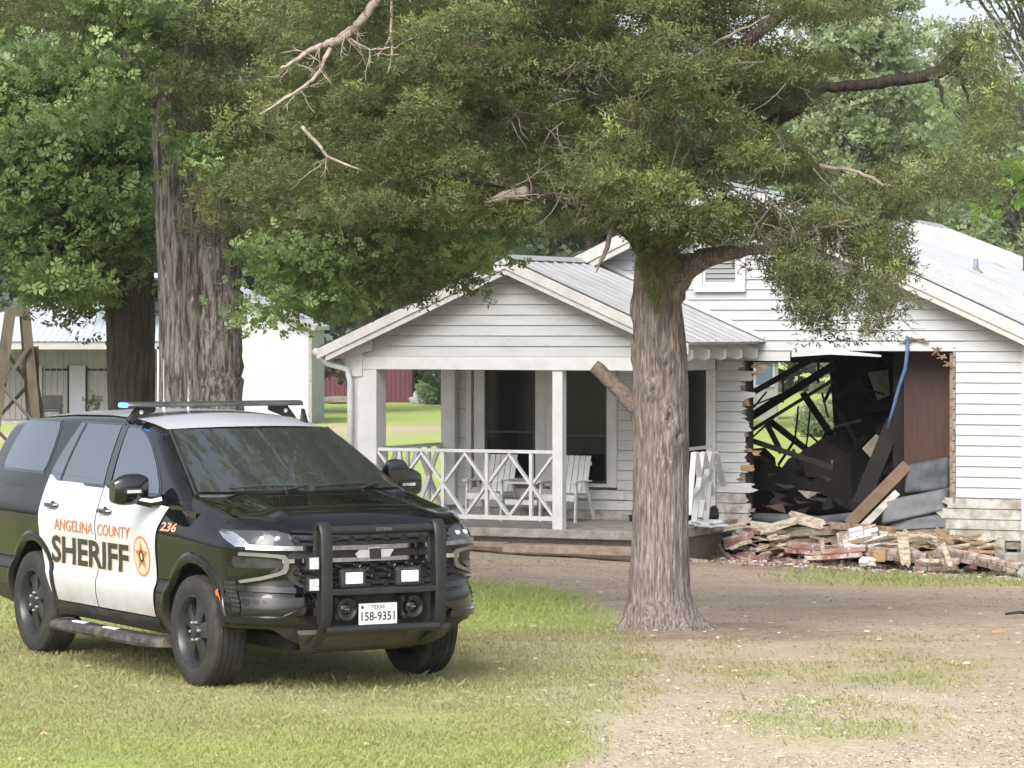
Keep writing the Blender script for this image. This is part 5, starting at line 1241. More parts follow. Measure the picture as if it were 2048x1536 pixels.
SH('verge_trim', MB().bar((x0, 139.55, za + .16), (x1 + .3, 139.55, ze + .02), .06, .22, up=(0, 0, 1)), M['concrete'])
SH('downpipe', MB().bar((x1 + .08, 139.9, ze), (x1 + .08, 139.9, z0), .12, .12), M['concrete'])
# porch wing (left)
xl, xr = W(-160, 0, 140).x, W(400, 0, 140).x
zE = 3.1 + (655 - 683) / F * 139; zR = 3.1 + (655 - 603) / F * 146; xrl = W(85, 0, 146).x
mb = MB()
nr_ = 26
for i in range(nr_):
    a = xrl + (xr - xrl) * i / nr_; b = xrl + (xr - xrl) * (i + 1) / nr_
    shed_sheet(mb, [(a, 146, zR), (b, 146, zR), (b, 139, zE), (a, 139, zE)], 1)
mb.add([(xrl, 146, zR), (xrl, 139, zE), (xl - 1, 139, zE)], [(0, 1, 2)]); mb.add([(xrl, 146, zR), (xl - 1, 139, zE), (xl - 1, 146, zE)], [(0, 1, 2)])
SH('porch_roof', mb, M['shedroof'])
SH('porch_beam', MB().box(((xl + xr) / 2, 139.2, zE - .17), (xr - xl, .2, .30)), M['shedgrey'])
mb = MB(); shed_sheet(mb, [(xl, 143, zE - .1), (xr, 143, zE - .1), (xr, 143, z0), (xl, 143, z0)], 46, rib=.03); SH('back_wall', mb, M['shedgrey'])
SH('back_roof', MB().box(((xl + xr) / 2, 146.5, zE - 1.2), (xr - xl, 7, .1)), M['shedgrey'])
for px, wd in ((71, .22), (-60, .22), (320, .22)):
    SH('post', MB().box((W(px, 0, 139.2).x, 139.2, (zE + z0) / 2 - .1), (wd, .2, zE - z0 - .2)), M['shedwhite'])
d0, d1 = W(139, 731, 142.9), W(171, 731, 142.9)
SH('door', MB().box(((d0.x + d1.x) / 2, 142.85, (d0.z + z0) / 2), (d1.x - d0.x, .06, d0.z - z0)), M['shedwhite'], 'white door in the grey porch wall')
SH('door_frame', MB().box((d0.x - .05, 142.86, (d0.z + z0) / 2), (.06, .08, d0.z - z0)).box((d1.x + .05, 142.86, (d0.z + z0) / 2), (.06, .08, d0.z - z0)), M['nearblack'])
d0, d1 = W(77, 731, 142.9), W(84, 731, 142.9)
SH('door', MB().box(((d0.x + d1.x) / 2, 142.85, (d0.z + z0) / 2), (d1.x - d0.x, .06, d0.z - z0)), M['shedwhite'], 'narrow white door edge just right of the porch post')
SH('porch_slab', MB().box(((xl + xr) / 2, 141, z0 + .12), (xr - xl, 4, .2)), M['concrete'])
# chair on the shed porch
c = W(102, 0, 141); ch_ = empty('patio_chair', (c.x, 141, z0 + .22), 0, 'dark cushioned chair on the white shed porch left of its door', 'chair')
for n_, b, m_ in [('seat', ((0, 0, .42), (.85, .6, .12)), M['plastic']), ('backrest', ((0, .3, .75), (.85, .12, .55)), M['plastic']), ('armrest', ((-.45, 0, .6), (.08, .6, .06)), M['plastic']), ('armrest', ((.45, 0, .6), (.08, .6, .06)), M['plastic'])]:
    MB().box(*b).build(n_, m_, ch_, bevel=.03)
for sx in (-.4, .4):
    for sy in (-.25, .25): MB().box((sx, sy, .2), (.06, .06, .4)).build('leg', M['plastic'], ch_)
c = W(188, 0, 141.5); pp = empty('potted_plant', (c.x, 141.5, z0 + .22), 0, 'small plant standing right of the white shed door', 'plant')
MB().lathe([(0, .0), (0, .14), (.3, .18), (.3, 0)], 'z', 14).build('pot', M['plastic'], pp, True)
rq = np.random.default_rng(3); k_ = 60
tag(scatter('foliage', rq.normal(0, .16, (k_, 3)) + [0, 0, .7], rq.uniform(.15, .3, k_), rq.uniform(0, 1, k_), rotmats(k_, rq, -.5, 1.2), FART, M['darkleaf'], pp), kind='stuff')
# red barn
gR = float(gz(-10, 208)) - .05; xa, xb = W(540, 0, 208).x, W(820, 0, 208).x; zt = 3.1 + (655 - 690) / F * 208
barn = empty('red_barn', ((xa + xb) / 2, 208, gR), 0, 'low dark red metal barn beyond the far lawn, between shed and porch post', 'barn')
mb = MB(); shed_sheet(mb, [(xa, 208, zt), (xb, 208, zt), (xb, 208, gR), (xa, 208, gR)], 30, rib=.04); child(mb.build('front_wall', M['redbarn'], None), barn)
child(MB().box((xb + .05, 214, (zt + gR) / 2), (.1, 12, zt - gR)).build('side_wall', M['redbarn'], None), barn)
child(MB().prism([(xa - .3, 207.6, zt), (xa - .3, 221, zt), (xa - .3, 214, zt + 1.2)], (xb - xa + .6, 0, 0)).build('roof', mat('barn_roof', (.14, .15, .14), .6), None), barn)
# things heaped by the barn
jg = random.Random(2)
for i, (px, py, sx, sz, m_, lb_) in enumerate([(832, 790, .35, .5, M['shedgrey'], 'grey lump by the right corner of the red barn'), (852, 788, .45, .45, mat('pale_blue_drum', (.20, .30, .42), .5), 'pale blue drum standing by the right corner of the red barn'), (645, 806, 2.0, .32, M['oldwood'], 'low brush pile against the front wall of the red barn')]):
    q = W(px, py, 203); 
    if 'drum' in lb_: o = MB().lathe([(0, 0), (0, .45), (.1, .48), (.5, .46), (.9, .48), (1.0, .45), (1.0, 0)], 'z', 20).build('drum', m_, None, True); cat_ = 'drum'
    else: o = lump(sx, .5, sz, 60 + i, 3, .35).build('brush_pile' if i == 2 else 'rock', m_, None, True); cat_ = 'brush pile' if i == 2 else 'rock'
    o.location = (q.x, 203, float(gz(q.x, 203)) + (.1 if 'drum' not in lb_ else 0)); tag(o, lb_, cat_)
q = W(872, 770, 200); bush(q.x, 200, 1.1, M['farleaf'], 'small bright bush beside the pale blue drum', 19)
o = limb('tree_stump', [Vector((W(865, 0, 215).x, 215, -2)), Vector((W(862, 0, 215).x, 215, 2.2)), Vector((W(862, 0, 215).x + .1, 215, 7))], [.62, .55, .5], M['bark_old'], None, 14, .04, 4, 3)
o.name = 'bare_trunk'; tag(o, 'thick grey tree trunk seen through the porch right of the red barn', 'tree')
# wooden derrick ornament
dk = empty('wooden_derrick', (W(20, 0, 46).x, 46, float(gz(-6.8, 46))), math.radians(14), 'weathered wooden lattice windmill tower with crossed braces at the left edge', 'garden tower')
gD = float(gz(-6.8, 46)); HT = 3.1 + (655 - 628) / F * 46 - gD
def dc(sx, sy, t): hw = .46 * (1 - t) + .10 * t; return Vector((sx * hw + .10 * t, sy * hw, t * HT))
M['derrick'] = mat('weathered_pine', (.125, .11, .075), .9, col2=(.075, .066, .042), scale=6, stretch=(1, 1, .4), bump=.004)
for sx in (-1, 1):
    for sy in (-1, 1): MB().bar(dc(sx, sy, 0), dc(sx, sy, 1), .12, .12, up=(0, 1, 0)).build('leg', M['derrick'], dk)
for f_ in range(4):
    cs = [((-1, -1), (1, -1)), ((1, -1), (1, 1)), ((1, 1), (-1, 1)), ((-1, 1), (-1, -1))][f_]
    out = Vector(((cs[0][0] + cs[1][0]) / 2, (cs[0][1] + cs[1][1]) / 2, 0)) * .05
    ts = [.12, .34, .53, .70, .86]
    for i in range(len(ts) - 1):
        a, b = (cs[0], cs[1]) if (i + f_) % 2 else (cs[1], cs[0])
        MB().bar(dc(*a, ts[i]) + out, dc(*b, ts[i + 1]) + out, 0.035, .17, up=out.normalized()).build('brace', M['derrick'], dk)
MB().box((.10, 0, HT + .03), (.32, .32, .13)).build('cap', M['derrick'], dk, bevel=.006)
ae = empty('tv_aerial', dk.matrix_basis @ Vector((.10, 0, HT + .09)) if 0 else (dk.location + Vector((.10, .02, HT + .09))), 0, 'pale metal mast with two cross bars standing on the wooden tower cap', 'aerial')
hA = 3.1 + (655 - 493) / F * 46 - gD - HT - .09
MB().tube([(0, 0, 0), (.02, 0, hA)], .012, 8).build('mast', M['concrete'], ae, True)
for z_, a, b in [(hA - .10, -.30, .22), (hA - .19, -.02, .32), (hA - .13, -.02, .42)]: MB().bar((a, 0, z_), (b, 0, z_ - .02), .035, .035).build('crossbar', M['deadwood'], ae)
for a in (.30, .36, .42): MB().bar((a, 0, hA - .20), (a + .02, 0, hA - .06), .012, .012).build('rod', M['deadwood'], ae)
q = W(38, 820, 62); o = lump(.12, .08, .07, 77, 2).build('rock', M['mortar'], None, True); o.location = (q.x, 62, q.z); 
o.location.z = float(gz(q.x, 62)) + .04; tag(o, 'pinkish rock on the ground behind the wooden tower', 'rock')

# pale cottage glimpsed through the broken house
cg = W(1400, 0, 150); zg = float(gz(cg.x, 150)); cot = empty('cottage', (cg.x, 150, zg), 0, 'pale cottage corner with one window seen through the left of the broken wall', 'cottage')
x1c = W(1556, 0, 150).x - cg.x; zc_ = 3.1 + (655 - 722) / F * 150 - zg
mb = MB(); shed_sheet(mb, [(-3.2, 0, zc_), (x1c, 0, zc_), (x1c, 0, -.1), (-3.2, 0, -.1)], 14); mb.build('wall', M['shedgrey'], cot)
MB().box((x1c - .02, 2.5, zc_ / 2), (.06, 5, zc_)).build('wall', M['shedwhite'], cot)
MB().prism([(-3.5, -.3, zc_), (-3.5, 5.3, zc_), (-3.5, 2.5, zc_ + 1.1)], (x1c + 3.8, 0, 0)).build('roof', M['shedgrey'], cot)
wx = W(1528, 0, 150).x - cg.x; wz = 3.1 + (655 - 748) / F * 150 - zg
wn = MB().box((wx, -.05, wz), (.95, .08, 1.15)).build('window', M['shedwhite'], cot); MB().box((wx, -.10, wz), (.75, .03, .95)).build('pane', mat('pale_pane', (.12, .17, .21), .2), wn)
# ================================================================ patrol vehicle
LBZ = -.022
car = empty('police_suv', (-1.45, 25.07, .505), math.radians(-60), 'black and white sheriff patrol vehicle with push bumper and light bar parked on the grass', 'patrol car')
def Cp(name, mb, m, par=None, smooth=True, angle=35, bevel=0, label=None, recalc=True):
    o = mb.build(name, m, par or car, smooth, angle=angle if smooth else None, bevel=bevel, recalc=recalc)
    if label: o['label'] = label
    return o
ip = lambda x, a, b: float(np.interp(x, a, b))
def Wd(X): return ip(X, [-4.42, -4.36, -4.25, -4.0, -3.4, -2.5, -.6, .1, .43], [.80, .88, .93, .97, .992, 1.0, 1.0, .998, .985])
PZ = [.28, .34, .40, .46, .52, .60, .66, .72, .80, .95, 1.06, 1.12, 1.17, 1.24, 1.31, 1.38]
PV = [-.14, -.07, -.035, -.02, -.004, .006, .002, -.022, -.020, -.004, .006, .002, -.012, -.034, -.058, -.085]
def ztop(X): return ip(X, [-4.42, -4.2, -3.9, -3, -.9, -.45, -.2, .1, .43], [1.36, 1.40, 1.42, 1.42, 1.375, 1.35, 1.325, 1.275, 1.215])
def Side(X, z):
    zt = ztop(X); ze = z if z < .95 else .95 + (z - .95) * (1.38 - .95) / (zt - .95)
    return Wd(X) + ip(ze, PZ, PV)
def zbot(X): return ip(X, [-4.42, -4.0, -3.5, -2.6, -.5, .38, .43], [.46, .40, .34, .34, .33, .42, .46])
def Hd(X, y):
    a = abs(y) / .93; zt = ztop(X)
    e = min(1, max(0, (.93 - abs(y)) / .05)); plate_ = .5 - .5 * math.cos(math.pi * min(1, max(0, (.70 - abs(y)) / .16)))
    return zt + .030 * math.sqrt(e) * 1 + .028 * plate_ + .030 * (1 - a * a)
# lower body loft
st = list(np.arange(-4.42, .431, .04)); st[-1] = .43
rows = []
for X in st:
    zb, zt = zbot(X), ztop(X)
    zs = [zb] + [z for z in (.38, .42, .46, .50, .54, .58, .62, .66, .70, .76, .82, .88, .95) if z > zb + .01] 
    while len(zs) < 14: zs.insert(1, zb + (zs[1] - zb) / 2)
    zs += [.95 + (zt - .95) * k / 8 for k in range(1, 9)]
    right = [(X, 0, zb), (X, -(Side(X, zb) - .25), zb)] + [(X, -Side(X, z), z) for z in zs]
    ye = Side(X, zt)
    top = [(X, -y, Hd(X, y)) for y in [ye - .008, ye - .02, ye - .05] + [(ye - .05) * (1 - k / 10) for k in range(1, 11)]]
    half = right + top
    full = half + [(p[0], -p[1], p[2]) for p in half[-2:0:-1]]
    rows.append(full)
mb = MB(); mb.grid(rows, 0, closeu=True); nC = len(rows[0])
for rI in (0, len(rows) - 1): mb.f.append(tuple(rI * nC + k for k in range(nC))); mb.m.append(0)
body = mb.build('body', [M['black'], M['plastic']], None, True)
# wheel wells
cut = MB(); RW, RX = .472, -3.071
for xc in (0, RX):
    for s_ in (-1, 1):
        prof_ = [(s_ * .60, 0.0), (s_ * .60, RW), (s_ * 1.3, RW), (s_ * 1.3, 0)]
        nseg = 56; vs = []
        for a_, r in ((s_ * .60, RW), (s_ * 1.3, RW)):
            for k in range(nseg): t = 2 * math.pi * k / nseg; vs.append((xc + r * math.cos(t), a_, .425 + r * math.sin(t) * (1.0 if math.sin(t) > 0 else 1.4)))
        cut.add(vs, [(k, (k + 1) % nseg, nseg + (k + 1) % nseg, nseg + k) for k in range(nseg)] + [tuple(range(nseg)), tuple(range(nseg, 2 * nseg))])
cutter = cut.build('cutter', [M['plastic']], None)
md = body.modifiers.new('cut', 'BOOLEAN'); md.operation = 'DIFFERENCE'; md.object = cutter; md.solver = 'EXACT'; md.material_mode = 'TRANSFER'
bpy.context.view_layer.update()
dg = bpy.context.evaluated_depsgraph_get(); me = bpy.data.meshes.new_from_object(body.evaluated_get(dg))
body.modifiers.clear(); body.data = me; me.polygons.foreach_set('use_smooth', [True] * len(me.polygons)); me.set_sharp_from_angle(angle=math.radians(32))
bpy.data.objects.remove(cutter); body.parent = car
# nose
def dzx(z): return ip(z, [.28, .36, .44, .52, .62, .72, .80, .95, 1.06, 1.13, 1.2], [-.14, -.05, .01, .03, .035, .02, .0, -.005, -.01, -.035, -.08])
def FW(z): return Side(.43, z)
def Fx(y, z):
    q = min(1, abs(y) / FW(z)); return .43 + (.50 + dzx(z)) * math.sqrt(max(0, 1 - q ** 4.6))
def FN(y, z):
    e = .004; yy = max(-FW(z) * .985, min(FW(z) * .985, y)); gy = (Fx(yy + e, z) - Fx(yy - e, z)) / (2 * e); gzz = (Fx(yy, z + e) - Fx(yy, z - e)) / (2 * e)
    return Vector((1, -gy, -gzz)).normalized()
def FP(y, z, off=0): return Vector((Fx(y, z), y, z)) + FN(y, z) * off
def zlip(y): return 1.135 + .05 * (min(1, abs(y) / .95)) ** 2
sc_ = [math.sin(math.pi / 2 * t) for t in np.linspace(-1, 1, 61)]
P = []
for k in range(26):
    row = []
    for s_ in sc_:
        yy = s_ * .95; zl0 = .30 + .17 * min(1, max(0, (abs(s_) - .45) / .35)) ** 1.5; zz = zl0 + (zlip(yy) - zl0) * k / 25; y = s_ * FW(zz); row.append((Fx(y, zz), y, zz))
    P.append(row)
Q_ = []
for k in range(1, 9):
    row = []
    t = 1 - k / 8
    for s_ in sc_:
        zl = zlip(s_ * .95); y = s_ * FW(zl); x1_ = Fx(y, zl); x = .43 + (x1_ - .43) * t
        yb = s_ * FW(1.20); hz = Hd(.43, min(abs(y), .925)) ; zz = zl + (hz - zl) * (1 - t ** 2.6)
        row.append((x, y * t + (1 - t) * y, zz))
    Q_.append(row)
mb = MB(); mb.grid(P + Q_, 0); Cp('nose', mb, M['black'], angle=60)
# hood panel with shut line
P = []
for k in range(25):
    X = -.16 + (.43 + .16) * k / 24; row = []
    for s_ in np.linspace(-1, 1, 33):
        y = s_ * .875; xb = X - .13 * (abs(y) / .875) ** 2 * (1 - k / 24); row.append((xb, y, Hd(X, y) + .006))
    P.append(row)
for k in range(1, 9):
    t = k / 8; row = []
    for s_ in np.linspace(-1, 1, 33):
        y = s_ * .875; zl = zlip(y); x1_ = Fx(y, zl) - .006; x = .43 + (x1_ - .43) * t; row.append((x, y, zl + (Hd(.43, y) - zl) * (1 - t ** 2.6) + .006))
    P.append(row)
hood = Cp('hood', MB().grid(P), M['black'], angle=60)
# greenhouse
def G(X, z):
    z = max(z, 1.30); r = .935 - .34 * (z - 1.36) - .22 * (z - 1.36) ** 2
    if X < -3.2: r -= .07 * ((X + 3.2) / -1.2) ** 2
    return r
def Troof(X, y): return ip(X, [-4.4, -4.1, -3.6, -2.9, -2.2, -1.7, -1.4, -1.2, -1.0], [1.80, 1.86, 1.905, 1.935, 1.945, 1.925, 1.893, 1.862, 1.82]) - .050 * (y / .7) ** 2
def Tws(X, y): return 1.825 - .47 * (X + 1.20 - .17 * (1 - (y / .75) ** 2))
def Trear(X, y): return 1.40 + (X + 4.37) * 1.9
def smin(a, b, k=.025): h = max(0, min(1, .5 + .5 * (b - a) / k)); return b * (1 - h) + a * h - k * h * (1 - h)
def Tt(X, y): return max(1.20, smin(smin(Troof(X, y), Tws(X, y)), Trear(X, y)))
rows = []
for X in list(np.arange(-4.42, .0, .04)):
    y = .75
    for _ in range(30): z = Tt(X, y); y = .6 * y + .4 * G(X, z)
    ze = Tt(X, y); lo_ = 1.26
    side_ = [(X, -G(X, lo_ + (ze - .05 - lo_) * k / 7), lo_ + (ze - .05 - lo_) * k / 7) for k in range(8)]
    A_ = Vector(side_[-1]); K = Vector((X, -y, ze)); B_ = Vector((X, -(y - .06), Tt(X, y - .06)))
    cor = [tuple(A_ * (1 - t) ** 2 + K * 2 * t * (1 - t) + B_ * t * t) for t in (.2, .4, .6, .8)]
    top = [(X, -(y - .06) * (1 - k / 9), Tt(X, (y - .06) * (1 - k / 9))) for k in range(10)]
    half = side_ + cor + top; rows.append(half + [(p[0], -p[1], p[2]) for p in half[-2::-1]])
mb = MB(); mb.grid(rows); Cp('cabin', mb, M['black'], angle=50)
# white roof skin
P = []
for k in range(30):
    t = k / 29; row = []
    for s_ in np.linspace(-1, 1, 21):
        y = s_ * (.655 - .03 * (1 - t) ** 8); Xf = -1.235 + .155 * (1 - (y / .75) ** 2) ; Xb = -3.75 + .05 * s_ * s_
        X = Xb + (Xf - Xb) * t; row.append((X, y, Tt(X, y) + .006))
    P.append(row)
Cp('roof', MB().grid(P), M['carwhite'], angle=60, label='white roof skin')
# windscreen
def wsg(off, z0w, z1w, w0, w1, nx=24, ny=14):
    P = []
    for j in range(ny + 1):
        t = j / ny; row = []
        for s_ in np.linspace(-1, 1, nx + 1):
            y = s_ * (w0 + (w1 - w0) * t); z = z0w + (z1w - z0w) * t; X = -1.20 + .17 * (1 - (y / .75) ** 2) + (1.825 - z) / .47
            row.append((X + off * .43, y, z + off * .9))
        P.append(row)
    return P
M['wsdark'] = mat('cabin_shade', (.006, .010, .009), .6, col2=(.022, .03, .026), scale=2.2, lo=.45, hi=.6)
wg = bpy.data.materials.new('windscreen_glass'); wg.use_nodes = True; t_ = wg.node_tree; b_ = t_.nodes['Principled BSDF']; b_.inputs['Base Color'].default_value = (.15, .17, .17, 1); b_.inputs['Metallic'].default_value = .75; b_.inputs['Roughness'].default_value = .02; b_.inputs['IOR'].default_value = 2.3; b_.inputs['Specular IOR Level'].default_value = 1
tp_ = t_.nodes.new('ShaderNodeBsdfTransparent'); tp_.inputs[0].default_value = (.75, .85, .82, 1); mx_ = t_.nodes.new('ShaderNodeMixShader'); mx_.inputs[0].default_value = .18
t_.links.new(b_.outputs[0], mx_.inputs[1]); t_.links.new(tp_.outputs[0], mx_.inputs[2]); t_.links.new(mx_.outputs[0], t_.nodes['Material Output'].inputs[0])
Cp('windscreen_backing', MB().grid(wsg(.006, 1.35, 1.808, .85, .668)), M['wsdark'], angle=60)  # dark sheet under the glass stands in for the shaded cabin
ws = Cp('windscreen', MB().grid(wsg(.030, 1.365, 1.80, .83, .655)), wg, angle=60)
def wsp(s_, t, off): 
    y = s_ * (.83 + (.655 - .83) * t); z = 1.365 + .435 * t; X = -1.20 + .17 * (1 - (y / .75) ** 2) + (1.825 - z) / .47; return Vector((X + off * .43, y, z + off * .9))
Cp('dash_paper', MB().prism([wsp(-.36, .10, .018), wsp(-.24, .09, .018), wsp(-.25, .24, .018), wsp(-.36, .22, .018)], (0.002, 0, .004)), M['cyanpaper'], smooth=False, label='pale cyan paper standing on the dashboard')
ring = [wsp(.12 + .12 * math.cos(a), .17 + .13 * math.sin(a), .016) for a in np.linspace(0, 2 * math.pi, 26)]
Cp('steering_wheel', MB().tube(ring, .008, 6, cap=False), M['silver'])
Cp('interior_mirror', MB().prism([wsp(-.08, .84, .016), wsp(.06, .83, .016), wsp(.06, .92, .016), wsp(-.08, .93, .016)], (.002, 0, .004)), M['plastic'], smooth=False)
# rubber edge round the glass
for s_ in (-1, 1):
    Cp('pillar_trim', MB().tube([wsp(s_ * 1.02, t, .012) for t in np.linspace(-.02, 1.02, 14)], .011, 6), M['plastic'])
Cp('cowl', MB().tube([wsp(s_, -.05, .012) for s_ in np.linspace(-1, 1, 20)], .022, 8), M['plastic'])
for a, b, c in ((-.75, -.05, .05), (.02, .72, .05)):
    wp = Cp('wiper', MB().tube([wsp(a, .02, .05), wsp((a + b) / 2, .045, .055), wsp(b, .03, .05)], .009, 6), M['plastic'])
    Cp('wiper_arm', MB().tube([wsp(b, .03, .06), wsp((a + b) / 2 + .1, -.03, .05), wsp((a + b) / 2 + .15, -.08, .03)], .012, 6), M['plastic'], par=wp)
# side windows, doors
def sidepatch(rows_, off, fn, s_, n=10):
    """rows_: [(z, x0, x1)...]"""
    P = []
    for z, a, b in rows_:
        P.append([(a + (b - a) * k / n, s_ * (fn(a + (b - a) * k / n, z) + off), z) for k in range(n + 1)])
    return P
def rowsbetween(zs, L, R): return [(z, ip(z, [p[0] for p in L], [p[1] for p in L]), ip(z, [p[0] for p in R], [p[1] for p in R])) for z in zs]
QW = rowsbetween(np.linspace(1.445, 1.835, 9), [(1.445, -3.93), (1.47, -3.97), (1.60, -3.945), (1.78, -3.88), (1.835, -3.80)], [(1.445, -3.04), (1.49, -3.00), (1.65, -3.01), (1.80, -3.06), (1.835, -3.12)])
RWn = rowsbetween(np.linspace(1.385, 1.838, 10), [(1.385, -2.70), (1.43, -2.85), (1.50, -2.84), (1.838, -2.67)], [(1.385, -1.765), (1.838, -1.875)])
FWn = rowsbetween(np.linspace(1.362, 1.825, 12), [(1.362, -1.60), (1.825, -1.735)], [(1.362, -.715), (1.42, -.74), (1.49, -.83), (1.56, -.92), (1.64, -1.05), (1.72, -1.19), (1.79, -1.38), (1.825, -1.52)])
for s_ in (-1, 1):
    for nm, rws in (('quarter_window', QW), ('side_window', RWn), ('side_window', FWn)):
        fr_ = [(z, a - .028, b + .028) for z, a, b in rws]; fr_ = [(fr_[0][0] - .022, fr_[0][1], fr_[0][2])] + fr_ + [(fr_[-1][0] + .018, fr_[-1][1], fr_[-1][2])]
        wf = Cp('window_trim', MB().grid(sidepatch(fr_, .003, G, s_)), M['gloss'])
        Cp(nm, MB().grid(sidepatch(rws, .007, G, s_)), M['glass'], par=wf)
    Cp('window_divider', MB().grid(sidepatch([(z, -2.635 + .10 * (z - 1.40), -2.60 + .10 * (z - 1.40)) for z, a, b in RWn], .010, G, s_, 1)), M['plastic'])
    Cp('pillar_applique', MB().grid(sidepatch([(z, b + .025, b + .13) for z, a, b in RWn], .009, G, s_, 2)), M['gloss'])
# white doors
zd = [.455, .50, .54, .58, .62, .66, .70, .74, .78, .84, .90, .96, 1.02, 1.08, 1.12, 1.17, 1.22, 1.27, 1.31, 1.345]
for s_ in (-1, 1):
    Ld = [(.455, -2.60), (.60, -2.70), (.74, -2.83), (.90, -2.895), (1.10, -2.905), (1.25, -2.89), (1.345, -2.87)]
    Rd = rowsbetween(zd, Ld, [(.455, -1.735), (1.345, -1.765)])
    Fd = rowsbetween(zd, [(.455, -1.72), (1.345, -1.75)], [(.455, -.66), (.70, -.645), (.95, -.64), (1.10, -.60), (1.22, -.53), (1.29, -.47), (1.345, -.47)])
    def doorgrid(rws, n=14):
        P = []
        for z, a, b in rws:
            row = []
            for k in range(n + 1):
                X = a + (b - a) * k / n; zz = z if z < .95 else .95 + (z - .95) * (ztop(X) - .95) / .395
                row.append((X, s_ * (Side(X, zz) + .008), zz))
            P.append(row)
        l0 = P[-1]; P.append([(p[0], s_ * (Side(p[0], p[2]) - .012), p[2] + .022) for p in l0]); P.append([(p[0], s_ * (G(p[0], 1.40) + .001), p[2] + .026) for p in l0])
        return P
    dr = Cp('rear_door', MB().grid(doorgrid(Rd)), M['carwhite'], angle=50)
    df = Cp('front_door', MB().grid(doorgrid(Fd)), M['carwhite'], angle=50)
    # dirty lower edge
    for d_, xc in ((dr, -2.62), (df, -1.58)):
        zz = 1.195; y = Side(xc, zz) + .035
        hd = MB(); hd.tube([(xc - .11, s_ * (y - .02), zz), (xc - .09, s_ * y, zz), (xc + .09, s_ * y, zz), (xc + .11, s_ * (y - .02), zz)], [.014, .019, .019, .014], 8)
        Cp('door_handle', hd, M['chrome'] if 0 else M['gloss'], par=d_)
        Cp('handle_cup', MB().lathe([(s_ * (Side(xc, zz - .02) + .010), .055), (s_ * (Side(xc, zz - .02) + .0105), .0)], 'y', 20, (xc, 0, zz - .02)), M['plastic'], par=d_)
    Cp('rocker_panel', MB().grid(sidepatch([(z, -2.58, -.60) for z in (.345, .37, .40, .43, .445)], .012, Side, s_, 12)), M['plastic'])
    # wheel arch lips
    for xc in (0, RX):
        P = []
        for r, o in ((.455, -.03), (.462, .010), (.485, .022), (.515, .020), (.545, .006), (.552, -.01)):
            row = []
            for k in range(41):
                a = math.radians((6 if xc == 0 else -10) + (188 if xc == 0 else 200) * k / 40); x = xc + r * math.cos(a); z = .425 + r * math.sin(a); zz = min(max(z, .30), 1.2); xx = min(x, .425)
                yy = Side(xx, zz)
                if x > .425:
                    # wrap round the nose corner
                    wz = FW(zz); tt = (x - .43) / (.50 + dzx(zz)); yy = wz * max(0, 1 - min(1, tt) ** 2) ** (1 / 4.6) if tt < 1 else wz
                row.append((x, s_ * (yy + o), z))
            P.append(row)
        Cp('wheel_arch', MB().grid(P), M['plastic'] if 0 else M['black'], angle=70)
    mk_ = []
    for r in (.49, .535):
        mk_.append([(r * math.cos(math.radians(a)), s_ * (Side(min(.42, r * math.cos(math.radians(a))), .7) + .026), .425 + r * math.sin(math.radians(a))) for a in (20, 28, 36)])
    Cp('side_marker', MB().grid(mk_), M['orange'])
    # running board
    sb = MB(); path = [(-2.42, .93), (-2.36, 1.03), (-2.28, 1.075), (-.60, 1.075), (-.50, 1.04), (-.42, .95)]
    P = []
    for x, yc in path:
        P.append([(x, s_ * (yc + dy), .285 + dz_) for dy, dz_ in [(-.085, -.03), (-.09, .02), (-.06, .038), (.05, .038), (.085, .02), (.09, -.01), (.07, -.035), (-.04, -.042)]])
    sb.grid(P, closeu=True); sb.f += [tuple(range(8)), tuple(range(40, 48))]; sb.m += [0, 0]
    step = Cp('side_step', sb, mat('dirty_step_%d' % (s_ + 1), (.035, .033, .032), .6, col2=(.20, .17, .14), scale=7, lo=.45, hi=.75), angle=40)
    for xs_ in (-1.92, -1.32):
        Cp('step_pad', MB().box((xs_, s_ * 1.06, .326), (.22, .05, .012)), M['whiteled'], par=step, smooth=False, bevel=.004)
    Cp('step_tread', MB().box((-1.45, s_ * 1.035, .3255), (1.7, .06, .006)), M['plastic'], par=step, smooth=False)
# mirrors
for s_ in (-1, 1):
    mb = MB(); P = []
    for k in range(9):
        t = k / 8; sc2 = math.sin(math.pi * (.10 + .80 * t)) ** .35; row = []
        for j in range(20):
            a = 2 * math.pi * j / 20; ca, sa = math.cos(a), math.sin(a); e = 3.0
            ex = abs(ca) ** (2 / e) * (1 if ca > 0 else -1); ez = abs(sa) ** (2 / e) * (1 if sa > 0 else -1)
            row.append((-.78 + .085 * ex * sc2 * (1 + .0), s_ * (1.015 + .27 * t), 1.405 + .118 * ez * sc2 - .02 * t + .01 * ex))
        P.append(row)
    mb.grid(P, closeu=True); mb.f += [tuple(range(20)), tuple(range(160, 180))]; mb.m += [0, 0]
    mi = Cp('door_mirror', mb, M['gloss'], angle=50)
    Cp('mirror_arm', MB().tube([(-.66, s_ * .93, 1.315), (-.70, s_ * 1.0, 1.30), (-.76, s_ * 1.10, 1.32)], [.05, .042, .035], 10), M['gloss'], par=mi)
    Cp('mirror_cap_light', MB().box((-.692, s_ * 1.15, 1.385), (.012, .15, .045)), M['plastic'], par=mi, smooth=False, bevel=.004)
    Cp('mirror_led', MB().box((-.686, s_ * 1.15, 1.385), (.012, .11, .022)), M['led'], par=mi, smooth=False)
# spotlight on the driver pillar
sp = Cp('spotlight', MB().lathe([(-.10, 0), (-.095, .05), (-.06, .082), (0, .088), (.05, .086), (.055, .07), (.055, 0)], 'x', 24, (-.60, .99, 1.50)), M['gloss'])
Cp('spotlight_arm', MB().tube([(-.62, .80, 1.47), (-.60, .92, 1.44), (-.58, .97, 1.46)], .018, 8), M['chrome'], par=sp)
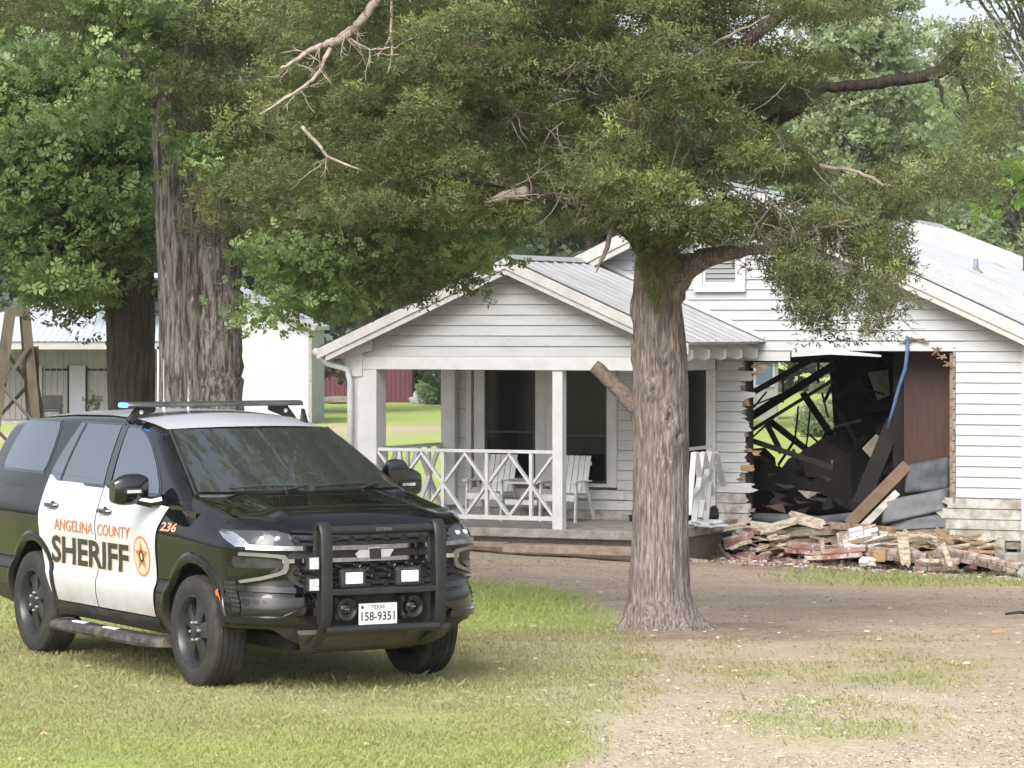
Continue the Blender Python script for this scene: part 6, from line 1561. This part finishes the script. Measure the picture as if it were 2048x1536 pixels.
# ---- front end details
def sweep_front(ys, zf, h, th, off, n=None):
    """bar that follows the front surface: ys list of y, zf(y) centre height"""
    P = []
    for y in ys:
        z = zf(y); hh = h(y) if callable(h) else h
        P.append([FP(y, z - hh / 2, off), FP(y, z - hh / 2 * .8, off + th), FP(y, z + hh / 2 * .8, off + th), FP(y, z + hh / 2, off)])
    mb = MB(); mb.grid([[tuple(q) for q in r] for r in P]); return mb
def patch_front(rows_, off, n=16):
    return MB().grid([[tuple(FP(a + (b - a) * k / n, z, off)) for k in range(n + 1)] for z, a, b in rows_])
gr = Cp('grille', patch_front([(z, -w_, w_) for z, w_ in ((.72, .50), (.76, .58), (.80, .64), (.90, .72), (.96, .70), (1.02, .62), (1.08, .62), (1.125, .62))], .005, 30), M['plastic'])
hx = MB()
for ri, (z, off) in enumerate([(.765, 0), (.815, .5), (.865, 0), (.905, .5), (1.085, 0)]):
    w_ = .48 if z < .78 else .60
    y = -w_ + off * .07
    while y < w_:
        ringp = [FP(y + .030 * math.cos(a), z + .021 * math.sin(a), .022) for a in np.linspace(0, 2 * math.pi, 7)]
        hx.tube(ringp, .0045, 4, cap=False); hx.tube([FP(y + .032, z, .016), FP(y + .108, z, .016)], [.010, .010], 4); y += .14
tag(Cp('grille_mesh', hx, M['gloss'], par=gr, angle=30), kind='stuff')
Cp('chrome_bar', sweep_front(np.linspace(-.90, .90, 41), lambda y: 1.030 + .012 * (abs(y) / .9) ** 2, .040, .018, .012), M['chrome'])
Cp('chrome_bar', sweep_front(np.linspace(-.70, .70, 33), lambda y: .945 + .004 * abs(y), .036, .018, .012), M['chrome'])
Cp('hood_lip', sweep_front(np.linspace(-.62, .62, 31), lambda y: zlip(y) - .008, .022, .012, .003), M['gloss'])
for s_ in (-1, 1):
    hl = Cp('headlight', patch_front([(1.052, s_ * .615, s_ * .93), (1.075, s_ * .615, s_ * .955), (1.10, s_ * .62, s_ * .965), (1.13, s_ * .64, s_ * .968), (1.155, s_ * .72, s_ * .962)], .010, 14), M['lamp'])
    Cp('headlight_reflector', patch_front([(1.045, s_ * .875, s_ * .945), (1.09, s_ * .90, s_ * .966), (1.14, s_ * .925, s_ * .972)], .016, 5), M['chrome'], par=hl)
    for yy in (.72, .81):
        c = FP(s_ * yy, 1.10, .010); mb = MB(); mb.add([tuple(c + Vector((0, .028 * math.cos(a), .020 * math.sin(a)))) for a in np.linspace(0, 2 * math.pi, 13)[:-1]] + [tuple(c + Vector((.012, 0, 0)))], [(k, (k + 1) % 12, 12) for k in range(12)])
        Cp('projector_lamp', mb, M['led'], par=hl)
    pth = [(.93, 1.000), (.84, .995), (.74, .985), (.69, .975), (.675, .955), (.675, .90), (.685, .875), (.73, .855), (.82, .828), (.915, .80)]
    P = []
    for i, (y, z) in enumerate(pth):
        a = pth[max(0, i - 1)]; b = pth[min(len(pth) - 1, i + 1)]; d = Vector((0, b[0] - a[0], b[1] - a[1])).normalized(); nn = Vector((0, -d.z, d.y)) * (.017 if 2 < i < 7 else .012)
        q0 = (y + nn.y, z + nn.z); q1 = (y - nn.y, z - nn.z)
        P.append([tuple(FP(s_ * q0[0], q0[1], .006)), tuple(FP(s_ * q0[0], q0[1], .030)), tuple(FP(s_ * q1[0], q1[1], .030)), tuple(FP(s_ * q1[0], q1[1], .006))])
    Cp('bumper_bracket', MB().grid(P), M['chrome'] if 0 else mat('satin_silver_%d' % (s_ + 1), (.22, .22, .21), .35, .5), angle=30)
    Cp('fog_lamp_recess', patch_front([(.865, s_ * .735, s_ * .93), (.92, s_ * .70, s_ * .955), (.975, s_ * .72, s_ * .955)], .004, 8), M['plastic'])
    Cp('fog_lamp', patch_front([(.835, s_ * .86, s_ * .955), (.875, s_ * .78, s_ * .962), (.90, s_ * .74, s_ * .962)], .014, 8), M['gloss'])
    Cp('bumper_vent', patch_front([(z, s_ * .935, s_ * .962) for z in (.58, .66, .74, .80)], .006, 3), M['plastic'])
    vb = MB()
    for k in range(7): vb.bar(FP(s_ * .935, .59 + k * .03, .01), FP(s_ * .962, .59 + k * .03, .01), .006, .012)
    Cp('vent_louvre', vb, M['gloss'], smooth=False)
    # bumper corner ledge
    Cp('bumper_wing', sweep_front([s_ * y for y in np.linspace(.60, .972, 14)], lambda y: .535 + .0 * abs(y), .05, .028, .004), M['gloss'])
    Cp('bumper_wing', sweep_front([s_ * y for y in np.linspace(.46, .70, 8)], lambda y: .545 + (.70 - abs(y)) * .45, .05, .020, .006), M['gloss'])
    Cp('bumper_wing', sweep_front([s_ * y for y in np.linspace(.52, .93, 14)], lambda y: .735 + .06 * max(0, (abs(y) - .6)), .05, .022, .003), M['gloss'])
    Cp('bumper_cheek', patch_front([(z, s_ * .46, s_ * .93) for z in (.56, .62, .69)], .003, 10), M['gloss'])
Cp('lower_intake', patch_front([(.47, -.44, .44), (.55, -.46, .46), (.64, -.46, .46), (.70, -.46, .46)], .012, 20), M['plastic'])
Cp('bumper_shelf', sweep_front(np.linspace(-.52, .52, 21), lambda y: .705, .035, .03, .004), M['gloss'])
P = []
for x, z, w_ in ((.99, .46, .62), (1.00, .43, .61), (.95, .36, .58), (.85, .31, .52), (.60, .26, .48)):
    P.append([(x - .05 * (abs(s_)) ** 3, s_ * w_, z) for s_ in np.linspace(-1, 1, 13)])
sk = Cp('skid_plate', MB().grid(P), M['skid'], angle=40)
for y in (-.42, -.20, .02, .24, .44): Cp('skid_tab', MB().box((.995, y, .447), (.02, .13, .022)), M['silver'], par=sk, smooth=False)
# emblem: dark centre block with silver wings
def bow(k, x, t): 
    pts = [(-.135, -.026), (-.155, .0), (-.120, .028), (-.045, .028), (-.045, .042), (.045, .042), (.045, .028), (.155, .028), (.135, -.0), (.120, -.026), (.045, -.026), (.045, -.042), (-.045, -.042), (-.045, -.026)]
    return MB().prism([(x, -.01 + a * k, .985 + b * k) for a, b in pts], (t, 0, 0))
eb = Cp('emblem', bow(1.0, Fx(0, .985) + .030, .010), mat('bright_silver', (.62, .64, .66), .3, .3), smooth=False)
Cp('emblem_face', MB().box((Fx(0, .985) + .045, -.01, .985), (.010, .088, .076)), M['gloss'], par=eb, smooth=False)
# licence plate
pl_ = Cp('licence_plate', MB().box((1.085, -.05, .560), (.006, .305, .165)), M['plate'], smooth=False, bevel=.002)
# push bumper
def rectsweep(path, wy, th):
    """path in (x,z), extruded symmetric in y around y0"""
    mb = MB(); P = []
    for i, (x, y, z) in enumerate(path):
        a = path[max(0, i - 1)]; b = path[min(len(path) - 1, i + 1)]; d = Vector((b[0] - a[0], 0, b[2] - a[2])).normalized(); n_ = Vector((-d.z, 0, d.x)) * th / 2; c = Vector((x, y, z)); e = wy / 2
        P.append([tuple(c + n_ + Vector((0, -e * .8, 0))), tuple(c + n_ + Vector((0, e * .8, 0))), tuple(c + n_ * .6 + Vector((0, e, 0))), tuple(c - n_ * .6 + Vector((0, e, 0))), tuple(c - n_ + Vector((0, e * .8, 0))), tuple(c - n_ + Vector((0, -e * .8, 0))), tuple(c - n_ * .6 + Vector((0, -e, 0))), tuple(c + n_ * .6 + Vector((0, -e, 0)))])
    mb.grid(P, closeu=True); mb.f += [tuple(range(8)), tuple(range(8 * len(path) - 8, 8 * len(path)))]; mb.m += [0, 0]; return mb
pb = None; YC = -.035
for s_ in (-1, 1):
    y = YC + s_ * .455
    up = [(.90, y, .345), (.98, y, .37), (1.06, y, .425), (1.125, y, .50), (1.15, y, .57), (1.155, y, .80), (1.15, y, 1.08), (1.14, y, 1.14)]
    arc = [(1.10 + .045 * math.cos(a) - .015, y, 1.155 + .06 * math.sin(a)) for a in np.radians([20, 50, 80, 110, 140, 170])]
    up += arc + [(1.035, y, 1.10), (1.03, y, .92)]
    o = Cp('push_bumper_upright', rectsweep(up, .085, .030), M['steelblk'], angle=40)
    Cp('mounting_plate', MB().box((1.07, y, .80), (.12, .012, .60)), M['steelblk'], par=o, smooth=False)
for z, r in ((1.165, .032), (.465, .032)):
    Cp('push_bumper_tube', MB().tube([(1.09 if z > 1 else 1.12, YC - .45, z), (1.09 if z > 1 else 1.12, YC + .45, z)], r, 18), M['steelblk'], angle=50)
Cp('push_bumper_shelf', MB().box((1.10, YC, .735), (.13, .88, .045)), M['steelblk'], smooth=False, bevel=.008)
for y in (-.27, .175):
    lh = Cp('led_light', MB().box((1.115, y, .825), (.06, .205, .135)), M['plastic'], smooth=False, bevel=.02)
    Cp('led_lens', MB().box((1.148, y, .830), (.010, .135, .080)), M['whiteled'], par=lh, smooth=False, bevel=.006)
for z in (.945, .795):
    lh = Cp('grille_light', MB().box((1.13, YC - .555, z), (.045, .085, .095)), M['plastic'], smooth=False, bevel=.006)
    Cp('led_lens', MB().box((1.155, YC - .555, z), (.008, .070, .080)), M['led'], par=lh, smooth=False)
for y in (-.285, .245):
    sn = Cp('siren_speaker', MB().box((1.02, y, .605), (.06, .175, .185)), M['plastic'], smooth=False, bevel=.03)
    Cp('siren_cone', MB().lathe([(1.052, .080), (1.065, .078), (1.055, .055), (1.045, .05), (1.060, .03), (1.064, 0)], 'x', 24, (0, y, .605)), M['gloss'], par=sn)
    Cp('siren_badge', MB().box((1.068, y, .605), (.004, .038, .008)), M['silver'], par=sn, smooth=False)
Cp('mounting_rail', MB().box((1.0, YC, .60), (.04, .80, .05)), M['steelblk'], smooth=False)
# light bar
XL = -1.80
lbm = MB(); P = []
for y in np.linspace(-.75, .75, 21):
    e = min(1, (.77 - abs(y)) / .06 + .35)
    P.append([(XL + .13 * e, y, 2.002), (XL + .14 * e, y, 2.012), (XL + .13 * e, y, 2.030), (XL + .08 * e, y, 2.040), (XL - .08 * e, y, 2.040), (XL - .13 * e, y, 2.028), (XL - .14 * e, y, 2.012), (XL - .12 * e, y, 2.000)])
lbm.grid(P, closeu=True); lbm.f += [tuple(range(8)), tuple(range(160, 168))]; lbm.m += [0, 0]
lb_ = Cp('light_bar', lbm, mat('smoked_light_bar', (.045, .045, .05), .3, col2=(.09, .09, .09), scale=5), angle=40)
Cp('lit_led', MB().box((XL + .03, -.765, 2.018), (.11, .045, .036)), M['blueled'], par=lb_, smooth=False, bevel=.01)
lb_.location.z = LBZ
for s_ in (-1, 1):
    Cp('light_bar_foot', MB().prism([(XL + .04, s_ * .50, 2.0), (XL + .04, s_ * .50, 1.965), (XL + .04, s_ * .62, 1.92), (XL + .04, s_ * .70, 1.885), (XL + .04, s_ * .72, 1.90), (XL + .04, s_ * .64, 2.0)], (-.07, 0, 0)), M['plastic'], par=lb_, smooth=False)
    Cp('foot_bolt', MB().lathe([(XL + .045, .018), (XL + .052, .012), (XL + .053, 0)], 'x', 10, (0, s_ * .62, 1.962)), M['whiteled'], par=lb_)
for y, X, h_ in ((-.12, -2.45, .30), (.07, -2.40, .08)):
    wh = Cp('antenna_flare', MB().tube([(X, y, Tt(X, y) - .01), (X, y, Tt(X, y) + .05), (X, y, Tt(X, y) + .09), (X, y, Tt(X, y) + .10 + h_)], [.012, .008, .003, .0015], 8), mat('pale_flare_%d' % int(y > 0), (.55, .6, .75), .4))  # thin roof whips; pale blue tone and short spikes imitate light flares
Cp('roof_fin', MB().prism([(-1.42, .575, 1.83), (-1.30, .575, 1.82), (-1.42, .59, 1.96)], (0, .03, 0)), M['gloss'], smooth=False)
# side dirt film / rear end
for s_ in (-1, 1):
    Cp('tail_light', MB().grid([[(-4.40 + .05 * k, s_ * (Side(-4.40 + .05 * k, z) + .006), z) for k in range(3)] for z in (1.0, 1.1, 1.2, 1.3)]), mat('red_tail_lens_%d' % (s_ + 1), (.4, .02, .02), .2))
Cp('rear_window', MB().grid([[(Xr, y, 1.40 + (Xr + 4.37) * 1.9 + .004) for y in np.linspace(-.62, .62, 5)] for Xr in (-4.35, -4.25, -4.16)]), M['glass'])
Cp('rear_bumper', MB().box((-4.43, 0, .62), (.10, 1.6, .26)), M['plastic'], smooth=False, bevel=.03)
Cp('underbody', MB().box((-1.6, 0, .34), (4.6, 1.1, .10)), M['plastic'], smooth=False)
for X in (0, RX): Cp('axle', MB().tube([(X, -.8, .40), (X, .8, .40)], .05, 10), M['plastic'])
# ---- wheels
tyre_p = []
Rt = .405
tyre_p = [(-.125, .262), (-.134, .285), (-.138, .33), (-.132, .372), (-.118, .394), (-.112, .3985), (-.098, .402), (-.075, Rt), (-.072, Rt - .007), (-.062, Rt - .007), (-.059, Rt), (-.028, Rt + .001), (-.025, Rt - .007), (-.015, Rt - .007), (-.012, Rt + .001), (.012, Rt + .001), (.015, Rt - .007), (.025, Rt - .007), (.028, Rt + .001), (.059, Rt), (.062, Rt - .007), (.072, Rt - .007), (.075, Rt), (.098, .402), (.112, .3985), (.118, .394), (.132, .372), (.138, .33), (.134, .285), (.125, .262)]
def make_wheel():
    e = empty('wheel', (0, 0, 0)); e.parent = car
    MB().lathe(tyre_p, 'y', 72).build('tyre', M['rubber'], e, True, angle=40)
    # rim: outer face towards -y
    MB().lathe([(.125, .262), (.11, .255), (.0, .235), (-.09, .238), (-.105, .250), (-.122, .262), (-.128, .262), (-.130, .255), (-.118, .246), (-.085, .232), (-.06, .228), (-.058, .232), (.10, .236)], 'y', 60).build('rim', M['rim'], e, True, angle=35)
    MB().lathe([(.04, .23), (.03, .0)], 'y', 40).build('brake_disc', M['plastic'], e, True)
    # disc with five windows built as five double spokes
    sp_ = MB()
    for k in range(5):
        a = 2 * math.pi * k / 5 + math.pi / 2
        def pt_(r, da, y): return (r * math.cos(a + da), y, r * math.sin(a + da))
        rs = [.075, .11, .155, .20, .232]; hw = [.62, .52, .40, .40, .50]; yy = [-.095, -.088, -.082, -.078, -.072]
        P = []
        for r, h_, y in zip(rs, hw, yy):
            P.append([pt_(r, -h_, y + .03), pt_(r, -h_, y), pt_(r, -h_ * .55, y - .010), pt_(r, 0, y - .003), pt_(r, h_ * .55, y - .010), pt_(r, h_, y), pt_(r, h_, y + .03)])
        sp_.grid(P)
    sp_.build('spokes', M['rim'], e, True, angle=50)
    MB().lathe([(-.06, .095), (-.094, .092), (-.097, .078), (-.095, .06), (-.118, .052), (-.122, .045), (-.122, 0)], 'y', 30).build('hub', M['rim'], e, True, angle=40)
    for k in range(6):
        a = 2 * math.pi * k / 6 + .3
        MB().lathe([(-.09, .0125), (-.118, .0125), (-.124, .008), (-.124, 0)], 'y', 8, (.070 * math.cos(a), 0, .070 * math.sin(a))).build('lug_nut', mat('worn_nut', (.30, .27, .27), .35, .5) if k == 0 and 'worn_nut' not in bpy.data.materials else bpy.data.materials['worn_nut'], e, True)
    return e
def copy_tree(o, parent):
    c = o.copy(); COL.objects.link(c); c.parent = parent
    for ch in list(o.children): copy_tree(ch, c)
    return c
w0 = make_wheel(); whs = [w0] + [copy_tree(w0, car) for _ in range(3)]
for o, (x, y, rz, ry) in zip(whs, [(0, -.865, 0, .2), (RX, -.865, 0, .9), (0, .865, math.pi, 0), (RX, .865, math.pi, .5)]):
    o.location = (x, y, .400); o.rotation_euler = (0, ry, rz) if rz == 0 else (0, 0, rz)
whs[0]['label'] = 'front passenger wheel, dusty tyre'
# ---- lettering
def text_mesh(s, size, offset=0, extrude=0, align='LEFT', shear=0, spacing=1.0):
    cu = bpy.data.curves.new('lettering', 'FONT'); cu.body = s; cu.size = size; cu.offset = offset; cu.extrude = extrude; cu.align_x = align; cu.shear = shear; cu.space_character = spacing; cu.resolution_u = 3
    o = bpy.data.objects.new('lettering', cu); COL.objects.link(o); bpy.context.view_layer.update()
    me = bpy.data.meshes.new_from_object(o.evaluated_get(bpy.context.evaluated_depsgraph_get())); bpy.data.objects.remove(o)
    return me
def side_text(s, x0, x1, z0t, z1t, m, off, name, par, offset=0, shear=0, grow=0, label=None):
    """text whose ink box fills x0..x1, z0..z1 on the passenger side"""
    me = text_mesh(s, 1, offset, 0, 'LEFT', shear)
    if grow: me2 = text_mesh(s, 1, offset - grow, 0, 'LEFT', shear)
    xs = [v.co.x for v in (me2 if grow else me).vertices]; ys = [v.co.y for v in (me2 if grow else me).vertices]; a, b = min(xs), max(xs); c, d = min(ys), max(ys)
    bm = bmesh.new(); bm.from_mesh(me); bmesh.ops.triangulate(bm, faces=bm.faces)
    bmesh.ops.subdivide_edges(bm, edges=[e for e in bm.edges if e.calc_length() > .25], cuts=2)
    for v in bm.verts:
        X = x0 + (v.co.x - a) / (b - a) * (x1 - x0); z = z0t + (v.co.y - c) / (d - c) * (z1t - z0t)
        v.co = (X, -(Side(X, z) + off), z)
    bm.to_mesh(me); bm.free(); me.materials.clear(); me.materials.append(m)
    o = bpy.data.objects.new(name, me); COL.objects.link(o); o.parent = par
    if label: o['label'] = label
    return o
df_ = car
side_text('SHERIFF', -2.665, -1.11, .742, .965, M['cream'], .0105, 'lettering_outline', df_, offset=.055, shear=.12, grow=.025)
side_text('SHERIFF', -2.66, -1.115, .745, .962, M['darkink'], .0125, 'lettering', df_, offset=.032, shear=.12, label='SHERIFF in heavy dark letters')
side_text('ANGELINA', -2.565, -1.785, 1.005, 1.095, M['orangeink'], .0115, 'lettering', df_, offset=.012, shear=.12, label='ANGELINA in brown orange letters')
side_text('COUNTY', -1.70, -1.075, 1.005, 1.095, M['orangeink'], .0115, 'lettering', df_, offset=.012, shear=.12, label='COUNTY in brown orange letters')
side_text('236', -.545, -.275, 1.100, 1.165, M['peach'], .004, 'lettering', df_, offset=.02, shear=.1, label='236 in orange figures on the fender')
# round star badge
def side_disc(cx, cz, rx, rz_, m, off, name, n=32, inner=0, star=None):
    mb = MB(); vs = []
    if star:
        pts = []
        for k in range(star * 2):
            r = 1 if k % 2 == 0 else .45; a = math.pi / 2 + math.pi * k / star; pts.append((r * math.cos(a), r * math.sin(a)))
        vs = [(cx + p[0] * rx, -(Side(cx + p[0] * rx, cz + p[1] * rz_) + off), cz + p[1] * rz_) for p in pts] + [(cx, -(Side(cx, cz) + off), cz)]
        mb.add(vs, [(k, (k + 1) % (star * 2), star * 2) for k in range(star * 2)])
    else:
        P = [[(cx + r * rx * math.cos(a), -(Side(cx + r * rx * math.cos(a), cz + r * rz_ * math.sin(a)) + off), cz + r * rz_ * math.sin(a)) for a in np.linspace(0, 2 * math.pi, n + 1)] for r in (inner + .001, (1 + inner) / 2, 1)]
        mb.grid(P)
    return mb.build(name, m, car)
bx_, bz_ = -.885, .89
side_disc(bx_, bz_, .150, .152, M['orangeink'], .0105, 'badge'); side_disc(bx_, bz_, .132, .134, M['cream'], .0115, 'badge_field')
side_disc(bx_, bz_, .126, .128, M['orangeink'], .0125, 'badge_star', star=5)
mb_ = side_disc(bx_, bz_, .060, .062, M['orangeink'], .0128, 'badge_ring'); side_disc(bx_, bz_, .045, .047, M['darkink'], .0138, 'badge_centre'); side_disc(bx_, bz_, .018, .026, M['cream'], .0146, 'badge_core')
def plate_text(s, yc, zc, w_, h_, m, name, offset=0, x=1.0886):
    me = text_mesh(s, 1, offset); xs = [v.co.x for v in me.vertices]; ys = [v.co.y for v in me.vertices]; a, b, c, d = min(xs), max(xs), min(ys), max(ys)
    for v in me.vertices: v.co = (x, yc - w_ / 2 + (v.co.x - a) / (b - a) * w_, zc - h_ / 2 + (v.co.y - c) / (d - c) * h_)
    me.materials.clear(); me.materials.append(m); o = bpy.data.objects.new(name, me); COL.objects.link(o); o.parent = pl_; return o
plate_text('158-9351', -.05, .550, .268, .066, M['darkink'], 'lettering', .025)
plate_text('TEXAS', -.05, .616, .105, .026, M['darkink'], 'lettering', .02)
plate_text('The Lone Star State', -.05, .4895, .15, .009, M['darkink'], 'lettering', .01)
side_o = plate_text('SETINA', -.02, 1.168, .13, .022, M['silver'], 'lettering', .02, x=1.1235); side_o.parent = car
M['stateline'] = mat('plate_print_red', (.5, .08, .07), .5)
MB().box((1.0887, -.05, .598), (.0006, .06, .004)).build('plate_print', M['stateline'], pl_)
MB().add([(1.0889, -.175 + .012 * math.cos(a), .615 + .012 * math.sin(a)) for a in np.linspace(0, 6.28, 9)[:-1]], [tuple(range(8))]).build('plate_print', M['darkink'], pl_)

# ---------------------------------------------------------------- thin air
hz = bpy.data.materials.new('air'); hz.use_nodes = True; t_ = hz.node_tree; t_.nodes.remove(t_.nodes['Principled BSDF'])
pv = t_.nodes.new('ShaderNodeVolumePrincipled'); pv.inputs['Color'].default_value = (.86, .93, 1, 1); pv.inputs['Density'].default_value = .00022; pv.inputs['Anisotropy'].default_value = .2
t_.links.new(pv.outputs[0], t_.nodes['Material Output'].inputs['Volume'])
hb = MB().box((0, 400, 13), (1000, 1100, 46)).build('haze', hz, None); hb['kind'] = 'stuff'
